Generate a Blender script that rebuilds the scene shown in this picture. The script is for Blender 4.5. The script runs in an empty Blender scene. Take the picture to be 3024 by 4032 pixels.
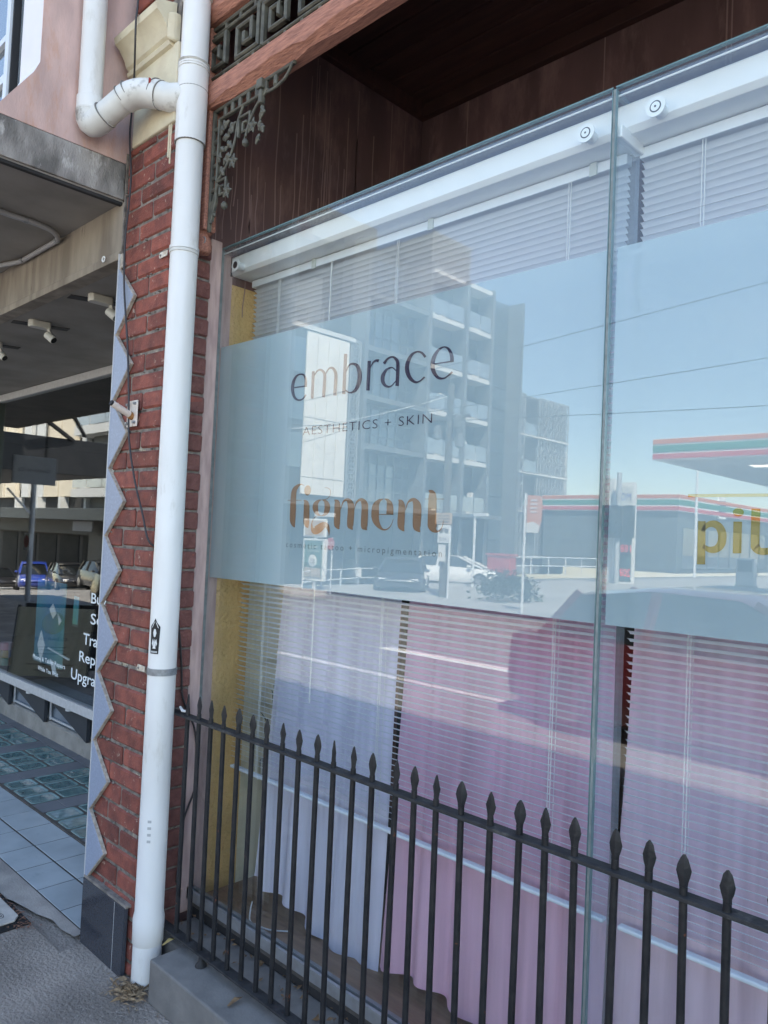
import bpy, bmesh, math, random
from mathutils import Vector, Matrix
R = random.Random(11)
SC = bpy.context.scene
COL = SC.collection
PI = math.pi

# ---------------------------------------------------------------- camera
cam_d = bpy.data.cameras.new("camera")
cam = bpy.data.objects.new("camera", cam_d)
COL.objects.link(cam)
SC.camera = cam
cam_d.sensor_fit = 'HORIZONTAL'
cam_d.sensor_width = 36.0
cam_d.lens = 35.59
cam_d.clip_start = 0.05
cam_d.clip_end = 2000
rx = Vector((0.7165, 0.6962, 0.0436)); fz = Vector((-0.6976, 0.7171, 0.0339))
fz.normalize(); rx = (rx - fz * rx.dot(fz)).normalized(); up = rx.cross(fz)
cam.matrix_world = Matrix(((rx.x, up.x, -fz.x, 0), (rx.y, up.y, -fz.y, 0), (rx.z, up.z, -fz.z, 1.75), (0, 0, 0, 1)))

# ---------------------------------------------------------------- light
SUN_DIR = Vector((0.42, 0.38, 0.82)).normalized()      # towards the sun: high, behind the shop row
sun_d = bpy.data.lights.new("sun", 'SUN')
sun_d.energy = 5.0
sun_d.angle = math.radians(0.53)
sun_d.color = (1.0, 0.97, 0.92)
sun = bpy.data.objects.new("sun", sun_d)
COL.objects.link(sun)
sun.rotation_euler = SUN_DIR.to_track_quat('Z', 'Y').to_euler()
W = bpy.data.worlds.new("World"); SC.world = W; W.use_nodes = True
nt = W.node_tree; nt.nodes.clear()
sky = nt.nodes.new('ShaderNodeTexSky'); sky.sky_type = 'NISHITA'; sky.sun_disc = False
sky.sun_elevation = math.asin(SUN_DIR.z)
sky.sun_rotation = math.atan2(SUN_DIR.x, SUN_DIR.y)
sky.air_density = 1.0; sky.dust_density = 0.25; sky.ozone_density = 2.0
tc = nt.nodes.new('ShaderNodeTexCoord')
mp = nt.nodes.new('ShaderNodeMapping'); mp.inputs['Scale'].default_value = (2.2, 2.2, 7.0)
nz = nt.nodes.new('ShaderNodeTexNoise'); nz.inputs['Scale'].default_value = 1.6; nz.inputs['Detail'].default_value = 7
cr = nt.nodes.new('ShaderNodeValToRGB'); cr.color_ramp.elements[0].position = .53; cr.color_ramp.elements[1].position = .72
sep = nt.nodes.new('ShaderNodeSeparateXYZ')
hz = nt.nodes.new('ShaderNodeMapRange'); hz.inputs[1].default_value = .03; hz.inputs[2].default_value = .22; hz.inputs[3].default_value = .85; hz.inputs[4].default_value = 0.05
mm = nt.nodes.new('ShaderNodeMath'); mm.operation = 'MULTIPLY'
mx = nt.nodes.new('ShaderNodeMix'); mx.data_type = 'RGBA'
mx.inputs[7].default_value = (9.5, 9.8, 10.2, 1)
bg = nt.nodes.new('ShaderNodeBackground'); bg.inputs['Strength'].default_value = 0.13
wo = nt.nodes.new('ShaderNodeOutputWorld')
L = nt.links.new
L(tc.outputs['Generated'], mp.inputs[0]); L(mp.outputs[0], nz.inputs[0]); L(nz.outputs[0], cr.inputs[0])
L(tc.outputs['Generated'], sep.inputs[0]); L(sep.outputs[2], hz.inputs[0])
L(cr.outputs[0], mm.inputs[0]); L(hz.outputs[0], mm.inputs[1]); L(mm.outputs[0], mx.inputs[0])
L(sky.outputs[0], mx.inputs[6]); L(mx.outputs[2], bg.inputs[0]); L(bg.outputs[0], wo.inputs[0])
vs = SC.view_settings
vs.view_transform = 'Standard'; vs.look = 'None'; vs.gamma = 1; vs.exposure = 2.15; vs.use_curve_mapping = False
vs.use_white_balance = True; vs.white_balance_temperature = 7550; vs.white_balance_tint = 10
cy = SC.cycles
cy.max_bounces = 10; cy.diffuse_bounces = 4; cy.glossy_bounces = 5; cy.transparent_max_bounces = 24; cy.transmission_bounces = 6
cy.sample_clamp_indirect = 8

# ---------------------------------------------------------------- materials
MATS = {}
def mat(name, col, col2=None, rough=.7, metal=0., spec=.5, scale=6., stretch=(1, 1, 1), det=6., bump=0., bscale=60., dist=.004,
        rand=0., c3=None, c3scale=2., c3range=(.55, .7), emit=None, lo=.35, hi=.65, coat=0.):
    if name in MATS: return MATS[name]
    m = bpy.data.materials.new(name); m.use_nodes = True
    n = m.node_tree.nodes; l = m.node_tree.links.new
    b = n['Principled BSDF']
    b.inputs['Roughness'].default_value = rough; b.inputs['Metallic'].default_value = metal
    b.inputs['Specular IOR Level'].default_value = spec
    b.inputs['Coat Weight'].default_value = coat
    tcn = n.new('ShaderNodeTexCoord'); g = n.new('ShaderNodeNewGeometry')
    mpn = n.new('ShaderNodeMapping'); mpn.inputs['Scale'].default_value = stretch
    l(g.outputs['Position'], mpn.inputs[0])
    last = None
    if col2 is not None:
        t = n.new('ShaderNodeTexNoise'); t.inputs['Scale'].default_value = scale; t.inputs['Detail'].default_value = det
        l(mpn.outputs[0], t.inputs[0])
        r = n.new('ShaderNodeMapRange'); r.inputs[1].default_value = lo; r.inputs[2].default_value = hi
        l(t.outputs[0], r.inputs[0])
        x = n.new('ShaderNodeMix'); x.data_type = 'RGBA'
        x.inputs[6].default_value = (*col, 1); x.inputs[7].default_value = (*col2, 1)
        l(r.outputs[0], x.inputs[0]); last = x.outputs[2]
    if c3 is not None:
        t = n.new('ShaderNodeTexNoise'); t.inputs['Scale'].default_value = c3scale; t.inputs['Detail'].default_value = 8; t.inputs['Roughness'].default_value = .7
        l(mpn.outputs[0], t.inputs[0])
        r = n.new('ShaderNodeMapRange'); r.inputs[1].default_value = c3range[0]; r.inputs[2].default_value = c3range[1]
        l(t.outputs[0], r.inputs[0])
        x = n.new('ShaderNodeMix'); x.data_type = 'RGBA'
        if last: l(last, x.inputs[6])
        else: x.inputs[6].default_value = (*col, 1)
        x.inputs[7].default_value = (*c3, 1); l(r.outputs[0], x.inputs[0]); last = x.outputs[2]
    if rand > 0:
        oi = n.new('ShaderNodeObjectInfo'); r = n.new('ShaderNodeMapRange')
        r.inputs[3].default_value = 1 - rand; r.inputs[4].default_value = 1 + rand
        l(oi.outputs['Random'], r.inputs[0])
        hs = n.new('ShaderNodeHueSaturation'); l(r.outputs[0], hs.inputs['Value'])
        if last: l(last, hs.inputs['Color'])
        else: hs.inputs['Color'].default_value = (*col, 1)
        last = hs.outputs[0]
    if last: l(last, b.inputs['Base Color'])
    else: b.inputs['Base Color'].default_value = (*col, 1)
    if bump > 0:
        t = n.new('ShaderNodeTexNoise'); t.inputs['Scale'].default_value = bscale; t.inputs['Detail'].default_value = 5
        l(mpn.outputs[0], t.inputs[0])
        bp = n.new('ShaderNodeBump'); bp.inputs['Strength'].default_value = bump; bp.inputs['Distance'].default_value = dist
        l(t.outputs[0], bp.inputs['Height']); l(bp.outputs[0], b.inputs['Normal'])
    if emit:
        b.inputs['Emission Color'].default_value = (*emit[0], 1); b.inputs['Emission Strength'].default_value = emit[1]
    MATS[name] = m
    return m

def glassmat(name, tint=(1, 1, 1), f0=.045, rough=0., body=0., bodycol=(.1, .1, .1)):
    """clear sheet glass: one Fresnel mirror layer over a clear (tinted) sheet"""
    if name in MATS: return MATS[name]
    m = bpy.data.materials.new(name); m.use_nodes = True
    n = m.node_tree.nodes; l = m.node_tree.links.new; n.clear()
    g = n.new('ShaderNodeNewGeometry')
    d = n.new('ShaderNodeVectorMath'); d.operation = 'DOT_PRODUCT'
    l(g.outputs['Normal'], d.inputs[0]); l(g.outputs['Incoming'], d.inputs[1])
    a = n.new('ShaderNodeMath'); a.operation = 'ABSOLUTE'; l(d.outputs['Value'], a.inputs[0])
    s = n.new('ShaderNodeMath'); s.operation = 'SUBTRACT'; s.inputs[0].default_value = 1; l(a.outputs[0], s.inputs[1])
    p = n.new('ShaderNodeMath'); p.operation = 'POWER'; p.inputs[1].default_value = 5; l(s.outputs[0], p.inputs[0])
    r = n.new('ShaderNodeMapRange'); r.inputs[3].default_value = f0; r.inputs[4].default_value = 1; l(p.outputs[0], r.inputs[0])
    t = n.new('ShaderNodeBsdfTransparent'); t.inputs[0].default_value = (*tint, 1)
    gl = n.new('ShaderNodeBsdfGlossy'); gl.inputs['Roughness'].default_value = rough; gl.inputs[0].default_value = (1, 1, 1, 1)
    base = t.outputs[0]
    if body > 0:
        df = n.new('ShaderNodeBsdfDiffuse'); df.inputs[0].default_value = (*bodycol, 1)
        m2 = n.new('ShaderNodeMixShader'); m2.inputs[0].default_value = body
        l(base, m2.inputs[1]); l(df.outputs[0], m2.inputs[2]); base = m2.outputs[0]
    mx_ = n.new('ShaderNodeMixShader'); l(r.outputs[0], mx_.inputs[0]); l(base, mx_.inputs[1]); l(gl.outputs[0], mx_.inputs[2])
    o = n.new('ShaderNodeOutputMaterial'); l(mx_.outputs[0], o.inputs[0])
    MATS[name] = m
    return m

def clothmat(name, col, trans=.35, clear=.15):
    m = bpy.data.materials.new(name); m.use_nodes = True
    n = m.node_tree.nodes; l = m.node_tree.links.new; n.clear()
    g = n.new('ShaderNodeNewGeometry'); mpn = n.new('ShaderNodeMapping'); mpn.inputs['Scale'].default_value = (9, 2, .6)
    l(g.outputs['Position'], mpn.inputs[0])
    t = n.new('ShaderNodeTexNoise'); t.inputs['Scale'].default_value = 2.2; t.inputs['Detail'].default_value = 3; l(mpn.outputs[0], t.inputs[0])
    r = n.new('ShaderNodeMapRange'); r.inputs[1].default_value = .3; r.inputs[2].default_value = .7; r.inputs[3].default_value = .82; r.inputs[4].default_value = 1.12
    l(t.outputs[0], r.inputs[0])
    hs = n.new('ShaderNodeHueSaturation'); hs.inputs['Color'].default_value = (*col, 1); l(r.outputs[0], hs.inputs['Value'])
    df = n.new('ShaderNodeBsdfDiffuse'); tl = n.new('ShaderNodeBsdfTranslucent'); tp = n.new('ShaderNodeBsdfTransparent')
    l(hs.outputs[0], df.inputs[0]); l(hs.outputs[0], tl.inputs[0])
    a = n.new('ShaderNodeMixShader'); a.inputs[0].default_value = trans; l(df.outputs[0], a.inputs[1]); l(tl.outputs[0], a.inputs[2])
    b = n.new('ShaderNodeMixShader'); b.inputs[0].default_value = clear; l(a.outputs[0], b.inputs[1]); l(tp.outputs[0], b.inputs[2])
    o = n.new('ShaderNodeOutputMaterial'); l(b.outputs[0], o.inputs[0])
    MATS[name] = m
    return m

# ---------------------------------------------------------------- mesh helpers
class MB:
    def __init__(s): s.v = []; s.f = []
    def add(s, vs_, fs):
        o = len(s.v); s.v += [tuple(p) for p in vs_]; s.f += [tuple(o + i for i in f) for f in fs]; return s
    def box(s, x0, x1, y0, y1, z0, z1):
        return s.add([(x0,y0,z0),(x1,y0,z0),(x1,y1,z0),(x0,y1,z0),(x0,y0,z1),(x1,y0,z1),(x1,y1,z1),(x0,y1,z1)],
                     [(0,3,2,1),(4,5,6,7),(0,1,5,4),(1,2,6,5),(2,3,7,6),(3,0,4,7)])
    def quad(s, a, b, c, d): return s.add([a, b, c, d], [(0, 1, 2, 3)])
    def prism(s, poly, axis, a, b):
        """poly of 2D points, extruded along axis ('x','y','z') from a to b"""
        def P(p, t): return {'x': (t, p[0], p[1]), 'y': (p[0], t, p[1]), 'z': (p[0], p[1], t)}[axis]
        n = len(poly)
        return s.add([P(p, a) for p in poly] + [P(p, b) for p in poly],
                     [tuple(range(n - 1, -1, -1)), tuple(range(n, 2 * n))] + [(i, (i + 1) % n, n + (i + 1) % n, n + i) for i in range(n)])
    def tube(s, pts, r, n=10, caps=True):
        pts = [Vector(p) for p in pts]; k = len(pts)
        rr = r if isinstance(r, (list, tuple)) else [r] * k
        t0 = (pts[1] - pts[0]).normalized()
        u = t0.cross(Vector((0, 0, 1)));
        if u.length < .05: u = t0.cross(Vector((0, 1, 0)))
        u.normalize(); vs_ = []
        for i, p in enumerate(pts):
            t = (pts[min(i + 1, k - 1)] - pts[max(i - 1, 0)]).normalized()
            u = (u - t * u.dot(t)).normalized(); w = t.cross(u)
            for j in range(n):
                a = 2 * PI * j / n
                vs_.append(p + (u * math.cos(a) + w * math.sin(a)) * rr[i])
        fs = [(i*n+j, i*n+(j+1)%n, (i+1)*n+(j+1)%n, (i+1)*n+j) for i in range(k-1) for j in range(n)]
        if caps: fs += [tuple(range(n-1, -1, -1)), tuple(range((k-1)*n, k*n))]
        return s.add(vs_, fs)
    def bar(s, a, b, w, h=None, upv=(0, 0, 1)):
        a = Vector(a); b = Vector(b); h = h or w; t = (b - a).normalized(); u = t.cross(Vector(upv))
        if u.length < .01: u = t.cross(Vector((0, 1, 0)))
        u.normalize(); q = u.cross(t).normalized(); P = []
        for e in (a, b):
            for su, sq in ((-1,-1),(1,-1),(1,1),(-1,1)): P.append(e + u*su*w/2 + q*sq*h/2)
        return s.add(P, [(0,3,2,1),(4,5,6,7),(0,1,5,4),(1,2,6,5),(2,3,7,6),(3,0,4,7)])
    def lathe(s, prof, c=(0,0,0), n=16, axis='z'):
        vs_ = []
        for r, z in prof:
            for j in range(n):
                a = 2*PI*j/n; x, y = r*math.cos(a), r*math.sin(a)
                p = {'z': (x, y, z), 'y': (x, z, y), 'x': (z, x, y)}[axis]
                vs_.append((c[0]+p[0], c[1]+p[1], c[2]+p[2]))
        k = len(prof)
        fs = [(i*n+j, i*n+(j+1)%n, (i+1)*n+(j+1)%n, (i+1)*n+j) for i in range(k-1) for j in range(n)]
        fs += [tuple(range(n-1,-1,-1)), tuple(range((k-1)*n, k*n))]
        return s.add(vs_, fs)
    def build(s, name, m, parent=None, bevel=0., smooth=False, recalc=True, segs=2, **tags):
        me = bpy.data.meshes.new(name)
        off = Vector(parent['_o']) if parent is not None and '_o' in parent else Vector((0, 0, 0))
        me.from_pydata([tuple(Vector(p) - off) for p in s.v], [], s.f)
        me.validate(); me.update()
        if recalc or bevel:
            bm = bmesh.new(); bm.from_mesh(me)
            if recalc: bmesh.ops.recalc_face_normals(bm, faces=bm.faces)
            if bevel: bmesh.ops.bevel(bm, geom=list(bm.edges), offset=bevel, segments=segs, affect='EDGES', profile=.5, clamp_overlap=True)
            bm.to_mesh(me); bm.free()
        if smooth:
            for p in me.polygons: p.use_smooth = True
            me.set_sharp_from_angle(angle=math.radians(smooth if smooth is not True else 40))
        o = bpy.data.objects.new(name, me); COL.objects.link(o)
        me.materials.append(m)
        if parent is not None: o.parent = parent
        for k, v in tags.items(): o[k] = v
        return o

def thing(name, label, cat, o=(0, 0, 0), group=None):
    e = bpy.data.objects.new(name, None); COL.objects.link(e); e.location = o; e.empty_display_size = .1
    e['_o'] = list(o); e['label'] = label; e['category'] = cat
    if group: e['group'] = group
    return e
def structure(name, o=(0, 0, 0)):
    e = bpy.data.objects.new(name, None); COL.objects.link(e); e.location = o; e['_o'] = list(o); e['kind'] = 'structure'
    return e
def share(src, name, loc=None, rot=None, scale=None, parent=None):
    c = src.copy(); c.name = name; COL.objects.link(c)
    if parent is not None: c.parent = parent
    if loc is not None: c.location = loc
    if rot is not None: c.rotation_euler = rot
    if scale is not None: c.scale = scale
    return c
def text(name, s, m, x, z, width, height, y, parent, cap=None, mirror=False, plane='y', off=0., align='L', depth=0.0, spacing=1.0, flip=1):
    """flat printed lettering; width/height are the size it gets; plane 'y': reads from -Y; plane 'x': reads from +X"""
    cu = bpy.data.curves.new(name, 'FONT'); cu.body = s; cu.size = 1; cu.offset = off; cu.resolution_u = 3; cu.space_character = spacing
    t = bpy.data.objects.new(name, cu); COL.objects.link(t)
    dg = bpy.context.evaluated_depsgraph_get()
    me = bpy.data.meshes.new_from_object(t.evaluated_get(dg))
    bpy.data.objects.remove(t)
    xs = [v.co.x for v in me.vertices]; ys = [v.co.y for v in me.vertices]
    x0, x1 = min(xs), max(xs); capz = .73
    if height is None: hs = width / (x1 - x0)
    else: hs = height / (cap or capz)
    ws = width / (x1 - x0)
    off_ = Vector(parent['_o']) if parent is not None and '_o' in parent else Vector((0, 0, 0))
    for v in me.vertices:
        u = (v.co.x - x0) * ws; w = v.co.y * hs
        if plane == 'y': p = Vector((x + u * flip, y, z + w))
        elif plane == 'x': p = Vector((y, x + u * flip, z + w))
        else: p = Vector((x + u * flip, z + w, y))
        v.co = p - off_
    o = bpy.data.objects.new(name, me); COL.objects.link(o); me.materials.clear(); me.materials.append(m)
    if parent is not None: o.parent = parent
    return o
def circ(cx_, cz, r, n=24, ry=None): return [(cx_ + r*math.cos(2*PI*i/n), cz + (ry or r)*math.sin(2*PI*i/n)) for i in range(n)]
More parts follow.
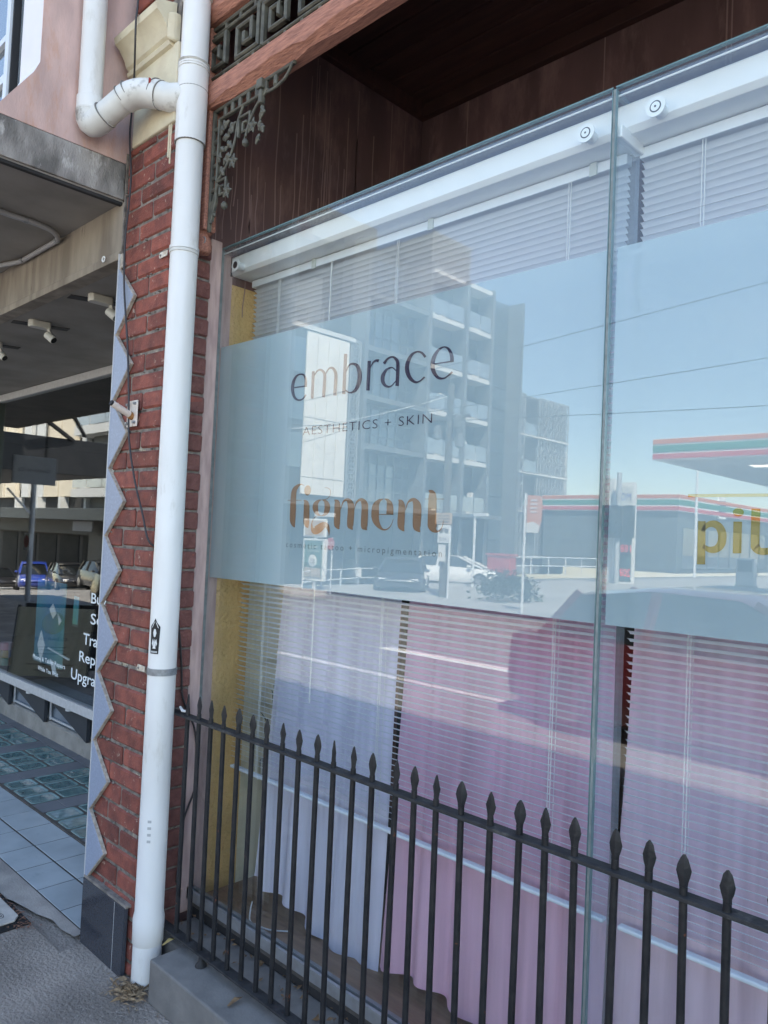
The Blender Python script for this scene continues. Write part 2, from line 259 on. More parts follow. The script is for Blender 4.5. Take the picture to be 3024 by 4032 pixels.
EMBRACE=[[-2.2727,2.3052,-2.2741,2.3103,-2.1976,2.3033,-2.1992,2.3091],[-2.1963,2.3026,-2.2101,2.3044,-2.1963,2.3073,-2.2102,2.3092,-2.1962,2.3121,-2.2102,2.3141,-2.1962,2.3171,-2.2103,2.3189,-2.1965,2.322,-2.2105,2.3233,-2.1974,2.3268,-2.2112,2.3275,-2.1989,2.3314,-2.2121,2.3315,-2.2006,2.3359,-2.2133,2.3355,-2.2029,2.3403,-2.2147,2.3392,-2.2058,2.3444,-2.2164,2.3424,-2.2094,2.3482,-2.2183,2.3449,-2.214,2.3513,-2.2205,2.3469,-2.219,2.3537,-2.2234,2.3489,-2.2243,2.3555,-2.2268,2.3506,-2.2296,2.3568,-2.2306,2.3519,-2.2348,2.3576,-2.2345,2.3526,-2.2402,2.358,-2.2386,2.3528,-2.2458,2.3581,-2.2429,2.3525,-2.2516,2.3577,-2.2472,2.3516,-2.2574,2.3567,-2.2511,2.3503,-2.2628,2.3551,-2.2545,2.3486,-2.2677,2.3527,-2.2576,2.3463,-2.2723,2.3497,-2.2605,2.3434,-2.2765,2.3462,-2.2631,2.34,-2.2803,2.3423,-2.2655,2.3363,-2.2835,2.3381,-2.2674,2.3324,-2.2861,2.3335,-2.2689,2.3283,-2.2882,2.3285,-2.2701,2.3239,-2.2898,2.3232,-2.2709,2.3192,-2.2908,2.3179,-2.2714,2.3144,-2.2912,2.3125,-2.2716,2.3097,-2.2911,2.3071,-2.2714,2.305,-2.2903,2.3015,-2.2709,2.3001,-2.289,2.2959,-2.27,2.2953,-2.2872,2.2905,-2.2689,2.2906,-2.285,2.2854,-2.2675,2.2862,-2.2824,2.2805,-2.2658,2.2821,-2.2793,2.2758,-2.2639,2.278,-2.2757,2.2712,-2.2617,2.2743,-2.2716,2.2671,-2.2593,2.271,-2.2669,2.2633,-2.2568,2.2683,-2.2617,2.2601,-2.2539,2.2661,-2.256,2.2576,-2.2504,2.264,-2.2502,2.2556,-2.2465,2.2622,-2.2444,2.2542,-2.2425,2.2608,-2.2389,2.2534,-2.2387,2.2599,-2.2335,2.2531,-2.235,2.2594,-2.2283,2.2533,-2.2312,2.2594,-2.2233,2.254,-2.2273,2.2598,-2.2185,2.2552,-2.2235,2.2607,-2.2139,2.2569,-2.2198,2.2619,-2.2097,2.2592,-2.2164,2.2637,-2.2059,2.262,-2.2131,2.2662,-2.2023,2.2651,-2.2097,2.2691,-2.1989,2.2682,-2.2063,2.2722,-2.1954,2.271,-2.2028,2.2751],[-2.1707,2.359,-2.1546,2.3565,-2.1706,2.256,-2.1546,2.2539],[-2.1605,2.3336,-2.1638,2.3352,-2.1557,2.338,-2.1599,2.34,-2.1509,2.3427,-2.156,2.3452,-2.1462,2.3472,-2.1521,2.3502,-2.1417,2.351,-2.148,2.3547,-2.1374,2.3535,-2.1437,2.3582,-2.1336,2.3547,-2.1391,2.3605,-2.13,2.3552,-2.1341,2.3619,-2.1269,2.3551,-2.1288,2.3624,-2.1239,2.3546,-2.1234,2.362,-2.1213,2.3537,-2.1179,2.3608,-2.1185,2.3522,-2.1124,2.3587,-2.1154,2.3501,-2.107,2.3558,-2.1123,2.3474,-2.1019,2.3523,-2.1096,2.3445,-2.0974,2.3484,-2.1076,2.3416,-2.0939,2.3445,-2.1062,2.3392,-2.0915,2.3411,-2.1055,2.3376,-2.0897,2.3377,-2.1051,2.3354,-2.0887,2.3339,-2.1049,2.331,-2.0883,2.3289,-2.1047,2.3239,-2.088,2.3215,-2.1048,2.3133,-2.088,2.3108,-2.1052,2.3,-2.0884,2.2974,-2.1058,2.285,-2.089,2.2824,-2.1065,2.2697,-2.0897,2.2671,-2.107,2.2551,-2.0903,2.2526],[-2.0965,2.3301,-2.0997,2.3316,-2.092,2.3352,-2.0961,2.337,-2.0875,2.3406,-2.0926,2.3428,-2.0831,2.3458,-2.0889,2.3485,-2.0788,2.3501,-2.0852,2.3535,-2.0748,2.353,-2.0812,2.3575,-2.071,2.3544,-2.0767,2.3601,-2.0676,2.3548,-2.0717,2.3616,-2.0647,2.3545,-2.0663,2.3621,-2.062,2.3538,-2.0609,2.3616,-2.0598,2.3529,-2.0555,2.3603,-2.0579,2.3516,-2.0501,2.3579,-2.0556,2.3496,-2.0453,2.3547,-2.0532,2.3469,-2.041,2.351,-2.0509,2.3438,-2.0373,2.347,-2.049,2.3405,-2.0343,2.3429,-2.0473,2.3375,-2.0319,2.3394,-2.0462,2.3351,-2.03,2.3358,-2.0454,2.3322,-2.0285,2.3315,-2.0447,2.3277,-2.0275,2.326,-2.0442,2.3207,-2.0268,2.3185,-2.044,2.3105,-2.0266,2.308,-2.0442,2.2979,-2.0268,2.2952,-2.0447,2.2838,-2.0272,2.2812,-2.0451,2.2694,-2.0277,2.2668,-2.0455,2.2556,-2.0281,2.2531],[-1.9977,2.4003,-1.9807,2.3974,-1.9982,2.2558,-1.9812,2.2535],[-1.981,2.3318,-1.9852,2.3335,-1.9781,2.3362,-1.983,2.3381,-1.9753,2.3409,-1.9808,2.343,-1.9725,2.3454,-1.9786,2.3479,-1.9696,2.3492,-1.9759,2.3524,-1.9664,2.3518,-1.9726,2.356,-1.9628,2.3535,-1.9686,2.3588,-1.959,2.3545,-1.964,2.3608,-1.9551,2.3549,-1.9588,2.3621,-1.9515,2.3547,-1.9532,2.3625,-1.9481,2.3539,-1.9473,2.3621,-1.9445,2.3524,-1.941,2.3608,-1.9406,2.3503,-1.9344,2.3586,-1.9368,2.3477,-1.9278,2.3555,-1.9335,2.3448,-1.9214,2.3516,-1.931,2.3418,-1.9157,2.3467,-1.9288,2.3381,-1.9112,2.3411,-1.9268,2.3334,-1.9076,2.335,-1.925,2.3281,-1.9048,2.3286,-1.9236,2.3226,-1.9026,2.322,-1.9227,2.3172,-1.9011,2.3156,-1.9223,2.3118,-1.9003,2.3091,-1.9223,2.3061,-1.9001,2.3024,-1.9229,2.3004,-1.9007,2.2958,-1.9237,2.2948,-1.9018,2.2894,-1.9249,2.2896,-1.9036,2.2834,-1.9264,2.2847,-1.9062,2.2778,-1.9283,2.2799,-1.9094,2.2724,-1.9306,2.2753,-1.9133,2.2675,-1.9331,2.2712,-1.9176,2.2631,-1.9356,2.2678,-1.9224,2.2594,-1.9384,2.2652,-1.9277,2.2565,-1.9417,2.2628,-1.9335,2.2545,-1.9453,2.261,-1.9395,2.2533,-1.9492,2.2596,-1.9454,2.2527,-1.9529,2.2588,-1.9511,2.2527,-1.9566,2.2588,-1.9568,2.2533,-1.9607,2.2596,-1.9623,2.2547,-1.9649,2.2609,-1.9674,2.2566,-1.9691,2.2626,-1.9722,2.2587,-1.9727,2.2643,-1.9764,2.261,-1.9757,2.2661,-1.98,2.2636,-1.9784,2.2683,-1.983,2.2665,-1.981,2.2709,-1.9854,2.2694,-1.9837,2.2736,-1.9877,2.2722,-1.9865,2.2763,-1.9901,2.2749],[-1.8756,2.359,-1.8586,2.3562,-1.876,2.2557,-1.859,2.2533],[-1.8607,2.3282,-1.8646,2.33,-1.8576,2.3323,-1.862,2.3343,-1.8544,2.3365,-1.8594,2.3388,-1.8513,2.3407,-1.8568,2.3433,-1.8482,2.3442,-1.8541,2.3474,-1.8452,2.3468,-1.8513,2.3508,-1.8423,2.3485,-1.8482,2.3534,-1.8393,2.3495,-1.8448,2.3553,-1.8365,2.35,-1.8414,2.3567,-1.8338,2.3501,-1.838,2.3577,-1.8314,2.35,-1.8346,2.3584,-1.83,2.3497,-1.8307,2.3585,-1.8289,2.3491,-1.8268,2.358,-1.8272,2.3483,-1.8236,2.3572,-1.8247,2.347,-1.8212,2.3566,-1.822,2.3459,-1.8189,2.3562],[-1.7896,2.3348,-1.8009,2.3417,-1.7868,2.338,-1.7976,2.3444,-1.7841,2.3413,-1.7943,2.3473,-1.7816,2.3443,-1.7909,2.3503,-1.7789,2.3469,-1.7872,2.3531,-1.776,2.349,-1.7829,2.3554,-1.7725,2.3506,-1.7782,2.3572,-1.7685,2.352,-1.7732,2.3586,-1.7643,2.353,-1.7679,2.3595,-1.7604,2.3534,-1.7627,2.36,-1.7572,2.3532,-1.7574,2.3597,-1.7544,2.3522,-1.7522,2.3587,-1.7517,2.3507,-1.7471,2.3569,-1.7492,2.3486,-1.7423,2.3545,-1.7469,2.3463,-1.7379,2.3516,-1.7445,2.3435,-1.7343,2.3487,-1.7421,2.3409,-1.7316,2.3464,-1.7407,2.3394,-1.7286,2.3437,-1.7399,2.338,-1.7256,2.3395,-1.7388,2.3345,-1.7235,2.334,-1.7378,2.3277,-1.7221,2.3261,-1.7372,2.317,-1.7213,2.3148,-1.737,2.3031,-1.7211,2.3007,-1.737,2.2875,-1.7212,2.2851,-1.7371,2.2714,-1.7213,2.2691,-1.737,2.2561,-1.7213,2.2539],[-1.7339,2.3071,-1.7372,2.3049,-1.7376,2.3101,-1.7411,2.308,-1.7413,2.3135,-1.7449,2.3114,-1.7452,2.3168,-1.7486,2.3144,-1.7496,2.3199,-1.7522,2.3167,-1.7546,2.3221,-1.7556,2.3179,-1.7602,2.3232,-1.7595,2.3182,-1.7661,2.3236,-1.7639,2.3179,-1.7722,2.3232,-1.7684,2.3169,-1.7781,2.3222,-1.7726,2.3154,-1.7836,2.3205,-1.7761,2.3134,-1.7888,2.3179,-1.7791,2.3108,-1.7937,2.3145,-1.782,2.3074,-1.7981,2.3106,-1.7846,2.3036,-1.8019,2.3064,-1.7866,2.2996,-1.8048,2.3018,-1.7881,2.2959,-1.8066,2.2971,-1.789,2.2923,-1.8076,2.2919,-1.7895,2.2884,-1.8076,2.2866,-1.7896,2.2846,-1.8067,2.2813,-1.7892,2.2809,-1.8048,2.2761,-1.7884,2.2778,-1.8016,2.2712,-1.787,2.2748,-1.7973,2.2665,-1.7848,2.2715,-1.7923,2.2624,-1.7821,2.2682,-1.787,2.2588,-1.7791,2.2654,-1.7815,2.2562,-1.7763,2.2633,-1.776,2.2544,-1.7734,2.2618,-1.7705,2.2535,-1.7701,2.2606,-1.7649,2.2533,-1.7665,2.2599,-1.7595,2.2541,-1.7625,2.2597,-1.7544,2.2557,-1.7584,2.2604,-1.7495,2.2583,-1.7539,2.2621,-1.7448,2.2619,-1.7492,2.2651,-1.7402,2.266,-1.7443,2.2688,-1.7357,2.2702,-1.7393,2.2727,-1.7312,2.2741,-1.7343,2.2763],[-1.6046,2.3376,-1.6129,2.3335,-1.608,2.3408,-1.6161,2.337,-1.6113,2.3443,-1.6193,2.3407,-1.6149,2.3479,-1.6223,2.3441,-1.6189,2.3514,-1.6252,2.347,-1.6233,2.3544,-1.6281,2.3492,-1.6279,2.3567,-1.6313,2.3512,-1.6327,2.3586,-1.6349,2.353,-1.6376,2.36,-1.6385,2.3543,-1.6427,2.3608,-1.6422,2.3552,-1.6478,2.3612,-1.646,2.3554,-1.653,2.361,-1.65,2.3549,-1.6585,2.3604,-1.6542,2.3538,-1.6641,2.3592,-1.6582,2.3521,-1.6697,2.3573,-1.6619,2.3499,-1.6748,2.3546,-1.665,2.3473,-1.6795,2.3509,-1.6679,2.3439,-1.6838,2.3465,-1.6707,2.3396,-1.6876,2.3415,-1.6732,2.3349,-1.691,2.3363,-1.6753,2.3299,-1.6936,2.3311,-1.6768,2.3253,-1.6955,2.326,-1.6779,2.3208,-1.6969,2.3207,-1.6785,2.3164,-1.6975,2.3153,-1.6787,2.312,-1.6975,2.3097,-1.6784,2.3077,-1.6966,2.3039,-1.6777,2.3033,-1.6949,2.298,-1.6764,2.2986,-1.6925,2.2919,-1.6746,2.2937,-1.6893,2.2858,-1.6724,2.2887,-1.6856,2.28,-1.6699,2.284,-1.6812,2.2747,-1.6672,2.2799,-1.6761,2.2698,-1.6641,2.2761,-1.6704,2.2654,-1.6604,2.2722,-1.6644,2.2615,-1.6564,2.2687,-1.6583,2.2584,-1.6524,2.2657,-1.6524,2.2561,-1.6489,2.2635,-1.6467,2.2548,-1.6459,2.2622,-1.6415,2.2546,-1.6427,2.2614,-1.6368,2.2552,-1.6392,2.2612,-1.6324,2.2563,-1.6354,2.2615,-1.6281,2.2576,-1.6315,2.2622,-1.6236,2.2593,-1.6276,2.2636,-1.6191,2.2615,-1.6237,2.2659,-1.6146,2.264,-1.6198,2.2685,-1.6102,2.2664,-1.6158,2.2714,-1.6059,2.2687,-1.6117,2.274],[-1.5684,2.3061,-1.5694,2.3103,-1.492,2.3049,-1.4932,2.3097],[-1.4908,2.3045,-1.5054,2.3062,-1.491,2.3082,-1.5057,2.31,-1.4911,2.3118,-1.5059,2.3137,-1.4913,2.3157,-1.5062,2.3172,-1.4919,2.3199,-1.5066,2.3205,-1.4932,2.3244,-1.5074,2.3239,-1.4951,2.3291,-1.5087,2.3279,-1.4974,2.334,-1.5102,2.3324,-1.5003,2.339,-1.512,2.3367,-1.5036,2.3438,-1.514,2.3407,-1.5074,2.3481,-1.5161,2.3439,-1.5118,2.3516,-1.5185,2.3468,-1.5166,2.3546,-1.5214,2.3497,-1.5217,2.3571,-1.5246,2.3522,-1.5269,2.3588,-1.528,2.354,-1.5321,2.3598,-1.5316,2.3549,-1.5375,2.3599,-1.5355,2.3548,-1.5431,2.3593,-1.5398,2.3538,-1.5488,2.3581,-1.5441,2.3521,-1.5544,2.3564,-1.5481,2.3497,-1.5596,2.354,-1.5517,2.3471,-1.5644,2.3509,-1.5549,2.344,-1.569,2.3472,-1.5578,2.3402,-1.5732,2.343,-1.5605,2.3359,-1.5769,2.3385,-1.5629,2.3315,-1.58,2.3339,-1.5647,2.3273,-1.5825,2.3292,-1.5662,2.3231,-1.5843,2.3242,-1.5673,2.3189,-1.5856,2.3191,-1.568,2.3146,-1.5863,2.3138,-1.5683,2.3103,-1.5864,2.3085,-1.5684,2.3059,-1.5859,2.303,-1.568,2.3015,-1.5849,2.2974,-1.5674,2.2969,-1.5833,2.2917,-1.5665,2.2923,-1.5809,2.2861,-1.5651,2.2879,-1.5779,2.2807,-1.5634,2.2839,-1.5741,2.2755,-1.5611,2.2798,-1.5695,2.2705,-1.5581,2.2756,-1.5645,2.2658,-1.5547,2.2715,-1.5592,2.2617,-1.5512,2.2679,-1.5537,2.2584,-1.5481,2.2653,-1.5481,2.2561,-1.545,2.2635,-1.5424,2.2549,-1.5415,2.2621,-1.5371,2.2545,-1.5376,2.2611,-1.5323,2.2545,-1.5335,2.2605,-1.5278,2.2548,-1.5297,2.2603,-1.5237,2.2555,-1.5263,2.2605,-1.5199,2.2566,-1.5232,2.2612,-1.5165,2.2581,-1.5201,2.2624,-1.5131,2.2596,-1.5169,2.2638,-1.5098,2.2613,-1.5137,2.2654,-1.5063,2.263,-1.5105,2.2672,-1.5027,2.265,-1.5074,2.2693,-1.4992,2.2671,-1.5043,2.2716,-1.4958,2.2692,-1.5011,2.274,-1.4924,2.2713,-1.4979,2.2763]]
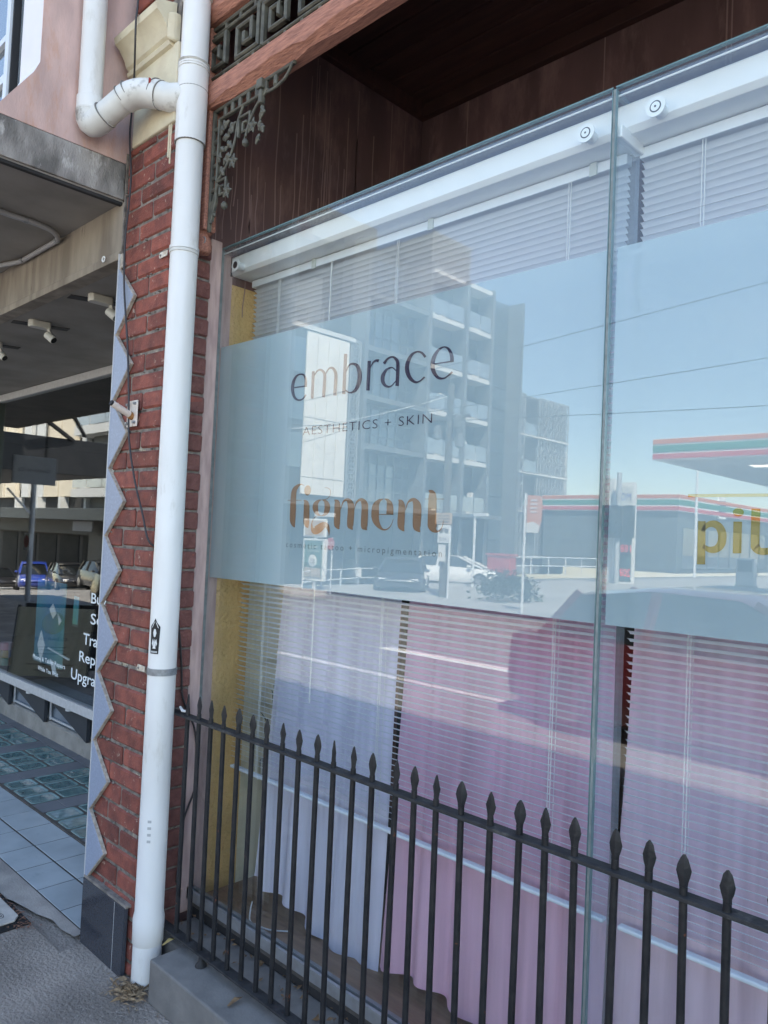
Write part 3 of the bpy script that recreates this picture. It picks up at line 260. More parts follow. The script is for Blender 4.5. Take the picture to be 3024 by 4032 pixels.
FIGMENT=[[-2.184,1.93,-2.1856,1.9289,-2.1863,1.9315,-2.1883,1.9303,-2.1886,1.9332,-2.1908,1.9318,-2.1911,1.9349,-2.1932,1.9332,-2.1939,1.9365,-2.1957,1.9342,-2.1973,1.9376,-2.1981,1.9345,-2.2012,1.9383,-2.2009,1.9343,-2.2055,1.9386,-2.2038,1.9336,-2.2102,1.9386,-2.2067,1.9326,-2.2152,1.938,-2.2095,1.9312,-2.2204,1.937,-2.2123,1.9294,-2.2259,1.9354,-2.2153,1.927,-2.2319,1.9334,-2.2186,1.9241,-2.2382,1.9308,-2.2215,1.921,-2.2443,1.9274,-2.2238,1.9178,-2.2495,1.9232,-2.2254,1.9147,-2.2533,1.9189,-2.2266,1.9117,-2.2561,1.9145,-2.2274,1.9088,-2.2581,1.9095,-2.2279,1.9054,-2.2595,1.9037,-2.2284,1.9008,-2.2606,1.8965,-2.2287,1.8945,-2.2614,1.8873,-2.2286,1.886,-2.2616,1.8764,-2.2282,1.8755,-2.2615,1.8647,-2.2276,1.8641,-2.2613,1.8533,-2.227,1.8528,-2.2611,1.8431,-2.2266,1.8425,-2.2612,1.8339,-2.2265,1.8331,-2.2612,1.825,-2.2265,1.8242,-2.2612,1.8165,-2.2266,1.8159,-2.2608,1.8087,-2.2267,1.8086,-2.26,1.802,-2.2268,1.8027,-2.2585,1.7966,-2.2269,1.7984,-2.2566,1.7923,-2.2271,1.7955,-2.2543,1.789,-2.2273,1.7934,-2.2518,1.7865,-2.2274,1.7911,-2.2492,1.784,-2.2275,1.7885,-2.246,1.7814,-2.2276,1.7858,-2.2425,1.779,-2.2278,1.7833,-2.2389,1.7771,-2.2277,1.7806,-2.2354,1.7754,-2.2276,1.7778,-2.232,1.7736,-2.2275,1.775],[-2.2791,1.8755,-2.2793,1.8776,-2.1964,1.8753,-2.1965,1.8773],[-2.1837,1.8769,-2.182,1.878,-2.1824,1.8741,-2.1779,1.8776,-2.181,1.8714,-2.1735,1.8773,-2.1801,1.869,-2.1688,1.8766,-2.1801,1.867,-2.1638,1.8751,-2.1808,1.8657,-2.159,1.8724,-2.1814,1.8642,-2.1554,1.8689,-2.1817,1.8621,-2.1529,1.8654,-2.1818,1.8596,-2.1511,1.862,-2.1818,1.8569,-2.1498,1.8588,-2.1817,1.8542,-2.1488,1.8561,-2.1816,1.8524,-2.1481,1.854,-2.1815,1.8518,-2.1478,1.8521,-2.1814,1.8507,-2.1478,1.8502,-2.1812,1.8481,-2.1479,1.8476,-2.181,1.8434,-2.1478,1.843,-2.1808,1.8357,-2.1475,1.8352,-2.1808,1.8253,-2.1471,1.8249,-2.1807,1.814,-2.1467,1.8138,-2.1803,1.8034,-2.1464,1.8036,-2.1793,1.7951,-2.1462,1.7961,-2.1777,1.7893,-2.1462,1.7918,-2.1754,1.7851,-2.1465,1.7896,-2.1726,1.7821,-2.1471,1.7884,-2.1699,1.7804,-2.1473,1.7868,-2.1675,1.7791,-2.1473,1.7845,-2.1647,1.7773,-2.1476,1.7826,-2.1615,1.7758,-2.1482,1.781,-2.1584,1.7749,-2.1485,1.7793,-2.1556,1.7743,-2.1486,1.7773,-2.1528,1.7736,-2.1487,1.7753],[-2.0818,1.8786,-2.081,1.8771,-2.0856,1.8786,-2.0843,1.8758,-2.0894,1.8788,-2.0876,1.8746,-2.0936,1.8788,-2.0907,1.8734,-2.098,1.8785,-2.0931,1.872,-2.1027,1.8776,-2.095,1.8704,-2.1074,1.8764,-2.0968,1.8684,-2.1122,1.8748,-2.0985,1.866,-2.1169,1.8727,-2.0998,1.8636,-2.1214,1.87,-2.1006,1.8614,-2.1253,1.8667,-2.1008,1.8595,-2.1281,1.8629,-2.1008,1.8576,-2.13,1.8589,-2.1007,1.8554,-2.1311,1.8548,-2.1005,1.853,-2.1315,1.8507,-2.1003,1.8505,-2.131,1.8466,-2.1,1.8482,-2.1296,1.8425,-2.0998,1.8458,-2.1273,1.8384,-2.0995,1.8431,-2.1244,1.8347,-2.0991,1.8402,-2.1211,1.8313,-2.0985,1.8375,-2.1177,1.8283,-2.0979,1.8352,-2.1139,1.8257,-2.0974,1.8333,-2.1098,1.8237,-2.0967,1.8315,-2.1057,1.8222,-2.0957,1.8296,-2.1018,1.8212,-2.0942,1.8279,-2.098,1.8203,-2.0926,1.8262,-2.0941,1.8196,-2.0907,1.8249,-2.0904,1.8193,-2.0885,1.8238,-2.087,1.8192,-2.0858,1.8228,-2.0838,1.8192,-2.0828,1.8218,-2.0806,1.8192,-2.08,1.8207],[-2.0817,1.8771,-2.0811,1.8786,-2.0783,1.8755,-2.0771,1.8786,-2.0748,1.8739,-2.073,1.8787,-2.0717,1.8724,-2.0686,1.8787,-2.0694,1.8709,-2.0638,1.8782,-2.0682,1.8694,-2.0588,1.8769,-2.0673,1.8675,-2.054,1.875,-2.0666,1.8653,-2.0495,1.8726,-2.066,1.8629,-2.0455,1.8699,-2.0656,1.8605,-2.042,1.867,-2.0653,1.8583,-2.0391,1.8639,-2.0651,1.8565,-2.0369,1.8607,-2.0649,1.8547,-2.0354,1.8572,-2.0647,1.8528,-2.0346,1.8537,-2.0646,1.8508,-2.0343,1.8502,-2.0646,1.8487,-2.0345,1.8466,-2.0648,1.8462,-2.0352,1.8429,-2.0652,1.8435,-2.0364,1.8391,-2.0657,1.8406,-2.0382,1.8353,-2.0662,1.838,-2.0404,1.8317,-2.0665,1.8359,-2.0431,1.8285,-2.0666,1.8341,-2.0466,1.8257,-2.0668,1.8323,-2.0506,1.8237,-2.0672,1.8304,-2.0547,1.8222,-2.0681,1.8285,-2.0586,1.8212,-2.0693,1.8268,-2.0625,1.8203,-2.0707,1.8253,-2.0663,1.8197,-2.0728,1.8241,-2.07,1.8194,-2.0752,1.823,-2.0734,1.8193,-2.078,1.8219,-2.0766,1.8192,-2.0807,1.8206,-2.0799,1.8192],[-2.0782,1.8773,-2.0787,1.8792,-2.0735,1.8776,-2.0739,1.8795,-2.0686,1.8778,-2.0689,1.8798,-2.0637,1.8781,-2.0642,1.88,-2.0589,1.8786,-2.0598,1.8805,-2.0546,1.8796,-2.0559,1.8814,-2.0507,1.8811,-2.0524,1.8827,-2.0472,1.8829,-2.0491,1.8843,-2.0441,1.885,-2.0461,1.8862,-2.0415,1.8873,-2.0434,1.8883,-2.0393,1.8897,-2.0413,1.8904,-2.0375,1.8922,-2.0397,1.8928,-2.0363,1.895,-2.0385,1.8955,-2.0354,1.8979,-2.0377,1.8982,-2.035,1.9008,-2.0373,1.901,-2.0349,1.9035,-2.0372,1.9035,-2.0351,1.9061,-2.0374,1.906,-2.0357,1.9087,-2.038,1.9085,-2.0367,1.9112,-2.0389,1.9108,-2.0381,1.9135,-2.0402,1.9129,-2.0399,1.9156,-2.0418,1.9147,-2.0424,1.9173,-2.0438,1.9161,-2.0453,1.9187,-2.0464,1.9174,-2.0485,1.9199,-2.0494,1.9185,-2.0517,1.9208,-2.0525,1.9193,-2.0549,1.9215,-2.0554,1.92,-2.058,1.9219,-2.0581,1.9204,-2.061,1.9219,-2.0609,1.9205,-2.064,1.9218,-2.0637,1.9204,-2.0669,1.9216,-2.0667,1.9204,-2.0698,1.9215,-2.0696,1.9204],[-2.0774,1.8211,-2.0773,1.8196,-2.0835,1.8209,-2.0833,1.8194,-2.0897,1.8209,-2.0896,1.8194,-2.0959,1.8208,-2.0957,1.8193,-2.1019,1.8203,-2.1014,1.8188,-2.1074,1.8192,-2.1063,1.8177,-2.1122,1.8172,-2.1106,1.8159,-2.1164,1.8146,-2.1146,1.8134,-2.1202,1.8116,-2.1181,1.8106,-2.1235,1.8085,-2.1212,1.8075,-2.1264,1.8053,-2.1237,1.8044,-2.1288,1.8021,-2.1257,1.8013,-2.1306,1.7987,-2.1271,1.7981,-2.132,1.7952,-2.128,1.7947,-2.1332,1.7918,-2.1284,1.7914,-2.1341,1.7883,-2.1281,1.7882,-2.1348,1.7848,-2.1272,1.7851,-2.1352,1.7811,-2.1257,1.782,-2.1353,1.7774,-2.1237,1.7791,-2.135,1.7736,-2.1212,1.7768,-2.1344,1.7699,-2.1184,1.7753,-2.1333,1.7661,-2.1151,1.7746,-2.1315,1.762,-2.1117,1.7746,-2.128,1.7577,-2.1093,1.7756,-2.1216,1.7537,-2.1092,1.7773,-2.1115,1.7515,-2.1125,1.7788,-2.101,1.752,-2.1157,1.7792,-2.0932,1.754,-2.1157,1.7798,-2.0873,1.7563,-2.1133,1.781,-2.0826,1.7585,-2.1095,1.7828,-2.0781,1.7608,-2.1054,1.7845,-2.073,1.7639,-2.1015,1.7861,-2.0683,1.7673,-2.0968,1.7882,-2.0646,1.7704,-2.0911,1.7907,-2.0618,1.7728,-2.0847,1.7932,-2.0602,1.7742,-2.0778,1.7954,-2.0589,1.7751,-2.0712,1.7967,-2.0578,1.7759,-2.0649,1.7973,-2.0575,1.7765,-2.0582,1.7973,-2.0577,1.7771,-2.0514,1.7962,-2.0583,1.7779,-2.0449,1.7939,-2.058,1.7785,-2.0398,1.7905,-2.0562,1.778,-2.0367,1.7869,-2.0537,1.7766,-2.0347,1.7833,-2.051,1.7746,-2.0334,1.78,-2.0484,1.7724,-2.0324,1.7767,-2.0459,1.7701,-2.0316,1.7734,-2.0434,1.7675,-2.031,1.7698,-2.0412,1.7646,-2.0308,1.7662,-2.0392,1.7617,-2.0307,1.7628,-2.0376,1.7591,-2.0307,1.7597,-2.0364,1.7567,-2.031,1.757,-2.0358,1.7545,-2.0315,1.7545,-2.0353,1.7524,-2.0321,1.7523,-2.035,1.7502,-2.0328,1.7501,-2.0345,1.7479,-2.0333,1.7479],[-2.0143,1.877,-2.013,1.8782,-2.0127,1.8743,-2.0089,1.8781,-2.011,1.8715,-2.0046,1.8782,-2.0099,1.8691,-1.9998,1.8779,-2.01,1.8672,-1.9944,1.8766,-2.011,1.8662,-1.9893,1.8737,-2.0116,1.865,-1.9856,1.8698,-2.0118,1.863,-1.9834,1.866,-2.0117,1.8604,-1.9819,1.8623,-2.0116,1.8575,-1.981,1.8591,-2.0115,1.8546,-1.9801,1.8564,-2.0114,1.8526,-1.9794,1.8546,-2.0114,1.8521,-1.979,1.8529,-2.0114,1.8514,-1.9788,1.851,-2.0114,1.849,-1.9788,1.8484,-2.0114,1.8444,-1.9787,1.8437,-2.0114,1.8364,-1.9785,1.8356,-2.0116,1.8256,-1.9784,1.8249,-2.0117,1.8139,-1.9783,1.8134,-2.0115,1.8028,-1.9782,1.8028,-2.0108,1.7943,-1.9782,1.795,-2.0094,1.7885,-1.9782,1.7907,-2.0074,1.7843,-1.9786,1.7887,-2.0047,1.781,-1.9793,1.7882,-2.0021,1.7794,-1.9797,1.7869,-1.9997,1.7781,-1.9796,1.7847,-1.9965,1.7763,-1.9798,1.7827,-1.9929,1.7747,-1.9801,1.7809,-1.9894,1.7738,-1.98,1.7788,-1.9861,1.7731,-1.9797,1.7765,-1.983,1.7724,-1.9794,1.7742],[-1.9765,1.8439,-1.9786,1.8444,-1.9739,1.8493,-1.9771,1.8499,-1.9714,1.8549,-1.9756,1.8557,-1.9689,1.8603,-1.9741,1.8615,-1.9661,1.865,-1.9723,1.8668,-1.9631,1.8685,-1.9699,1.8713,-1.9598,1.8707,-1.9665,1.875,-1.9563,1.8722,-1.9625,1.878,-1.9529,1.8729,-1.9578,1.8803,-1.95,1.8728,-1.9527,1.8818,-1.9484,1.8722,-1.9469,1.8826,-1.9476,1.871,-1.9405,1.8822,-1.9467,1.8693,-1.934,1.8807,-1.9459,1.8672,-1.9278,1.8783,-1.9453,1.8649,-1.9221,1.8751,-1.9447,1.8625,-1.9175,1.8711,-1.9441,1.8601,-1.9141,1.867,-1.9434,1.8578,-1.9116,1.8625,-1.9428,1.8548,-1.9099,1.8574,-1.9421,1.8504,-1.9087,1.8516,-1.9416,1.8444,-1.9079,1.8444,-1.9415,1.8356,-1.9076,1.8348,-1.9419,1.8243,-1.9079,1.8231,-1.9423,1.8121,-1.9084,1.8109,-1.9425,1.8008,-1.909,1.8,-1.942,1.792,-1.9094,1.7922,-1.9407,1.7862,-1.9097,1.7882,-1.9386,1.7819,-1.9104,1.7872,-1.9349,1.7783,-1.9122,1.7882,-1.9322,1.7774,-1.9126,1.7873,-1.9303,1.7772,-1.9119,1.7849,-1.9272,1.7757,-1.9119,1.7827,-1.9235,1.7744,-1.912,1.7808,-1.9199,1.7736,-1.9117,1.7786,-1.9164,1.773,-1.9112,1.7762,-1.9131,1.7723,-1.9107,1.7738],[-1.9074,1.8443,-1.9095,1.8447,-1.905,1.8493,-1.9081,1.8499,-1.9029,1.8545,-1.9069,1.8553,-1.9006,1.8596,-1.9056,1.8607,-1.8981,1.864,-1.9039,1.8657,-1.895,1.8672,-1.9014,1.8701,-1.8914,1.8695,-1.8979,1.8739,-1.8874,1.8712,-1.8936,1.8771,-1.8833,1.8722,-1.8887,1.8798,-1.8799,1.8723,-1.8832,1.8817,-1.8783,1.8716,-1.8766,1.8826,-1.8779,1.8704,-1.8693,1.8818,-1.877,1.8684,-1.8625,1.8798,-1.876,1.8658,-1.8561,1.8769,-1.8752,1.8631,-1.8506,1.8733,-1.8746,1.8606,-1.8462,1.8692,-1.8743,1.8589,-1.8432,1.865,-1.874,1.8576,-1.8415,1.8606,-1.8736,1.8553,-1.8408,1.8561,-1.8731,1.8511,-1.8406,1.8512,-1.8728,1.8449,-1.8403,1.8446,-1.8727,1.8356,-1.8399,1.8349,-1.873,1.8235,-1.8398,1.8227,-1.8733,1.8105,-1.8398,1.8099,-1.8732,1.7985,-1.8399,1.7984,-1.8724,1.7893,-1.84,1.7902,-1.8705,1.7831,-1.8402,1.7865,-1.8673,1.7783,-1.8413,1.7863,-1.8614,1.7745,-1.8446,1.788,-1.8588,1.7745,-1.8445,1.7868,-1.8579,1.7753,-1.8426,1.784,-1.8552,1.7745,-1.8422,1.7818,-1.8519,1.7736,-1.8424,1.7802,-1.8488,1.7733,-1.8421,1.7784,-1.8459,1.7731,-1.8415,1.7764,-1.8431,1.7728,-1.8409,1.7744],[-1.77,1.8806,-1.7692,1.8793,-1.7745,1.8803,-1.7727,1.8772,-1.7791,1.8801,-1.7763,1.8753,-1.784,1.8797,-1.7796,1.8733,-1.7892,1.8789,-1.7822,1.8713,-1.7944,1.8773,-1.7842,1.869,-1.7996,1.8753,-1.7858,1.8663,-1.8047,1.8728,-1.7873,1.8632,-1.8098,1.8697,-1.7883,1.8601,-1.8144,1.8659,-1.7888,1.857,-1.8183,1.8611,-1.7889,1.8543,-1.821,1.8557,-1.7888,1.8512,-1.8226,1.85,-1.7886,1.8475,-1.8235,1.8445,-1.7882,1.8431,-1.8239,1.8392,-1.7877,1.8385,-1.8241,1.8345,-1.7874,1.8338,-1.8242,1.8298,-1.7872,1.8294,-1.8239,1.825,-1.7872,1.8253,-1.8233,1.82,-1.7871,1.8215,-1.8221,1.8149,-1.7869,1.8181,-1.8202,1.8099,-1.7865,1.815,-1.8177,1.8053,-1.786,1.812,-1.8146,1.8009,-1.7853,1.8089,-1.811,1.7969,-1.7844,1.8059,-1.807,1.7931,-1.7833,1.8028,-1.8025,1.7896,-1.7817,1.7996,-1.7973,1.7862,-1.7796,1.796,-1.7916,1.783,-1.777,1.792,-1.7855,1.78,-1.7741,1.7881,-1.7794,1.7774,-1.7711,1.7848,-1.7737,1.7755,-1.7682,1.7823,-1.7683,1.7744,-1.7653,1.7807,-1.7633,1.774,-1.7622,1.7797,-1.7586,1.7741,-1.7588,1.7793,-1.7542,1.7746,-1.7553,1.7793,-1.75,1.7756,-1.7519,1.7796,-1.746,1.777,-1.7486,1.7804,-1.7423,1.779,-1.7452,1.7818,-1.7387,1.7812,-1.7418,1.7836,-1.7356,1.7836,-1.7386,1.7857,-1.7328,1.7859,-1.7358,1.7878,-1.7305,1.7884,-1.7335,1.7899,-1.7285,1.7911,-1.7314,1.7922,-1.7269,1.7938,-1.7296,1.7947,-1.7255,1.7965,-1.7279,1.7972,-1.7241,1.7991,-1.7264,1.7997,-1.7229,1.8016,-1.7251,1.8022,-1.7219,1.8042,-1.724,1.8046,-1.721,1.8067,-1.723,1.8071,-1.7202,1.8092,-1.7221,1.8096,-1.7192,1.8117,-1.7211,1.8121],[-1.7674,1.8793,-1.7669,1.8806,-1.7643,1.8778,-1.7633,1.8806,-1.761,1.8764,-1.7597,1.8807,-1.7582,1.8751,-1.7558,1.8807,-1.7561,1.8736,-1.7515,1.8803,-1.7549,1.8721,-1.747,1.8791,-1.7541,1.8701,-1.7426,1.8772,-1.7536,1.8678,-1.7384,1.875,-1.7532,1.8654,-1.7344,1.8723,-1.7531,1.8629,-1.7308,1.8692,-1.7531,1.8606,-1.7277,1.8656,-1.7531,1.8583,-1.7255,1.8615,-1.7531,1.8555,-1.724,1.8573,-1.7531,1.8523,-1.723,1.8532,-1.7531,1.8487,-1.7223,1.8493,-1.7531,1.8452,-1.7217,1.8455,-1.7531,1.8418,-1.7212,1.8416,-1.7532,1.8384,-1.7211,1.8376,-1.7533,1.8348,-1.7211,1.8338,-1.7534,1.831,-1.7211,1.8301,-1.7535,1.8273,-1.7211,1.8265],[-1.7864,1.8264,-1.7866,1.8285,-1.7211,1.827,-1.7212,1.8292],[-1.7023,1.8759,-1.7012,1.877,-1.7011,1.8733,-1.6977,1.877,-1.6997,1.8708,-1.694,1.8771,-1.6989,1.8685,-1.69,1.8769,-1.699,1.8667,-1.6855,1.8758,-1.6996,1.8654,-1.681,1.8734,-1.7,1.8639,-1.6776,1.8703,-1.7,1.8619,-1.675,1.8669,-1.6998,1.8594,-1.673,1.8636,-1.6995,1.8569,-1.6715,1.8605,-1.6993,1.8544,-1.6703,1.8578,-1.6992,1.8527,-1.6695,1.8561,-1.6993,1.8529,-1.669,1.8541,-1.6993,1.8529,-1.6689,1.852,-1.6994,1.8507,-1.6689,1.8496,-1.6995,1.8462,-1.669,1.845,-1.6999,1.8384,-1.669,1.8371,-1.7006,1.8277,-1.6691,1.8265,-1.7012,1.8161,-1.6693,1.815,-1.7014,1.805,-1.6694,1.8046,-1.7009,1.7962,-1.6695,1.7971,-1.6992,1.7898,-1.6695,1.7932,-1.6965,1.7849,-1.6699,1.7917,-1.6929,1.7814,-1.6706,1.7911,-1.69,1.78,-1.6704,1.7894,-1.6876,1.7789,-1.6697,1.7867,-1.6844,1.7772,-1.6695,1.7842,-1.6809,1.7757,-1.6694,1.7821,-1.6774,1.7747,-1.6691,1.7798,-1.6742,1.7739,-1.6686,1.7774,-1.671,1.7731,-1.6681,1.7748],[-1.6669,1.842,-1.6687,1.8424,-1.6646,1.8473,-1.6673,1.8478,-1.6625,1.8528,-1.6659,1.8535,-1.6603,1.8582,-1.6645,1.8592,-1.6578,1.8628,-1.6627,1.8644,-1.6547,1.8662,-1.6603,1.869,-1.651,1.8685,-1.6569,1.873,-1.6469,1.8701,-1.6527,1.8764,-1.6427,1.8709,-1.6479,1.8792,-1.6393,1.8708,-1.6426,1.8813,-1.6377,1.8701,-1.6363,1.8824,-1.6377,1.869,-1.6292,1.8817,-1.6373,1.8674,-1.6228,1.8795,-1.6365,1.8651,-1.6171,1.8766,-1.6357,1.8625,-1.6122,1.8733,-1.635,1.8599,-1.6083,1.8697,-1.6346,1.8578,-1.6051,1.8663,-1.6347,1.8564,-1.6025,1.8623,-1.6348,1.8546,-1.6007,1.8577,-1.6346,1.8512,-1.5995,1.8526,-1.6344,1.8459,-1.5986,1.846,-1.6343,1.8375,-1.5982,1.8368,-1.6344,1.8264,-1.5983,1.8254,-1.6345,1.8144,-1.5987,1.8135,-1.6342,1.803,-1.5991,1.8028,-1.6333,1.794,-1.5994,1.795,-1.6315,1.7876,-1.5997,1.7909,-1.6288,1.7829,-1.6004,1.7893,-1.6252,1.7792,-1.6016,1.789,-1.622,1.7776,-1.6021,1.7877,-1.6192,1.7766,-1.6018,1.7853,-1.6155,1.7749,-1.6018,1.7831,-1.6115,1.7736,-1.6017,1.7811,-1.6077,1.773,-1.6011,1.7788,-1.6043,1.7727,-1.6,1.7763,-1.6009,1.7723,-1.5991,1.7738],[-1.5724,1.905,-1.5711,1.9067,-1.5706,1.9023,-1.5675,1.9069,-1.5686,1.8997,-1.5638,1.9073,-1.5676,1.8974,-1.5593,1.9072,-1.568,1.8958,-1.5539,1.9057,-1.5687,1.8943,-1.5492,1.9029,-1.5692,1.8927,-1.5457,1.9001,-1.57,1.8918,-1.5428,1.8968,-1.5707,1.8904,-1.5405,1.8926,-1.5711,1.8866,-1.5389,1.8874,-1.5712,1.88,-1.5376,1.8799,-1.5712,1.8691,-1.5367,1.8686,-1.5712,1.8546,-1.5362,1.8539,-1.5711,1.8388,-1.536,1.8382,-1.5709,1.8239,-1.5357,1.8237,-1.5707,1.8125,-1.5353,1.8127,-1.5705,1.8049,-1.5346,1.8058,-1.5705,1.7997,-1.5338,1.8017,-1.5703,1.7956,-1.5331,1.7996,-1.5695,1.7921,-1.5326,1.7982,-1.568,1.7889,-1.5323,1.7959,-1.5657,1.7854,-1.5323,1.7934,-1.5625,1.7821,-1.5329,1.7915,-1.5586,1.7791,-1.5338,1.7899,-1.5543,1.7767,-1.5346,1.7884,-1.5498,1.7747,-1.535,1.787,-1.5451,1.7734,-1.5348,1.7854,-1.5404,1.7727,-1.5338,1.7836,-1.5358,1.7727,-1.5323,1.782,-1.5315,1.773,-1.5306,1.7807,-1.5276,1.7739,-1.5288,1.7798,-1.5242,1.7752,-1.5267,1.7797,-1.5212,1.7769,-1.5242,1.7804,-1.5185,1.7787,-1.5216,1.7815,-1.516,1.7808,-1.5192,1.7831,-1.5139,1.783,-1.5171,1.7847,-1.5122,1.7853,-1.5152,1.7867,-1.5108,1.7879,-1.5137,1.7889,-1.5095,1.7907,-1.5123,1.7915,-1.5085,1.7935,-1.5112,1.7941,-1.5076,1.7964,-1.5101,1.7969,-1.507,1.7993,-1.5093,1.7996,-1.5066,1.8024,-1.5087,1.8026,-1.5064,1.8054,-1.5082,1.8056,-1.5062,1.8085,-1.5078,1.8086,-1.506,1.8115,-1.5073,1.8117],[-1.5859,1.8776,-1.586,1.8793,-1.5075,1.8772,-1.5076,1.8789]]
PIL=[[-0.7221,1.8221,-0.7046,1.822,-0.7219,1.7195,-0.7029,1.7202],[-0.7087,1.7956,-0.7152,1.8003,-0.7063,1.7983,-0.7136,1.8034,-0.704,1.8012,-0.712,1.8066,-0.7018,1.8037,-0.7102,1.81,-0.6997,1.8057,-0.7081,1.8134,-0.6979,1.807,-0.7054,1.8164,-0.696,1.8078,-0.7025,1.819,-0.6939,1.8084,-0.6993,1.821,-0.692,1.8087,-0.6959,1.8226,-0.6901,1.8087,-0.6923,1.8238,-0.6885,1.8085,-0.6886,1.8243,-0.687,1.8081,-0.6847,1.8243,-0.6852,1.8074,-0.6808,1.8236,-0.6835,1.8066,-0.677,1.8224,-0.6819,1.8056,-0.6733,1.8208,-0.6809,1.8046,-0.6698,1.8185,-0.68,1.8035,-0.6666,1.8156,-0.6791,1.8019,-0.664,1.8124,-0.6781,1.7998,-0.6618,1.8091,-0.6771,1.7976,-0.66,1.8058,-0.6764,1.7955,-0.6585,1.8026,-0.6758,1.7937,-0.6574,1.7994,-0.6755,1.792,-0.6565,1.796,-0.6752,1.7902,-0.6559,1.7926,-0.675,1.7882,-0.6557,1.7892,-0.675,1.7859,-0.6556,1.7858,-0.6751,1.7832,-0.6557,1.7822,-0.6753,1.7804,-0.656,1.7784,-0.6756,1.7776,-0.6565,1.7743,-0.6761,1.7753,-0.6574,1.7702,-0.6765,1.7735,-0.6589,1.7661,-0.6771,1.772,-0.6609,1.7624,-0.678,1.7703,-0.6632,1.7591,-0.679,1.7686,-0.6659,1.7562,-0.6801,1.7671,-0.6687,1.7538,-0.6811,1.766,-0.6718,1.7516,-0.6821,1.7652,-0.6752,1.7499,-0.6833,1.7645,-0.6786,1.7488,-0.6849,1.7638,-0.6819,1.7482,-0.6867,1.7633,-0.6849,1.7479,-0.6885,1.7629,-0.6878,1.7479,-0.6901,1.7626,-0.6906,1.7481,-0.6916,1.7624,-0.6934,1.7486,-0.6932,1.7624,-0.6962,1.7493,-0.6947,1.7625,-0.6987,1.7504,-0.6962,1.7627,-0.7013,1.7517,-0.6978,1.7631,-0.7037,1.7534,-0.6995,1.7639,-0.7058,1.7554,-0.7015,1.765,-0.7076,1.7574,-0.7036,1.7662,-0.7092,1.7593,-0.7058,1.7674,-0.7108,1.761],[-0.6414,1.8224,-0.6223,1.8222,-0.641,1.7496,-0.6219,1.75],[-0.6026,1.8523,-0.5837,1.8518,-0.6027,1.8358,-0.5837,1.8354,-0.6027,1.8182,-0.5838,1.818,-0.6028,1.8012,-0.5838,1.8011,-0.6027,1.7862,-0.5838,1.7864,-0.6025,1.7748,-0.5836,1.7755,-0.6022,1.7678,-0.5834,1.7694,-0.6016,1.7633,-0.5833,1.7679,-0.598,1.7571,-0.5859,1.7724,-0.5964,1.7564,-0.586,1.7728,-0.5974,1.7574,-0.5833,1.7698,-0.596,1.7559,-0.5822,1.7679,-0.5936,1.7536,-0.5819,1.7669,-0.5908,1.7517,-0.5814,1.766,-0.5878,1.7503,-0.5808,1.7652,-0.5844,1.7492,-0.5801,1.7646,-0.5809,1.7486,-0.5789,1.7642,-0.5776,1.7485,-0.5772,1.7641,-0.5744,1.7486,-0.5749,1.7641,-0.5713,1.7489,-0.5723,1.7643,-0.5684,1.7492,-0.5696,1.7645,-0.5654,1.7497,-0.5671,1.7647,-0.5623,1.7504,-0.5645,1.765,-0.5594,1.7511,-0.5617,1.7654,-0.5565,1.7518,-0.5588,1.7658,-0.5538,1.7525,-0.5559,1.7662]]
FIG_DOT=[-2.164, 1.913, 0.019, 0.019]
PIL_DOT=[-0.631, 1.844, 0.012, 0.01]
# ---------------------------------------------------------------- material set
M_brick = mat('red_painted_brick', (.27,.074,.052), (.155,.044,.035), rough=.72, scale=18, bump=.8, bscale=110, dist=.005, rand=.26, c3=(.50,.36,.28), c3scale=34, c3range=(.615,.70))
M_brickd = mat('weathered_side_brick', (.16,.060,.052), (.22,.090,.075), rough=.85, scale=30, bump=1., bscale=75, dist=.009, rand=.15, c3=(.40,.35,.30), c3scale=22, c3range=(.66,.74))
M_mortar = mat('lime_mortar', (.27,.235,.205), (.12,.105,.092), rough=.95, scale=24, bump=.9, bscale=90, dist=.006, c3=(.50,.44,.33), c3scale=9, c3range=(.60,.68))
M_pinkjamb = mat('pale_pink_render', (.58,.42,.38), (.42,.29,.27), rough=.9, scale=9, stretch=(4,4,.8), bump=.4, bscale=70, dist=.004)
M_pink = mat('weathered_pink_render', (.68,.47,.42), (.50,.35,.32), rough=.9, scale=3.2, stretch=(1,3.5,1.1), det=8, bump=.35, bscale=45, dist=.004, c3=(.56,.31,.22), c3scale=3.0, c3range=(.52,.72), lo=.36, hi=.62)
M_maroon = mat('dark_maroon_render', (.165,.092,.086), (.110,.064,.061), rough=.8, scale=2.5, stretch=(2.2,2.2,.6), bump=.2, bscale=20, c3=(.29,.175,.16), c3scale=2.6, c3range=(.50,.72))
M_drip = mat('pale_paint_run', (.29,.185,.172), rough=.8)
M_soffit = mat('dark_red_soffit_board', (.075,.030,.023), (.055,.022,.018), rough=.8, scale=4, stretch=(1,8,1), rand=.15)
M_timber = mat('red_oxide_timber', (.50,.22,.15), (.30,.125,.09), rough=.75, scale=14, stretch=(1.2,9,9), det=8, bump=.9, bscale=30, dist=.006, c3=(.11,.05,.045), c3scale=20, c3range=(.64,.70))
M_iron = mat('grey_green_cast_iron', (.125,.118,.090), (.065,.062,.050), rough=.6, scale=30, bump=.4, bscale=90, dist=.002)
M_cream = mat('peeling_cream_paint', (.66,.59,.43), (.58,.50,.36), rough=.8, scale=10, bump=.6, bscale=60, dist=.004, c3=(.28,.23,.18), c3scale=26, c3range=(.66,.73))
M_pvc = mat('white_painted_pipe', (.80,.795,.775), (.69,.68,.65), rough=.36, scale=6, stretch=(1,1,.3), bump=.12, bscale=40, c3=(.50,.47,.41), c3scale=9, c3range=(.57,.78))
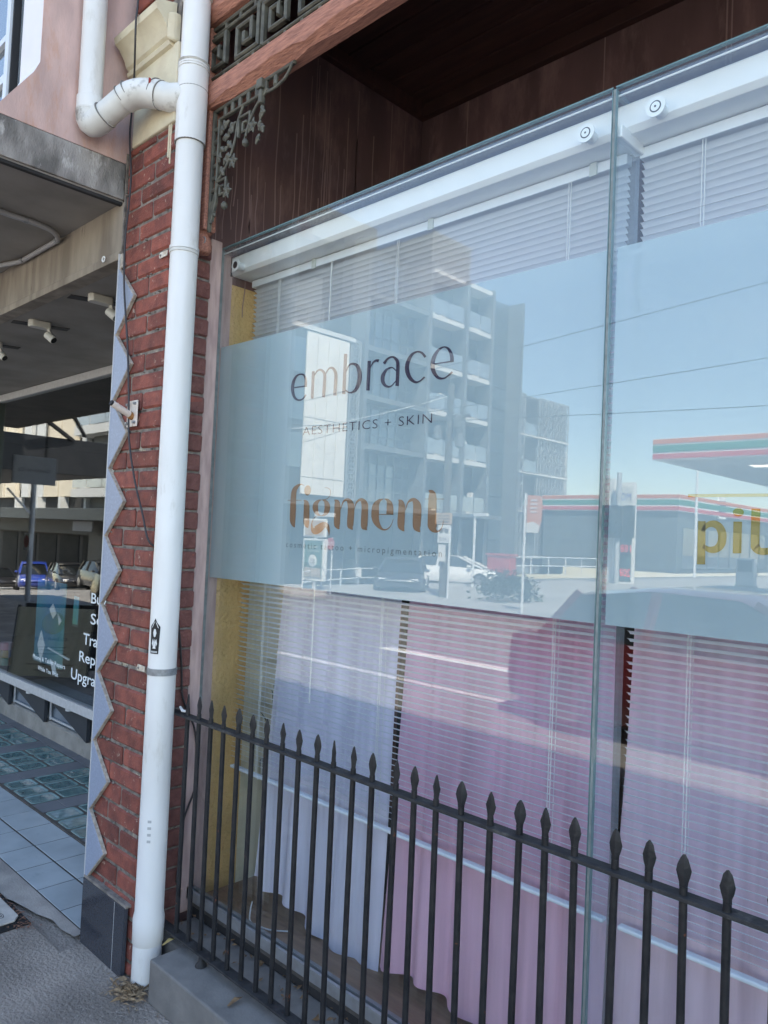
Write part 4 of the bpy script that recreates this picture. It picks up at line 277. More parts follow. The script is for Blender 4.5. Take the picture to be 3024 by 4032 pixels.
M_pvcd = mat('grimy_white_pipe', (.74,.735,.70), (.60,.59,.55), rough=.45, scale=7, c3=(.20,.185,.165), c3scale=10, c3range=(.54,.70))
M_ring = mat('pipe_joint_grime', (.20,.19,.175), rough=.8)
M_galv = mat('galvanised_strap', (.33,.35,.36), (.24,.25,.26), rough=.5, metal=.5, scale=60)
M_conc = mat('stained_concrete', (.36,.335,.31), (.145,.135,.125), rough=.9, scale=4.5, stretch=(1.3,2.2,1.0), det=10, bump=.8, bscale=70, dist=.006, c3=(.60,.57,.54), c3scale=5, c3range=(.56,.70), lo=.40, hi=.60)
M_concu = mat('grey_concrete_soffit', (.27,.25,.225), (.20,.185,.165), rough=.9, scale=3.5, det=9, bump=.2, bscale=60)
M_beam = mat('rust_streaked_concrete', (.31,.27,.22), (.19,.16,.13), rough=.9, scale=3.5, stretch=(3,3,.7), det=9, bump=.35, bscale=60, c3=(.10,.075,.055), c3scale=6, c3range=(.62,.72))
M_tileblue = mat('blue_grey_wall_tile', (.27,.32,.42), (.245,.29,.385), rough=.35, scale=160, c3=(.30,.36,.47), c3scale=90, c3range=(.5,.6))
M_tileedge = mat('chipped_tile_edge', (.52,.46,.38), (.30,.26,.22), rough=.9, scale=60)
M_granite = mat('polished_black_granite', (.035,.039,.050), (.050,.054,.066), rough=.16, scale=220, c3=(.14,.13,.12), c3scale=5, c3range=(.70,.9))
M_black = mat('black_painted_iron', (.010,.011,.014), (.022,.022,.024), rough=.45, spec=.35, scale=30, bump=.9, bscale=110, dist=.002, c3=(.16,.055,.03), c3scale=20, c3range=(.655,.70))
M_rail = mat('dusty_black_rail', (.040,.040,.042), (.022,.022,.024), rough=.6, spec=.3, scale=25, bump=.5, bscale=90, dist=.002, c3=(.11,.105,.10), c3scale=18, c3range=(.56,.75))
M_asph = mat('worn_asphalt', (.37,.315,.270), (.215,.185,.160), rough=.95, scale=3.2, det=12, bump=1., bscale=70, dist=.014, c3=(.50,.45,.40), c3scale=60, c3range=(.58,.68))
M_road = mat('road_asphalt', (.185,.183,.178), (.15,.148,.145), rough=.95, scale=.8, det=10, bump=.3, bscale=80)
M_line = mat('white_road_paint', (.72,.72,.70), (.58,.58,.57), rough=.8, scale=20)
M_kerbstone = mat('grey_concrete_strip', (.42,.38,.345), (.28,.255,.235), rough=.95, scale=7, det=10, bump=.7, bscale=120, dist=.004)
M_blue = mat('bluestone_sill', (.22,.208,.195), (.155,.147,.14), rough=.9, scale=9, det=9, bump=.5, bscale=100, dist=.003, c3=(.33,.31,.29), c3scale=110, c3range=(.72,.76))
M_floort = mat('blue_grey_floor_tile', (.44,.495,.52), (.35,.40,.425), rough=.55, scale=5, det=8, rand=.06, c3=(.24,.29,.32), c3scale=9, c3range=(.60,.8))
M_floord = mat('slate_grey_floor_tile', (.19,.20,.22), (.155,.165,.185), rough=.5, scale=6, rand=.08)
M_grout = mat('dark_grout', (.055,.05,.047), rough=.95)
M_blockf = mat('aged_bronze_frame', (.115,.10,.09), (.07,.065,.06), rough=.7, scale=40)
M_gblock = mat('green_glass_lens', (.13,.25,.25), (.075,.16,.17), rough=.08, scale=30, coat=.6)
M_gblockd = mat('green_glass_rim', (.20,.34,.33), (.15,.27,.27), rough=.15, scale=30)
M_alu = mat('satin_aluminium', (.60,.60,.60), (.52,.52,.52), rough=.45, metal=.1, scale=30)
M_chan = mat('glazing_channel', (.34,.35,.37), (.28,.28,.28), rough=.45, metal=.3, scale=25)
M_white = mat('white_steel_beam', (.90,.91,.90), (.86,.87,.85), rough=.4, scale=8)
M_blind = mat('sky_tinted_slat', (.80,.86,.93), rough=.4)  # white slats; the bluish sky reflection is put into their colour
M_cord = mat('blind_cord', (.82,.83,.82), rough=.7)
M_yellow = mat('mustard_yellow_render', (.74,.475,.20), (.66,.42,.17), rough=.85, scale=8, bump=1., bscale=55, dist=.012)
M_inwall = mat('cream_shop_wall', (.72,.66,.50), rough=.8)
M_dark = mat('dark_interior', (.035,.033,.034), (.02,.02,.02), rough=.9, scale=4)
M_brown = mat('brown_window_floor', (.36,.235,.155), (.28,.18,.125), rough=.6, scale=8, stretch=(1,6,1))
M_rubber = mat('black_rubber', (.012,.012,.013), rough=.6)
M_sil = mat('grey_silicone_joint', (.27,.31,.31), (.18,.21,.21), rough=.6, scale=30)
M_gedge = mat('green_glass_edge', (.16,.27,.28), (.12,.21,.22), rough=.15, scale=12)
M_purple = mat('aubergine_vinyl', (.018,.006,.040), rough=.5)
M_copper = mat('copper_brown_vinyl', (.27,.145,.080), rough=.5)
M_gold = mat('olive_gold_vinyl', (.27,.20,.03), rough=.5)
M_wvinyl = mat('white_vinyl', (.78,.84,.86), rough=.6)
M_paleleaf = mat('dry_leaf', (.30,.19,.10), (.16,.09,.05), rough=.9, scale=60, rand=.3)
M_glass = glassmat('clear_sheet_glass', (.965,.985,.985), f0=.058)
M_topglass = glassmat('roof_sheet_glass', (.80,.86,.90), f0=.06, body=.16, bodycol=(.30,.34,.42))
M_shopglass = glassmat('tinted_shop_glass', (.86,.88,.89), f0=.092)
M_far_glass = glassmat('tower_glass', (.30,.34,.38), f0=.22, body=.55, bodycol=(.10,.14,.17))
M_rail_glass = glassmat('balcony_glass', (.6,.65,.7), f0=.25, body=.55, bodycol=(.36,.42,.46))
M_fin = glassmat('glass_fin', (.93,.97,.99), f0=.05, body=.10, bodycol=(.55,.70,.80))
# frosted film: white translucent vinyl stuck behind the pane
def filmmat():
    m = bpy.data.materials.new('frosted_film'); m.use_nodes = True
    n = m.node_tree.nodes; l = m.node_tree.links.new; n.clear()
    df = n.new('ShaderNodeBsdfDiffuse')
    g_ = n.new('ShaderNodeNewGeometry'); mp_ = n.new('ShaderNodeMapping'); mp_.inputs['Scale'].default_value = (2.5,2.5,.9); l(g_.outputs['Position'], mp_.inputs[0])
    t_ = n.new('ShaderNodeTexNoise'); t_.inputs['Scale'].default_value = 2.2; t_.inputs['Detail'].default_value = 8; l(mp_.outputs[0], t_.inputs[0])
    x_ = n.new('ShaderNodeMix'); x_.data_type = 'RGBA'; x_.inputs[6].default_value = (.48,.62,.67,1); x_.inputs[7].default_value = (.57,.70,.74,1); l(t_.outputs[0], x_.inputs[0]); l(x_.outputs[2], df.inputs[0])
    tl = n.new('ShaderNodeBsdfTranslucent'); tl.inputs[0].default_value = (.55,.66,.68,1)
    rf = n.new('ShaderNodeBsdfRefraction'); rf.inputs['Roughness'].default_value = .22; rf.inputs['IOR'].default_value = 1.0; rf.inputs[0].default_value = (.8,.88,.88,1)
    a = n.new('ShaderNodeMixShader'); a.inputs[0].default_value = .25; l(df.outputs[0], a.inputs[1]); l(tl.outputs[0], a.inputs[2])
    b = n.new('ShaderNodeMixShader'); b.inputs[0].default_value = .20; l(a.outputs[0], b.inputs[1]); l(rf.outputs[0], b.inputs[2])
    o = n.new('ShaderNodeOutputMaterial'); l(b.outputs[0], o.inputs[0]); return m
M_film = filmmat()

# ================================================================ GROUND
def gz(x): return 0.0 if x > -20 else .08*(x+20)
xs = [-160,-120,-90,-70,-60,-50,-40,-30,-24,-20,0,200]
def strip(y0, y1, dz, name, m, x0=-160, x1=200, thick=0):
    mb = MB(); pts = sorted(set([x0,x1]+[x for x in xs if x0 < x < x1]))
    for a, b in zip(pts, pts[1:]):
        mb.quad((a,y0,gz(a)+dz),(b,y0,gz(b)+dz),(b,y1,gz(b)+dz),(a,y1,gz(a)+dz))
        if thick: mb.quad((a,y0,gz(a)+dz-thick),(b,y0,gz(b)+dz-thick),(b,y0,gz(b)+dz),(a,y0,gz(a)+dz))
    o = mb.build(name, m, recalc=False); o['kind'] = 'structure'; return o
strip(-300, 60, -.14, 'ground', M_road, -160, 200)
road = strip(-10.6, -1.55, -.12, 'road', M_road)
strip(-1.40, 1.40, 0, 'footpath', M_asph, -160, 60)
kb = strip(-1.55, -1.40, .0, 'kerb', M_blue, thick=.14)
ln = MB()
for (a, b, y, w) in ((-15,-2,-3.9,.10),(-40,-16,-3.9,.10),(-30,20,-6.9,.10)):
    ln.quad((a,y-w/2,gz(a)-.115),(b,y-w/2,gz(b)-.115),(b,y+w/2,gz(b)-.115),(a,y+w/2,gz(a)-.115))
for i in range(5):
    x = -22+i*4.2; ln.quad((x,-9.3,-.115),(x+2,-9.3,-.115),(x+2,-9.2,-.115),(x,-9.2,-.115))
ln.quad((-9,-5.95,-.115),(2,-5.95,-.115),(2,-5.62,-.115),(-9,-5.62,-.115))
o = ln.build('lane_marking', M_line, recalc=False); o['kind'] = 'structure'
far = strip(-90, -12.6, -.02, 'forecourt', mat('pale_concrete_forecourt', (.34,.34,.33), (.27,.27,.265), rough=.9, scale=.5), -24, 60)
# traffic island in front of the forecourt
isl = MB(); isl.prism([(-19.9,-11.0),(-17.3,-10.4),(-16.5,-10.55),(-16.6,-11.2),(-19.0,-13.4),(-20.6,-13.2)], 'z', -.12, .02)
o = isl.build('traffic_island', M_kerbstone, bevel=.03); o['kind'] = 'structure'

# footpath edge strip between the asphalt and the tiles
e = MB()
R.seed(3)
nx = 60
for i in range(nx):
    a = -9.0 + i*(9.0-3.172)/nx; b = -9.0 + (i+1)*(9.0-3.172)/nx
    yf = lambda k: 1.395+.010*math.sin(k*2.3)+.008*math.sin(k*5.1)+(.018*max(0,k-54))
    ya = yf(i); yb = yf(i+1)
    e.quad((a,ya,.004),(b,yb,.004),(b,1.53,.006),(a,1.53,.006))
o = e.build('edge_strip', M_kerbstone, recalc=False); o['kind'] = 'structure'
e = MB(); e.quad((-3.1,1.39,.001),(8,1.39,.001),(8,1.60,.001),(-3.1,1.60,.001)); e.quad((-60,1.39,-.02),(-3.1,1.39,-.02),(-3.1,2.7,-.02),(-60,2.7,-.02))
o = e.build('footpath_margin', M_asph, recalc=False); o['kind'] = 'structure'

# tiled entry floor of the neighbouring shop
tf = structure('entry_floor', (-5, 1.9, 0))
MB().box(-8.6,-3.14,1.532,2.64,-.02,.0042).build('grout_bed', M_grout, tf)
def tile_at(x0, x1, y0, y1, m, name='floor_tile', z=.006):
    mb = MB().box(x0+.003, x1-.003, y0+.002, y1-.002, .0005, z + R.uniform(-.0006,.0006)); return mb.build(name, m, tf, bevel=.0012, segs=1)
proto = None
for r_, (y0, y1) in enumerate(((1.536,1.722),(1.728,1.925))):
    for i in range(21):
        x1 = -3.16 - .262*i + (.0 if r_ == 0 else .005); x0 = x1-.262
        if proto is None: proto = tile_at(x0, x1, y0, y1, M_floort); bx, by, pw = (x0+x1)/2, (y0+y1)/2, y1-y0
        else: share(proto, 'floor_tile', loc=((x0+x1)/2-bx, (y0+y1)/2-by*((y1-y0)/pw)+0 + (0), R.uniform(-.0006,.0006)), scale=(1,(y1-y0)/pw,1), parent=tf)
# fix scaled copies (scale is about the parent origin)
for o in [c for c in tf.children if c.name.startswith('floor_tile') and c is not proto]:
    s_ = o.scale.y
    o.location.y = o.location.y + 0 if abs(s_-1) < 1e-6 else (1.8265-1.9) - (by-1.9)*s_
MB().box(-8.6,-3.14,1.925,1.940,.0043,.012).build('metal_trim', M_blockf, tf)
def slab(x0, x1, y0, y1): tile_at(x0, x1, y0, y1, M_floord, 'border_tile', .008)
gx = -3.94
grp = []
for k in range(7):
    x1 = -4.12 + .0 - .69*k + .52 - .0
    grp.append(x1)
# light wells: groups of three glass lenses along X, three rows deep
lens = None
for k in range(8):
    gx1 = -3.43 - .69*k
    gx0 = gx1 - .52
    MB().box(gx0, gx1, 1.942, 2.535, .0043, .007).build('lens_frame', M_blockf, tf)
    for i in range(3):
        for j in range(3):
            cx_ = gx0 + .087 + .173*i; cy_ = 2.04 + .198*j
            if lens is None:
                lb = MB()
                def rr(hx, hy, r, z, n=4):
                    P = []
                    for sx, sy, a0 in ((1,1,0),(-1,1,90),(-1,-1,180),(1,-1,270)):
                        for q in range(n):
                            a = math.radians(a0+90*q/(n-1)); P.append((cx_+sx*(hx-r)+r*math.cos(a), cy_+sy*(hy-r)+r*math.sin(a), z))
                    return P
                rings = [rr(.079,.090,.022,.0068), rr(.077,.088,.022,.0095), rr(.072,.083,.02,.0098), rr(.062,.073,.014,.0072), rr(.056,.066,.012,.0072)]
                vv = [p for q in rings for p in q]; n_ = 16
                ff = [(i_*n_+j_, i_*n_+(j_+1)%n_, (i_+1)*n_+(j_+1)%n_, (i_+1)*n_+j_) for i_ in range(4) for j_ in range(n_)] + [tuple(range(4*n_, 5*n_))]
                lens = lb.add(vv, ff).build('glass_lens', M_gblockd, tf, smooth=30)
                lens.data.materials.append(M_gblock)
                for p in lens.data.polygons:
                    if len(p.vertices) > 4 or p.index >= 48: p.material_index = 1
                lcx, lcy = cx_, cy_
            else: share(lens, 'glass_lens', loc=(cx_-lcx, cy_-lcy, 0), parent=tf)
    slab(gx0-.17, gx0, 1.942, 2.09); slab(gx0-.17, gx0, 2.09, 2.535)
for k in range(9): slab(-3.4-.62*(k+1)+.25, -3.4-.62*k+.25, 2.538, 2.63)

# pit cover in the footpath
pc = thing('pit_cover', 'pale grey cast utility pit cover with raised lines and numbers, set in the footpath', 'pit cover', (-3.8,1.15,0))
MB().prism([(-4.60,.62),(-3.40,.62),(-3.40,1.40),(-4.60,1.40)], 'z', .0012, .006).build('pit_frame', M_rubber, pc)
MB().prism([(-4.55,.66),(-3.485,.66),(-3.45,.69),(-3.45,1.35),(-3.485,1.378),(-4.55,1.378)], 'z', .006, .014).build('lid', mat('cast_lid', (.58,.54,.49), (.46,.43,.39), rough=.8, scale=20, bump=.3, bscale=80), pc, bevel=.002)
rl = MB(); R.seed(5)
pts_ = [(-4.45+.11*i+R.uniform(-.02,.02), .74+.1*j+R.uniform(-.02,.02)) for i in range(9) for j in range(6)]
for i in range(9):
    for j in range(6):
        p = pts_[i*6+j]
        if i < 8 and R.random() < .8: rl.bar((*p,.0150), (*pts_[(i+1)*6+j],.0150), .006, .003)
        if j < 5 and R.random() < .8: rl.bar((*p,.0150), (*pts_[i*6+j+1],.0150), .006, .003)
rl.build('raised_line', M_grout, pc)
text('embossed_number', '® 3990-2001', M_grout, -3.50, 1.30, .42, .03, .0146, pc, plane='z', flip=-1).rotation_euler = (0,0,0)
lf = MB(); n_=14
lf.add([(-3.74+.032*math.cos(2*PI*i/n_)*(1+.12*math.sin(3*2*PI*i/n_)), 1.235+.021*math.sin(2*PI*i/n_), .022+.006*math.cos(4*PI*i/n_)) for i in range(n_)]+[(-3.74,1.235,.019)], [(i,(i+1)%n_,n_) for i in range(n_)])
o = lf.build('green_leaf', mat('fresh_leaf', (.30,.42,.06), rough=.5)); o['label'] = 'single bright green leaf lying on the pale pit cover'; o['category'] = 'leaf'

# ================================================================ BRICK PILLAR
PX0, PX1, PY0, PY1 = -3.126, -2.745, 1.52, 1.725
bp = thing('brick_pillar', 'red painted brick pillar with worn edges between the two shopfronts', 'pillar', (-2.95,1.62,0))
MB().box(PX0+.004, PX1-.010, PY0+.007, PY1-.004, 0, 6.2).build('mortar_core', M_mortar, bp)
def brick(x0, x1, y0, y1, z0, z1, m, name='brick', jit=.0014, bev=.0045):
    mb = MB().box(x0, x1, y0, y1, z0, z1)
    mb.v = [(a+R.uniform(-jit,jit), b+R.uniform(-jit,jit), c+R.uniform(-jit,jit)) for a, b, c in mb.v]
    return mb.build(name, m, bp, bevel=bev, segs=1)
R.seed(8)
H = .0805
for i in range(0, 77):
    z0 = 1.745 - H*21 + H*(i-1) + .0045; z1 = z0 + H - .010
    if z0 < -.03: z0 = max(z0, .0)
    if z1 < .02: continue
    if 3.37 < z1 and z0 < 3.90: 
        if z0 < 3.38: z1 = min(z1, 3.385)
        else: continue
    if z1 - z0 < .02: continue
    z0 = max(z0, .002)
    A = (i % 2 == 0)
    yo = R.uniform(-.0025,.0015)
    if A:
        cb = brick(-2.892, PX1, PY0+yo, PY1-.008, z0, z1, M_brick, bev=.009)
        brick(PX0, -2.902, PY0+R.uniform(-.003,.002), PY0+.10, z0, z1, M_brick)
        if i < 0: brick(PX0, -3.120, PY0+R.uniform(-.002,.002), PY0+.10, z0, z1, M_brick)
    else:
        brick(-2.999, PX1, PY0+yo, PY0+.103, z0, z1, M_brick, bev=.009)
        brick(PX0, -3.009, PY0+R.uniform(-.003,.002), PY0+.10, z0, z1, M_brick)
        brick(PX1-.10, PX1+R.uniform(-.002,.001), PY0+.113, PY1-.006, z0, z1, M_brickd, bev=.006)
    if A: brick(PX1-.10, PX1+.0015, PY0+.085, PY1-.003, z0, z1, M_brickd, bev=.006)
# crumbling mortar lumps on the left arris and in the joints
mbx = MB()
for i in range(240):
    z = R.uniform(.3,3.35); 
    if R.random() < .55: x, y = PX0+.005+R.uniform(-.006,.03), PY0+R.uniform(-.006,.004)
    else:
        z = 1.745 - H*21 + H*R.randint(3,41)+R.uniform(-.003,.003); x = R.uniform(PX0, PX1-.01); y = PY0+.002
    s = R.uniform(.003,.009)
    mbx.lathe([(s*.3,-s*.5),(s,0),(s*.4,s*.5)], (x,y,z), 5)
mbx.build('mortar_lump', M_mortar, bp, kind='stuff')
# cream capital and block
cb = MB().box(PX0+.03, PX1+.003, 1.512, PY1, 3.388, 3.72)
cb.build('painted_block', M_cream, bp, bevel=.008)
prof = [(1.52,3.705),(1.497,3.712),(1.492,3.726),(1.499,3.738),(1.487,3.748),(1.478,3.775),(1.452,3.812),(1.432,3.825),(1.426,3.852),(1.440,3.868),(1.52,3.892)]
cap = MB().prism(prof, 'x', PX0-.01, PX1-.035)
cap.build('cornice_moulding', M_cream, bp, smooth=25)
MB().prism([(PX1-.036,1.475),(PX1-.012,1.50),(PX1-.010,1.60),(PX1-.036,1.60)], 'z', 3.72, 3.84).build('broken_end', M_cream, bp, bevel=.012)
MB().box(PX1-.044, PX1-.034, 1.514, 1.5205, 3.25, 3.385).build('fluted_drop', M_cream, bp, bevel=.003)
MB().box(PX1-.028, PX1-.020, 1.514, 1.5205, 3.22, 3.385).build('fluted_drop', M_cream, bp, bevel=.003)
# black granite plinth facing
MB().prism([(-3.128,0),(-2.768,0),(-2.766,.268),(-3.126,.268)], 'y', 1.494, 1.512).build('granite_plinth', M_granite, bp, bevel=.0015)
MB().box(-2.845,-2.843,1.4935,1.496,.0,.266).build('plinth_joint', M_alu, bp)
MB().prism([(-3.130,.265),(-2.76,.265),(-2.76,.277),(-3.130,.277)], 'y', 1.497, 1.53).build('mortar_bed', M_mortar, bp, bevel=.003)
# zigzag tile facing
zt = thing('zigzag_tile_trim', 'saw-toothed strip of blue grey tiles edging the left side of the brick pillar', 'tile trim', (-3.1,1.5,.28))
P0 = .260; PITCH = .2893
for k in range(9):
    z0 = P0 + PITCH*k; z1 = z0 + PITCH
    j = R.uniform(-.004,.004)
    poly = [(-3.129, z0+.002), (-3.122, z0+.004), (-2.983+j, z0+.148), (-3.122, z1-.004), (-3.129, z1-.002)]
    MB().prism(poly, 'y', 1.501, 1.512).build('tile', M_tileblue, zt, bevel=.001, segs=1)
    MB().prism([(-3.126,z0-.002),(-2.976+j,z0+.148),(-3.126,z1+.002)], 'y', 1.5025, 1.517).build('tile_backing', M_tileedge, zt)
MB().box(-3.133,-3.128,1.499,1.513,.265,2.93).build('edge_bead', M_alu, zt)
MB().box(-3.128,-3.108,1.505,1.514,2.868,2.93).build('mortar_patch', M_tileedge, zt, bevel=.003)

# ================================================================ DOWNPIPES
dp = thing('downpipe', 'white painted main downpipe running full height beside the brick pillar', 'drainpipe', (-2.68,1.555,0))
CX, CY = -2.684, 1.555
pr = .0545
MB().lathe([(pr,0.0),(pr,.17),],(CX,CY,0),28).build('pipe_foot', M_pvc, dp, smooth=True)
MB().lathe([(pr,.155),(pr+.004,.16),(pr+.005,.25),(pr,.275),(pr-.0005,3.29)],(CX,CY,0),32).build('pipe', M_pvc, dp, smooth=True)
MB().lathe([(pr+.0055,3.285),(pr+.0055,3.58),(pr+.0065,3.585),(pr+.0065,3.60),(pr,3.605),(pr-.001,6.2)],(CX,CY,0),32).build('upper_pipe', M_pvc, dp, smooth=30)
for z in (3.286,3.50): MB().lathe([(pr+.0045,z-.0015),(pr+.0068,z),(pr+.0045,z+.0025)],(CX,CY,0),28).build('joint_line', M_ring, dp)
for z in (3.582,3.592,3.602,3.61, 3.875,3.885,3.895,3.905): MB().lathe([(pr+.002,z-.004),(pr+.0085,z),(pr+.002,z+.004)],(CX,CY,0),28).build('rubber_ridge', M_pvcd, dp, smooth=60)
# tee arm towards the elbow
tdir = Vector((-3.12+2.684, 1.375-1.555, -.02)).normalized()
def bend(a, c, b, n=7):
    a, c, b = Vector(a), Vector(c), Vector(b)
    return [a*(1-t)**2 + c*2*t*(1-t) + b*t*t for t in [i/n for i in range(n+1)]]
T = Vector((CX,CY,3.478))
bt = bend((-2.790,1.477,3.492),(-2.90,1.425,3.535),(-2.955,1.405,3.505))
MB().tube([T, Vector((-2.76,1.50,3.480)), Vector((-2.805,1.472,3.498))], pr*.99, 26).build('tee_arm', M_pvcd, dp, smooth=True)
MB().tube(bt, .0555, 26).build('bend', M_pvcd, dp, smooth=True)
MB().tube([(-2.935,1.412,3.520),(-3.085,1.352,3.432)], .0505, 26).build('sloping_pipe', M_pvcd, dp, smooth=True)
eb = bend((-3.045,1.366,3.455),(-3.135,1.335,3.395),(-3.120,1.331,3.485),8)
MB().tube(eb, .0545, 26).build('elbow', M_pvcd, dp, smooth=True)
for p, d_ in (((-2.793,1.478,3.492),(-.7,-.4,.3)),((-2.815,1.465,3.505),(-.7,-.35,.3)),((-2.925,1.414,3.522),(-.8,-.3,-.45)),((-2.955,1.403,3.508),(-.8,-.3,-.5)),((-3.045,1.366,3.455),(-.8,-.3,-.45))):
    d_ = Vector(d_).normalized(); p = Vector(p)
    MB().tube([p-d_*.0015, p+d_*.0015], .0565, 26).build('joint_ring', M_ring, dp)
MB().box(-2.786,-2.783,1.416,1.425,3.515,3.535).build('red_mark', mat('red_primer_mark', (.35,.04,.03)), dp)
# straps
def strap(z, m, w=.018):
    MB().lathe([(pr-.001,z-w/2),(pr+.003,z-w/2),(pr+.003,z+w/2),(pr-.001,z+w/2)],(CX,CY,0),28).build('strap', m, dp, smooth=30)
    t = MB().prism([(-2.79,z-.011),(-2.735,z-.009),(-2.735,z+.011),(-2.79,z+.013),(-2.797,z)], 'y', 1.508, 1.511).build('strap_tab', mat('cream_strap',(.70,.66,.58),(.5,.4,.3),scale=60), dp)
    MB().lathe([(.004,1.504),(.005,1.508)],(-2.782,0,z),8,'y').build('screw', M_ring, dp)
strap(1.195, M_galv, .026); strap(2.845, M_pvcd, .012)
MB().lathe([(pr-.001,2.852),(pr+.0035,2.853),(pr+.0035,2.866),(pr-.001,2.867)],(CX,CY,0),28).build('collar', M_pvc, dp, smooth=30)
# faded printed marks near the foot
for z in (.575,.60,.625,.55): MB().prism([(CX+(pr+k)*math.sin(a), CY-(pr+k)*math.cos(a)) for a, k in ((.62,.0004),(.88,.0004),(.88,-.003),(.62,-.003))], 'z', z, z+.010).build('faded_print', mat('faded_grey_print',(.45,.45,.44)), dp)
# sticker on the pipe
st = thing('sticker', 'small black arch-shaped sticker with a white long-haired figure on the downpipe', 'sticker', (CX-.016,1.5,1.33))
def onpipe(u, z, k=0):
    a = u/pr; return (CX + (pr+.0008+k)*math.sin(a+ST_A), CY-(pr+.0008+k)*math.cos(a+ST_A), z)
ST_A = .39
def sticker_poly(poly, m, k, nm):
    # vertical strips that follow the curve of the pipe
    xs_ = [p[0] for p in poly]; u0, u1 = min(xs_), max(xs_); n_ = max(2, int((u1-u0)/.0035)); cols = []
    for i in range(n_+1):
        u = min(max(u0+(u1-u0)*i/n_, u0+1e-5), u1-1e-5); zz = []
        for (xa,za),(xb,zb) in zip(poly, poly[1:]+poly[:1]):
            if (xa-u)*(xb-u) <= 0 and abs(xb-xa) > 1e-9: zz.append(za+(zb-za)*(u-xa)/(xb-xa))
        cols.append((u, min(zz), max(zz)))
    mb = MB()
    for (ua,la,ha),(ub,lb,hb) in zip(cols, cols[1:]): mb.quad(onpipe(ua,la,k),onpipe(ub,lb,k),onpipe(ub,hb,k),onpipe(ua,ha,k))
    mb.build(nm, m, st)
bz = 1.30
sticker_poly([(-.019,bz-.034),(.019,bz-.034),(.020,bz+.062),(.022,bz+.070),(.016,bz+.078),(.008,bz+.086),(0,bz+.102),(-.008,bz+.086),(-.016,bz+.078),(-.022,bz+.070),(-.020,bz+.062)], M_rubber, 0, 'backing')
MWh = mat('sticker_white', (.72,.72,.70))
sticker_poly([(-.015,bz-.016),(-.0135,bz-.016),(-.0135,bz+.064),(-.006,bz+.080),(0,bz+.092),(-.008,bz+.082),(-.0155,bz+.066)], MWh, .0005, 'arch_line')
sticker_poly([(.015,bz-.016),(.0135,bz-.016),(.0135,bz+.064),(.006,bz+.080),(0,bz+.092),(.008,bz+.082),(.0155,bz+.066)], MWh, .0005, 'arch_line')
sticker_poly([(-.009,bz-.012),(-.003,bz+.012),(-.004,bz+.03),(-.010,bz+.02),(-.012,bz+.005)], MWh, .0005, 'hair')
sticker_poly([(.009,bz-.012),(.003,bz+.012),(.004,bz+.03),(.010,bz+.02),(.012,bz+.005)], MWh, .0005, 'hair')
sticker_poly([(.0075*math.cos(i*PI/6), bz+.046+.016*math.sin(i*PI/6)) for i in range(12)], MWh, .0005, 'head')
sticker_poly([(-.007,bz-.014),(.007,bz-.014),(.003,bz+.008),(0,bz+.024),(-.003,bz+.008)], MWh, .0005, 'robe')
for i in range(7): sticker_poly([(-.0145+.0042*i,bz-.030),(-.0120+.0042*i,bz-.030),(-.0120+.0042*i,bz-.023),(-.0145+.0042*i,bz-.023)], MWh, .0005, 'lettering')

up_ = thing('branch_downpipe', 'shorter white downpipe standing in front of the pink wall above the canopy', 'drainpipe', (-3.12,1.33,3.5))
MB().lathe([(.0525,3.475),(.0535,3.48),(.0535,3.535),(.048,3.54),(.048,5.6)],(-3.12,1.331,0),28).build('pipe', M_pvc, up_, smooth=30)
MB().lathe([(.050,3.470),(.0548,3.475),(.0548,3.482),(.050,3.486)],(-3.12,1.331,0),28).build('joint_ring', M_pvcd, up_, smooth=30)

# loose cable down the pillar
cp = [(-2.92,1.420,4.4),(-2.92,1.420,3.93),(-2.925,1.418,3.83),(-2.945,1.43,3.74),(-3.02,1.47,3.65),(-3.08,1.497,3.54),(-3.097,1.503,3.433),(-3.070,1.505,3.261),(-3.062,1.498,3.117),(-3.060,1.490,2.976),(-3.043,1.488,2.771),(-2.994,1.492,2.525),(-2.960,1.494,2.30),(-2.925,1.488,2.11),(-2.868,1.494,1.936),(-2.80,1.500,1.80),(-2.748,1.502,1.70),(-2.735,1.55,1.64),(-2.738,1.64,1.4),(-2.735,1.669,1.219),(-2.735,1.68,1.09),(-2.735,1.695,1.04),(-2.76,1.735,.98),(-2.77,1.775,.90),(-2.78,1.80,.70),(-2.765,1.74,.56),(-2.74,1.72,.50),(-2.735,1.70,.32)]
def smooth_path(p, n=5):
    P = [Vector(p[0])*2-Vector(p[1])] + [Vector(q) for q in p] + [Vector(p[-1])*2-Vector(p[-2])]; out=[]
    for i in range(1, len(P)-2):
        for k in range(n):
            t=k/n; a,b,c,d=P[i-1:i+3]; out.append(.5*((2*b)+(-a+c)*t+(2*a-5*b+4*c-d)*t*t+(-a+3*b-3*c+d)*t**3))
    out.append(P[-2]); return out
o = MB().tube(smooth_path(cp), .0042, 7).build('cable', mat('black_cable', (.03,.026,.028), rough=.5), smooth=True)
o['label'] = 'thin black cable hanging loosely down the front of the brick pillar'; o['category'] = 'cable'
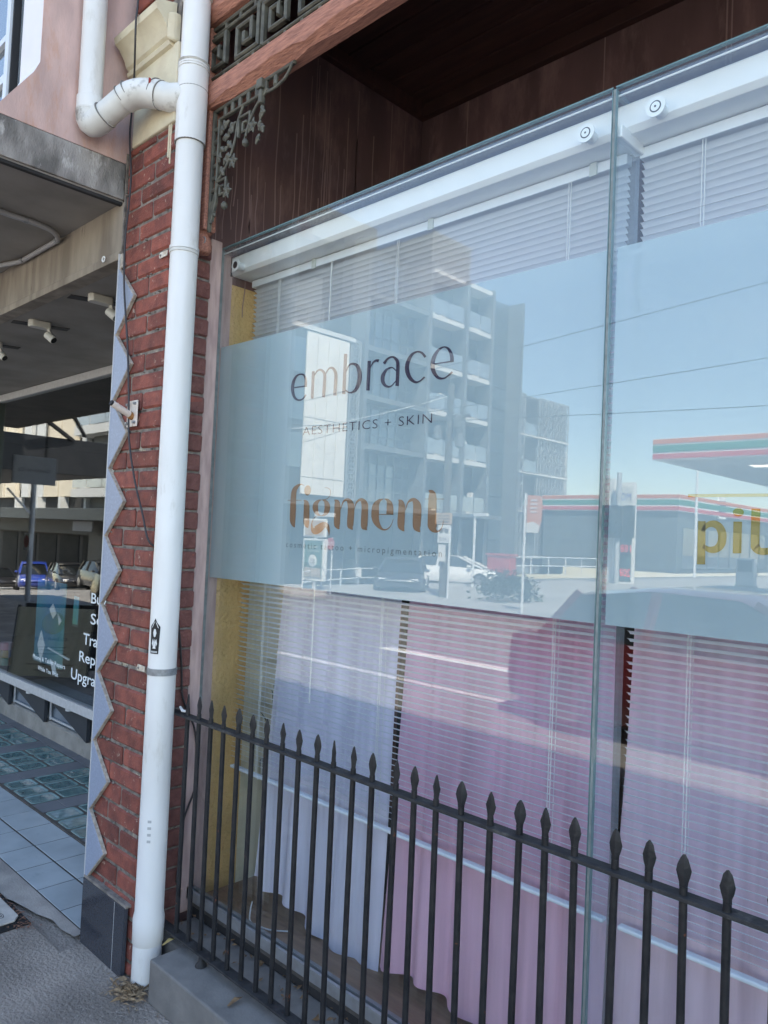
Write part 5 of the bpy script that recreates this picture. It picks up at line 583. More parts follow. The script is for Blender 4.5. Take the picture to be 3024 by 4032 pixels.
# flag pole holder on the pillar
fh = thing('flag_holder', 'white rust-stained tube bracket bolted to the brick pillar, missing its flag', 'bracket', (-2.94,1.5,2.22))
MWp = mat('chipped_white_steel', (.72,.66,.60), (.62,.52,.45), rough=.5, scale=30, c3=(.30,.14,.07), c3scale=22, c3range=(.62,.72))
MB().box(-2.985,-2.900,1.503,1.509,2.163,2.272).build('plate', MWp, fh, bevel=.003)
MB().tube([(-2.938,1.505,2.205),(-2.933,1.412,2.245)], .0135, 16).build('tube', MWp, fh, smooth=True)
MB().tube([(-2.9331,1.414,2.2442),(-2.9325,1.405,2.248)], .0115, 16).build('tube_mouth', M_rubber, fh)
MB().tube([(-2.938,1.506,2.204),(-2.9375,1.49,2.211)], .0155, 16).build('weld', mat('rust', (.22,.09,.03), (.35,.16,.05), scale=80), fh)
for x, z in ((-2.972,2.255),(-2.914,2.258),(-2.972,2.178),(-2.914,2.180)): MB().lathe([(.006,1.492),(.007,1.503)],(x,0,z),6,'y').build('bolt', M_galv, fh)
# ================================================================ PORCH AND SHOP BODY
sb = thing('shop_building', 'old red-brown shop building with porch, deep soffit and glass display box', 'building', (0,3,0))
MB().prism([(1.728,.0),(1.802,.0),(3.05,.0),(3.05,4.25),(1.60,4.25),(1.60,2.93),(1.728,2.93)], 'x', -3.10, -2.80).build('side_wall', M_maroon, sb)
MB().box(-2.815,-2.782,1.727,1.796,.16,2.99).build('render_jamb', M_pinkjamb, sb, bevel=.006)
MB().box(-2.815,-2.796,1.7965,1.86,.16,2.96).build('inner_jamb', M_pinkjamb, sb)
# maroon wall upper face (proud sheet with paint runs)
R.seed(21)
for i in range(60):
    y = R.uniform(1.74,2.95); z1 = R.uniform(3.35,4.05) if R.random() < .6 else R.uniform(3.0,3.4); z0 = R.uniform(2.97,3.2) if R.random() < .6 else z1-R.uniform(.15,.6)
    if z1-z0 < .1: continue
    w = R.uniform(.0015,.0035); n_ = 9; ph = R.uniform(0,6); mb = MB()
    P = [(y+.006*math.sin(ph+k*1.1)*(k/n_), z1+(z0-z1)*k/n_) for k in range(n_+1)]
    for (ya,za),(yb,zb) in zip(P, P[1:]): mb.quad((-2.7985,ya-w,za),(-2.7985,ya+w,za),(-2.7985,yb+w,zb),(-2.7985,yb-w,zb))
    mb.build('paint_run', M_drip, sb, recalc=False)
MB().box(-3.0,9,3.05,3.15,2.962,4.25).build('back_wall', M_maroon, sb)
for i in range(5):
    x = R.uniform(-2.6,.8); z1 = 4.1; z0 = R.uniform(3.0,3.5); w = R.uniform(.002,.004)
    MB().quad((x-w,3.0485,z0),(x+w,3.0485,z0),(x+w,3.0485,z1),(x-w,3.0485,z1)).build('paint_run', M_drip, sb, recalc=False)
MB().box(-2.80,-2.76,1.72,3.05,4.06,4.13).build('cornice_board', M_soffit, sb, bevel=.004)
MB().box(-2.76,6,3.01,3.05,4.06,4.13).build('cornice_board', M_soffit, sb, bevel=.004)
bd = None
for i in range(9):
    y0 = 1.70+.15*i
    if bd is None: bd = MB().box(-2.80,6,y0+.004,y0+.146,4.13,4.15).build('soffit_board', M_soffit, sb, bevel=.003, segs=1)
    else: share(bd, 'soffit_board', loc=(0,.15*i,0), parent=sb)
MB().box(-3.0,6,1.60,3.15,4.152,4.2).build('soffit_backing', M_dark, sb)
MB().box(-3.16,16,1.66,12,4.26,9.0).build('upper_storey', M_maroon, sb)  # unseen storey, made tall and long enough to shade the footpath
MB().box(1.7,6,1.75,3.05,0,4.12).build('end_wall', M_maroon, sb)
# interior of the shop
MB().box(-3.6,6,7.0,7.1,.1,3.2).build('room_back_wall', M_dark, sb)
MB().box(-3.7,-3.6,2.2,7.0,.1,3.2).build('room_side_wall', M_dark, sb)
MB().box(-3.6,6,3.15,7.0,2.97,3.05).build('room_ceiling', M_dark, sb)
MB().box(-3.6,6,1.83,7.0,.12,.20).build('window_floor', M_brown, sb)
# inside face: mustard render then cream wall
MB().prism([(1.86,.20),(2.035,.20),(2.035,2.826),(1.813,2.826),(1.813,.20)], 'x', -2.90, -2.799).build('inner_side_wall', M_yellow, sb)
MB().box(-2.83,-2.797,2.036,2.30,.20,2.86).build('inner_cream_wall', M_inwall, sb)
MB().box(-2.80,-2.50,2.30,2.33,.20,2.86).build('inner_cream_wall', M_inwall, sb)

# timber post, beams
tb = thing('porch_beam', 'weathered red timber beam with split lower edge above the fretwork bracket', 'beam', (-1,1.66,3.46))
n_ = 70; mb = MB(); R.seed(4)
rings = []
for i in range(n_+1):
    x = -2.742 + i*(4.8-.0)/n_
    c = .012+.018*abs(math.sin(i*.31)+.5*math.sin(i*.83+1)+.3*R.uniform(-1,1)); d_ = .006*R.uniform(-1,1)
    if i < 3: c = .004
    rings.append([(x,1.615,3.553),(x,1.612+.001*R.uniform(-1,1),3.553-.045),(x,1.614,3.462+c*.9+d_),(x,1.618+c*.55,3.462+c*.35),(x,1.622+c,3.456),(x,1.690,3.456),(x,1.690,3.553)])
vv = [p for r_ in rings for p in r_]; m_ = 7
mb.add(vv, [(i*m_+j, i*m_+(j+1)%m_, (i+1)*m_+(j+1)%m_, (i+1)*m_+j) for i in range(n_) for j in range(m_)]+[tuple(range(m_))])
mb.build('beam', M_timber, tb, smooth=35)
tb2 = thing('upper_porch_beam', 'red timber beam running above the iron fretwork, near the top edge', 'beam', (-1,1.66,3.85))
MB().prism([(1.60,3.845),(1.625,3.815),(1.70,3.81),(1.70,4.255),(1.60,4.255)], 'x', -2.742, 4).build('beam', M_timber, tb2, bevel=.004)
tp = thing('timber_half_post', 'short red timber half post with turned drop end beside the downpipe', 'post', (-2.70,1.655,2.9))
MB().box(-2.742,-2.668,1.628,1.685,2.965,3.456).build('shaft', M_timber, tp, bevel=.005)
MB().box(-2.742,-2.690,1.63,1.685,3.553,3.81).build('upper_shaft', M_timber, tp, bevel=.004)
MB().lathe([(.010,2.875),(.030,2.882),(.038,2.90),(.036,2.93),(.028,2.955),(.034,2.966)],(-2.715,1.655,0),16).build('drop', M_timber, tp, smooth=40)
hk = MB().tube([(-2.685+.014*math.cos(a)+.0, 1.64, 2.925+.014*math.sin(a)) for a in [i*.55 for i in range(-2,8)]]+[], .0022, 8)
hk.build('screw_hook', M_galv, tp, smooth=True)

# greek key fretwork
fw = thing('fretwork_frieze', 'grey cast iron greek-key fretwork panel between the two timber beams', 'fretwork', (-1.6,1.65,3.68))
FZ0, FZ1 = 3.556, 3.812
def ridge(mb, pts, w=.017, d=.018, y=1.648):
    for a, b in zip(pts, pts[1:]):
        a3 = Vector((a[0],y,a[1])); b3 = Vector((b[0],y,b[1])); t = (b3-a3).normalized(); a3 = a3-t*w/2; b3 = b3+t*w/2
        q = t.cross(Vector((0,1,0))); P = []
        for e_ in (a3, b3):
            s_ = t*(w*.32) if e_ is a3 else -t*(w*.32)
            P += [e_-q*w/2+Vector((0,d/2,0)), e_-q*w/2+Vector((0,-d*.25,0)), e_+s_-q*w*.16+Vector((0,-d/2,0)), e_+s_+q*w*.16+Vector((0,-d/2,0)), e_+q*w/2+Vector((0,-d*.25,0)), e_+q*w/2+Vector((0,d/2,0))]
        mb.add(P, [(i,(i+1)%6,6+(i+1)%6,6+i) for i in range(6)]+[(5,4,3,2,1,0),(6,7,8,9,10,11)])
UW = .196
H_ = FZ1-FZ0
for nm, z in (('bottom_bar', FZ0+.010),('top_bar', FZ1-.010)):
    b_ = MB(); ridge(b_, [(-2.735,z),(1.6,z)], .015); b_.build(nm, M_iron, fw)
for nm, z in (('inner_bottom_bar', FZ0+.040),('inner_top_bar', FZ1-.040)):
    b_ = MB(); ridge(b_, [(-2.735,z),(1.6,z)], .013); b_.build(nm, M_iron, fw)
sp = None; key = [None, None]
zb, zt_ = FZ0+.040, FZ1-.040; hh = zt_-zb
def keypath(flip):
    P = [(.06,0),(.06,.90),(.80,.90),(.80,.22),(.30,.22),(.30,.66),(.56,.66),(.56,.44)]
    if flip: P = [(1-a-.06*0,1-b) for a, b in P]
    return P
for i in range(20):
    x0 = -2.752+UW*i; f_ = i % 2
    if key[f_] is None:
        b_ = MB(); ridge(b_, [(x0+a*UW*.96, zb+b*hh) for a, b in keypath(f_)], .0165, .022, 1.645); key[f_] = b_.build('key_motif', M_iron, fw); key[f_]['x'] = x0
    else: share(key[f_], 'key_motif', loc=(x0-key[f_]['x'],0,0), parent=fw)
    for q in (.25,.75):
        for z in (FZ0+.025, FZ1-.025):
            if sp is None: sp = MB().box(x0+q*UW-.008,x0+q*UW+.008,1.642,1.655,z-.012,z+.012).build('spacer', M_iron, fw, bevel=.002); sx0, sz0 = x0+q*UW, z
            else: share(sp, 'spacer', loc=(x0+q*UW-sx0,0,z-sz0), parent=fw)
for k_ in key: del k_['x']

# corner bracket
br = thing('corner_bracket', 'ornate grey cast iron corner bracket with vine leaves under the timber beam', 'bracket', (-2.66,1.65,3.2))
def ir(name, pts, w=.012, d=.014): b_ = MB(); ridge(b_, pts, w, d); return b_.build(name, M_iron, br)
ir('top_rail', [(-2.66,3.449),(-2.155,3.449)], .013); ir('lower_rail', [(-2.625,3.405),(-2.30,3.405)], .010)
ir('side_rail', [(-2.662,3.44),(-2.662,2.965)], .017); ir('inner_side_rail', [(-2.622,3.405),(-2.622,3.07),(-2.645,3.0)], .010)
for x in (-2.585,-2.535,-2.485,-2.43,-2.375,-2.32,-2.26): ir('rail_block', [(x,3.416),(x,3.438)], .020, .010)
for z in (3.37,3.32,3.27,3.22,3.17,3.12,3.07,3.02): ir('rail_block', [(-2.650,z),(-2.632,z)], .016, .010)
arc = [(-2.62+.30*math.sin(a), 3.10+.0+.295*(1-math.cos(a))*1.0) for a in [i*PI/2/12 for i in range(13)]]
def arcp(x0,z0,x1,z1,bul,n=10):
    out=[]
    for i in range(n+1):
        t=i/n; mx_,mz_=(x0+x1)/2,(z0+z1)/2; dx,dz=x1-x0,z1-z0
        cx_,cz_=mx_-dz*bul,mz_+dx*bul
        out.append((x0*(1-t)**2+cx_*2*t*(1-t)+x1*t*t, z0*(1-t)**2+cz_*2*t*(1-t)+z1*t*t))
    return out
def scroll(name, P, r=.0055):
    MB().tube([(p[0],1.645,p[1]) for p in P], r, 8).build(name, M_iron, br, smooth=True)
scroll('scroll', arcp(-2.622,3.145,-2.49,3.345,-.28)+arcp(-2.49,3.345,-2.455,3.40,.05,4)[1:])
scroll('scroll', arcp(-2.645,2.985,-2.605,3.135,.18))
scroll('scroll', arcp(-2.43,3.27,-2.305,3.40,.28))
scroll('scroll', arcp(-2.438,3.262,-2.312,3.405,.20), .004)
scroll('scroll', arcp(-2.30,3.395,-2.205,3.405,-.1)+arcp(-2.205,3.405,-2.16,3.447,-.15)[1:])
for (cx_, cz_, s_) in ((-2.445,3.325,.040),(-2.585,3.115,.036)):
    ir('square_key', [(cx_-s_,cz_-s_*.9),(cx_-s_,cz_+s_*.9),(cx_+s_*.8,cz_+s_*.9),(cx_+s_*.8,cz_-s_*.7),(cx_-s_*.3,cz_-s_*.7),(cx_-s_*.3,cz_+s_*.2),(cx_+s_*.25,cz_+s_*.2)], .010, .012)
leafm = None
def leaf(x, z, ang, s_):
    global leafm
    if leafm is None:
        pr_ = [(0,0),(.010,.008),(.008,.018),(.018,.024),(.010,.032),(.006,.046),(0,.052),(-.006,.046),(-.010,.032),(-.018,.024),(-.008,.018),(-.010,.008)]
        b_ = MB().add([(p[0],0,p[1]) for p in pr_]+[(0,-.010,.024)]+[(p[0]*.9,.006,p[1]) for p in pr_], [(i,(i+1)%12,12) for i in range(12)]+[(i,13+i,13+(i+1)%12,(i+1)%12) for i in range(12)]+[tuple(range(24,12,-1))])
        me_o = b_.build('leaf', M_iron); me_o.parent = br; leafm = me_o; o_ = me_o
    else: o_ = share(leafm, 'leaf', parent=br)
    o_.location = (x+2.66, 1.640-1.65, z-3.2); o_.rotation_euler = (0, ang, 0); o_.scale = (s_,s_,s_)
R.seed(6)
for x, z, a in ((-2.60,3.33,.5),(-2.585,3.31,1.6),(-2.565,3.345,-.4),(-2.60,3.28,2.2),(-2.575,3.255,1.2),(-2.55,3.31,.9),(-2.605,3.22,.3),(-2.59,3.20,2.6),(-2.56,3.235,1.9),(-2.53,3.36,2.8),(-2.535,3.335,1.2),(-2.55,3.29,2.4),(-2.59,3.355,1.2),(-2.57,3.20,.7)):
    leaf(x, z, a, R.uniform(.75,1.05))
for x, z in ((-2.505,3.195),(-2.385,3.295),(-2.535,3.085)):
    for k in range(5): leaf(x, z, k*1.256+.3, .62)
for k in range(7): leaf(-2.335+.012*math.sin(k*2.1), 3.355-.018*k, 2.6+1.2*math.sin(k*2.3), .8)
for x, z in ((-2.43,3.245),(-2.555,3.035)): MB().lathe([(.004,-.016),(.013,-.008),(.014,.004),(.006,.014)],(x,1.645,z),10).build('bud', M_iron, br, smooth=True)
MB().box(-2.352,-2.318,1.625,1.66,3.415,3.452).build('clamp', M_iron, br, bevel=.004)
MB().box(-2.345,-2.325,1.630,1.655,3.36,3.415).build('clamp_drop', M_iron, br, bevel=.006)

# ================================================================ GLASS DISPLAY BOX
gb = thing('display_window', 'large frameless shop window of tall glass panes carrying the frosted band and lettering', 'shop window', (-1,1.8,.2))
for a, b in ((-2.797,-.9735),(-.9655,1.45)):
    MB().box(a, b, 1.80, 1.812, .236, 2.962).build('glass_pane', M_glass, gb, bevel=0)
    MB().box(a, b, 1.7995, 1.8125, 2.9622, 2.9665).build('polished_edge', M_gedge, gb)
    MB().quad((a+.012,1.8150,1.551),(b,1.8150,1.551),(b,1.8150,2.536),(a+.012,1.8150,2.536)).build('frosted_band', M_film, gb, recalc=False)
MB().box(-.973,-.966,1.802,1.813,.236,2.960).build('silicone_joint', M_sil, gb)
MB().box(-2.801,-2.795,1.797,1.815,.236,2.962).build('silicone_edge', M_sil, gb)
MB().box(-.976,-.974,1.8005,1.8118,.24,2.96).build('polished_edge', M_gedge, gb)
MB().box(-.965,-.9635,1.8005,1.8118,.24,2.96).build('polished_edge', M_gedge, gb)
for a, b in ((-2.797,-.973),(-.966,1.45)):
    MB().box(a, b, 1.8135, 3.05, 2.947, 2.957).build('roof_pane', M_topglass, gb)
    MB().box(a, b, 1.8128, 1.8165, 2.944, 2.9475).build('bright_edge', M_cord, gb)
MB().box(-.975,-.964,1.815,3.05,2.945,2.959).build('roof_joint', M_sil, gb)
MB().box(-2.80,1.5,1.786,1.7985,.212,.252).build('channel_front', M_chan, gb, bevel=.001)
MB().box(-2.80,1.5,1.7985,1.828,.200,.236).build('channel_base', M_chan, gb)
MB().box(-2.80,1.5,1.8135,1.828,.236,.250).build('channel_back', M_chan, gb)
MB().box(-2.812,-2.782,1.778,1.80,.21,.262).build('channel_end', M_galv, gb, bevel=.002)
MB().box(-2.80,1.5,1.80,1.826,.185,.20).build('timber_packer', M_blockf, gb)
MB().box(-.971,-.959,1.8165,1.935,.25,2.862).build('glass_fin', M_fin, gb)
MB().box(-.977,-.953,1.8165,1.945,2.835,2.868).build('fin_clamp', M_white, gb, bevel=.003)
# lettering on the pane
dl = 1.8136
def ribbon(name, strokes, m):
    for st_ in strokes:
        n2 = len(st_)//4; mb = MB()
        P = []
        for i in range(n2): P += [(st_[4*i],dl,st_[4*i+1]),(st_[4*i+2],dl,st_[4*i+3])]
        mb.add(P, [(2*i,2*i+1,2*i+3,2*i+2) for i in range(n2-1)])
        mb.build(name, m, gb, recalc=False)
def dot(c, m):
    MB().add([(c[0]+c[2]*math.cos(i*PI/16),dl,c[1]+c[3]*math.sin(i*PI/16)) for i in range(32)], [tuple(range(32))]).build('lettering', m, gb, recalc=False)
ribbon('lettering', EMBRACE, M_purple); ribbon('lettering', FIGMENT, M_copper); ribbon('lettering', PIL, M_gold)
dot(FIG_DOT, M_copper); dot(PIL_DOT, M_gold)
# ring closing the p bowl is part of the strokes; gold rule above it
MB().quad((-.748,dl,1.8795),(-.15,dl,1.8795),(-.15,dl,1.8865),(-.748,dl,1.8865)).build('gold_rule', M_gold, gb, recalc=False)
text('lettering', 'AESTHETICS + SKIN', M_purple, -2.208, 2.120, .638, .0335, dl, gb, off=-.012, spacing=1.12)
text('lettering', 'cosmetic tattoo + micropigmentation', mat('grey_vinyl',(.17,.20,.21)), -2.275, 1.6985, .768, .0225, dl, gb, off=-.004, spacing=1.45)

# white steel beam with glass fixings
wb = thing('steel_head_beam', 'white steel beam behind the top of the glass', 'beam', (-1,1.9,2.9))
MB().prism([(1.853,2.876),(1.868,2.862),(1.972,2.862),(1.972,2.945),(1.862,2.945),(1.853,2.938)], 'x', -2.799, 1.6).build('beam', M_white, wb, bevel=.002)
MB().box(-2.7995,-2.792,1.850,1.856,2.858,2.944).build('end_shade_strip', M_dark, wb)  # dark strip painting the shade between beam end and wall
fixp = None
for i, x in enumerate((-2.71,-1.06,-.862,.9)):
    t = thing('glass_fixing', ['round glass fixing bolt with dark centre at the far left end of the beam','round glass fixing bolt just left of the vertical glass joint','round glass fixing bolt just right of the vertical glass joint','round glass fixing bolt towards the right end of the beam'][i], 'fixing', (x,1.8,2.878), 'glass fixings along the steel beam')
    z = 2.880
    MB().lathe([(.026,1.814),(.026,1.819),(.020,1.822),(.0165,1.830),(.0165,1.853)],(x,0,z),24,'y').build('stand_off', M_white, t, smooth=35)
    MB().lathe([(.0150,1.8132),(.0150,1.8142)],(x,0,z),24,'y').build('rubber_ring', M_rubber, t)
    MB().lathe([(.0120,1.8126),(.0120,1.8131)],(x,0,z),24,'y').build('cap', M_white if i else M_rubber, t)
    MB().lathe([(.0030,1.8121),(.0030,1.8125)],(x,0,z),6,'y').build('socket', M_rubber, t)
    MB().lathe([(.026,2.9405),(.026,2.9465)],(x+.02,1.905,0),24).build('roof_disc', M_white, t)
# venetian blinds
def blind(x0, x1, cords, label, wand=None):
    b = thing('venetian_blind', label, 'blind', ((x0+x1)/2,1.965,.73), 'white venetian blinds behind the glass')
    MB().box(x0-.003,x1+.003,1.945,1.975,2.828,2.858).build('headrail', M_blind, b, bevel=.002)
    MB().box(x0,x1,1.952,1.978,.728,.740).build('bottom_rail', M_blind, b, bevel=.004)
    z = 2.812; k = 0; s0 = None
    while z > .755:
        if s0 is None:
            mb = MB(); P = []; n_ = 4; a0 = math.radians(-27)
            for e_ in (x0, x1):
                for i in range(n_+1):
                    u = -.0125+.025*i/n_; h_ = .0022*(1-(u/.0125)**2)
                    P.append((e_, 1.965+u*math.cos(a0)+0*h_, z+u*math.sin(a0)+h_))
            mb.add(P, [(i,i+1,n_+2+i,n_+1+i) for i in range(n_)]); s0 = mb.build('slat', M_blind, b, recalc=False, smooth=60); z00 = z
        else:
            c = share(s0, 'slat', loc=(R.uniform(-.0015,.0015),0,z-z00+R.uniform(-.0007,.0007)), rot=(0,R.uniform(-.0006,.0006),0), parent=b)
        z -= .0208; k += 1
    for x in cords:
        for dx in (-.004,.004): MB().bar((x+dx,1.952,.74),(x+dx,1.952,2.83),.0016).build('cord', M_cord, b)
        MB().bar((x,1.979,.74),(x,1.979,2.83),.0014).build('cord', M_cord, b)
        MB().lathe([(.006,.722),(.006,.728)],(x,1.965,0),10).build('cord_button', M_blind, b)
    if wand: MB().tube([(wand,1.944,2.83),(wand-.01,1.942,1.9),(wand-.012,1.942,1.1)], .0022, 6).build('wand', M_cord, b)
    for x in [x0+.42+.62*i for i in range(4) if x0+.42+.62*i < x1-.1]:
        MB().box(x-.012,x+.012,1.940,1.9445,2.822,2.861).build('bracket_clip', mat('clip_plastic',(.55,.60,.58)), b, bevel=.001)
R.seed(2)
blind(-2.765,-1.005,(-2.575,-1.885,-1.185),'white venetian blind behind the left pane, over lavender and pink curtains',-2.235)
blind(-.962,1.35,(-.79,-.15,.5),'white venetian blind behind the right pane, past the vertical glass joint',None)
# curtains
def curtain(name, label, x0t, x0b, x1t, x1b, hem, m, ph, fold=7):
    mb = MB(); nx_, nz_ = 90, 26; P = []
    for j in range(nz_+1):
        t = j/nz_
        for i in range(nx_+1):
            s = i/nx_; x = (x0t+(x0b-x0t)*t)*(1-s)+(x1t+(x1b-x1t)*t)*s
            zb_ = hem(s); z = 2.60+(zb_-2.60)*t
            y = 2.060-.055*t + .014*math.sin(s*fold*2*PI+ph+.8*t*math.sin(ph))*(.55+.45*t) + .007*math.sin(s*fold*5.3+t*2+ph) + .008*math.sin(t*5+s*9)*t
            x += .006*math.sin(s*fold*2*PI+ph+1)+ .004*math.sin(t*9+ph)*(1 if s in (0,1) else 0)
            P.append((x, max(y, 1.983 if z > .70 else 1.95), z))
    mb.add(P, [(j*(nx_+1)+i, j*(nx_+1)+i+1, (j+1)*(nx_+1)+i+1, (j+1)*(nx_+1)+i) for j in range(nz_) for i in range(nx_)])
    t_ = thing(name, label, 'curtain', (x0b,2.03,.22))
    mb.build('cloth', m, t_, recalc=False, smooth=60)
    he = MB()
    base = nz_*(nx_+1)
    for i in range(nx_):
        a, b = P[base+i], P[base+i+1]; he.quad((a[0],a[1]-.0015,a[2]),(b[0],b[1]-.0015,b[2]),(b[0],b[1]-.0015,b[2]+.012),(a[0],a[1]-.0015,a[2]+.012))
    he.build('hem', m, t_, recalc=False)
C1 = clothmat('lavender_voile', (.84,.82,.97), .22, .05); C2 = clothmat('mauve_pink_voile', (.90,.56,.71), .22, .03); C3 = clothmat('pale_mauve_voile', (.92,.70,.82), .22, .05)
curtain('curtain','pale lavender blue sheer curtain at the left end of the window',-2.52,-2.635,-1.86,-1.90, lambda s: .245+.03*math.sin(s*5+.5)-.045*s+(.035 if s<.04 else 0), C1, .4, 5)
curtain('curtain','mauve pink sheer curtain in the middle, left of the glass joint',-1.83,-1.868,-1.045,-1.03, lambda s: .235-.03*s+.02*math.sin(s*7), C2, 1.7, 6)
curtain('curtain','pale mauve sheer curtain behind the right-hand pane',-.955,-1.005,1.3,1.3, lambda s: .225+.015*math.sin(s*13), C3, 2.9, 13)
o = MB().tube([(-2.78,2.075,2.62),(1.4,2.075,2.62)], .010, 10).build('curtain_rod', M_white); o['label'] = 'white rod carrying the sheer curtains inside the window'; o['category'] = 'curtain rod'
# plants behind the curtains
def plant(x, y, z, h, n, label, m):
    p = thing('potted_plant', label, 'plant', (x,y,z))
    MB().lathe([(.07,z),(.09,z+.14),(.082,z+.14),(.078,z+.12)],(x,y,0),14).build('pot', mat('grey_pot',(.25,.26,.27)), p, smooth=40)
    for k in range(n):
        a = k*2.4; l_ = h*R.uniform(.6,1); lean = R.uniform(.15,.75); mb = MB(); P = []
        for i in range(6):
            t = i/5; r_ = lean*l_*t**1.5; w = .016*math.sin(PI*min(.97,t*.9+.08))
            c = Vector((x+math.cos(a)*r_, y+math.sin(a)*r_*.35, z+.13+l_*t*(1-.25*t*lean))); sd = Vector((-math.sin(a),math.cos(a)*.5,.2)).normalized()
            P += [c-sd*w, c+sd*w]
        mb.add(P, [(2*i,2*i+1,2*i+3,2*i+2) for i in range(5)]); mb.build('leaf', m, p, recalc=False)
G_ = mat('dark_leaf', (.035,.085,.03), (.02,.05,.02), rough=.5, scale=20)
plant(-2.68,2.16,.60,.42,16,'spiky dark green plant glimpsed between the yellow wall and the first curtain',G_)
plant(-1.90,2.35,.55,.85,18,'tall leafy plant standing behind the gap between the first two curtains',G_)
pst = thing('plant_shelf','low dark shelf holding the plants behind the curtains','shelf',(-2.2,2.3,.2))
MB().box(-2.35,-1.6,2.14,2.5,.52,.55).build('top', M_dark, pst)
for x in (-2.31,-1.64): MB().box(x-.02,x+.02,2.14,2.48,.20,.52).build('leg', M_dark, pst)
ht = thing('heater','dark ribbed heater standing behind the gap at the glass joint','heater',(-.99,2.25,.2))
for i in range(12): MB().box(-1.08,-.90,2.16,2.26,.26+.055*i,.30+.055*i).build('fin', M_rubber, ht)
MB().box(-1.07,-.91,2.18,2.24,.20,.95).build('body', M_dark, ht)
o = MB().tube(smooth_path([(-2.53,1.93,.245),(-2.50,1.90,.23),(-2.47,1.88,.206),(-2.41,1.885,.206),(-2.36,1.90,.207),(-2.30,1.95,.207)]), .003, 6).build('white_cord', M_cord, smooth=True)
o['label'] = 'white electrical cord lying on the brown window floor under the lavender curtain'; o['category'] = 'cord'

# ================================================================ PLINTH AND FENCE
ps = thing('bluestone_plinth','grey bluestone plinth carrying the iron fence below the window','plinth',(-1,1.6,0))
xx = -2.565
for L_ in (1.02,.95,1.0,1.1):
    MB().box(xx+.002,xx+L_-.002,1.497,1.80,0,.158).build('stone', M_blue, ps, bevel=.007)
    xx += L_
MB().box(-2.742,-2.563,1.625,1.80,0,.150).build('stone', M_blue, ps, bevel=.006)
MB().box(-2.80,1.6,1.80,1.83,0,.184).build('soil_backing', M_dark, ps)
fn = thing('iron_fence','black iron railing with spear-headed pickets in front of the shop window','fence',(-1,1.62,.16))
MB().box(-2.744,1.6,1.601,1.640,1.022,1.0315).build('top_rail', M_rail, fn, bevel=.0015)
MB().box(-2.744,1.6,1.600,1.641,.196,.205).build('bottom_rail', M_rail, fn, bevel=.0015)
for x in (-2.40,-1.3,-.2): MB().lathe([(.022,.159),(.020,.166),(.010,.178),(.010,.196)],(x,1.612,0),12).build('foot', M_rail, fn, smooth=40)
pk = []
for v in range(5):
    mb = MB().lathe([(.0090,.196),(.0088,1.031),(.0085,1.05)],(0,0,0),12)
    prf = [(.0085,.0085,1.048),(.0090,.0082,1.058),(.0122,.0065,1.070),(.0152,.0055,1.082),(.0128,.0046,1.094),(.0085,.0036,1.107),(.0022,.0020,1.116)]
    n_ = 8; P = []; tw = R.uniform(-.3,.3)
    for i, (a, b, z) in enumerate(prf):
        for j in range(n_):
            t = 2*PI*j/n_; sq = 1.0 if j % 2 == 0 else .80
            x_, y_ = a*math.cos(t)*sq, b*math.sin(t)*sq; q = tw + .35*(1-i/6)
            P.append((x_*math.cos(q)-y_*math.sin(q)+.0008*R.uniform(-1,1), x_*math.sin(q)+y_*math.cos(q), z+.0008*R.uniform(-1,1)))
    mb.add(P, [(i*n_+j,i*n_+(j+1)%n_,(i+1)*n_+(j+1)%n_,(i+1)*n_+j) for i in range(6) for j in range(n_)]+[tuple(range(6*n_,7*n_))])
    o_ = mb.build('picket', M_black, None, smooth=32); pk.append(o_)
xs_p = [-2.588+.0843*i for i in range(50)]
for i, x in enumerate(xs_p):
    if x > 1.55: break
    if i < 5: o_ = pk[i]; o_.parent = fn
    else: o_ = share(pk[R.randrange(5)], 'picket', parent=fn)
    o_.location = (x+1+R.uniform(-.002,.002), 0, -.16)
    o_.scale = (1,1,R.uniform(.997,1.003)); o_.rotation_euler = (R.uniform(-.006,.006), R.uniform(-.007,.007), R.choice((0,0,PI))+R.uniform(-.25,.25))
# cable tie stub by the first picket
o = MB().tube([(-2.66,1.63,1.048),(-2.63,1.622,1.040),(-2.605,1.622,1.042)], [.005,.006,.004], 6).build('cable_tie', M_cord); o['label']='white plastic cable tie end lying on the fence rail by the downpipe'; o['category']='cable tie'
# dry leaves and rubbish
def litter(name, label, n, fx, m, smin=.006, smax=.018, b0=.2, b1=.5):
    mb = MB()
    for i in range(n):
        x, y, z = fx(); s = R.uniform(smin,smax); a = R.uniform(0,PI*2); b = R.uniform(b0,b1)
        ca, sa = math.cos(a)*s, math.sin(a)*s
        mb.add([(x-ca,y-sa,z),(x-sa*b,y+ca*b,z+R.uniform(.001,s*.6)),(x+ca,y+sa,z+R.uniform(0,s*.5)),(x+sa*b,y-ca*b,z+R.uniform(0,.003))],[(0,1,2,3)])
    o_ = mb.build(name, m, recalc=False, kind='stuff'); o_['label'] = label; o_['category'] = 'debris'; return o_
litter('dry_litter','brown dry leaves collected under the fence along the window channel',260,lambda:(R.uniform(-2.78,1.2),R.uniform(1.70,1.795),.161+R.uniform(0,.012)),M_paleleaf)
litter('twig_litter','loose straw coloured twigs heaped at the foot of the downpipe',380,lambda:((lambda r,a:(-2.655+r*math.cos(a)*1.2,1.475+r*math.sin(a)*.75,.005+R.uniform(0,.02)*(1-r/.13)))(abs(R.gauss(0,.05)),R.uniform(0,6.28))),mat('straw',(.40,.28,.17),(.22,.15,.09),rough=.9,scale=90),.008,.030,.05,.13)
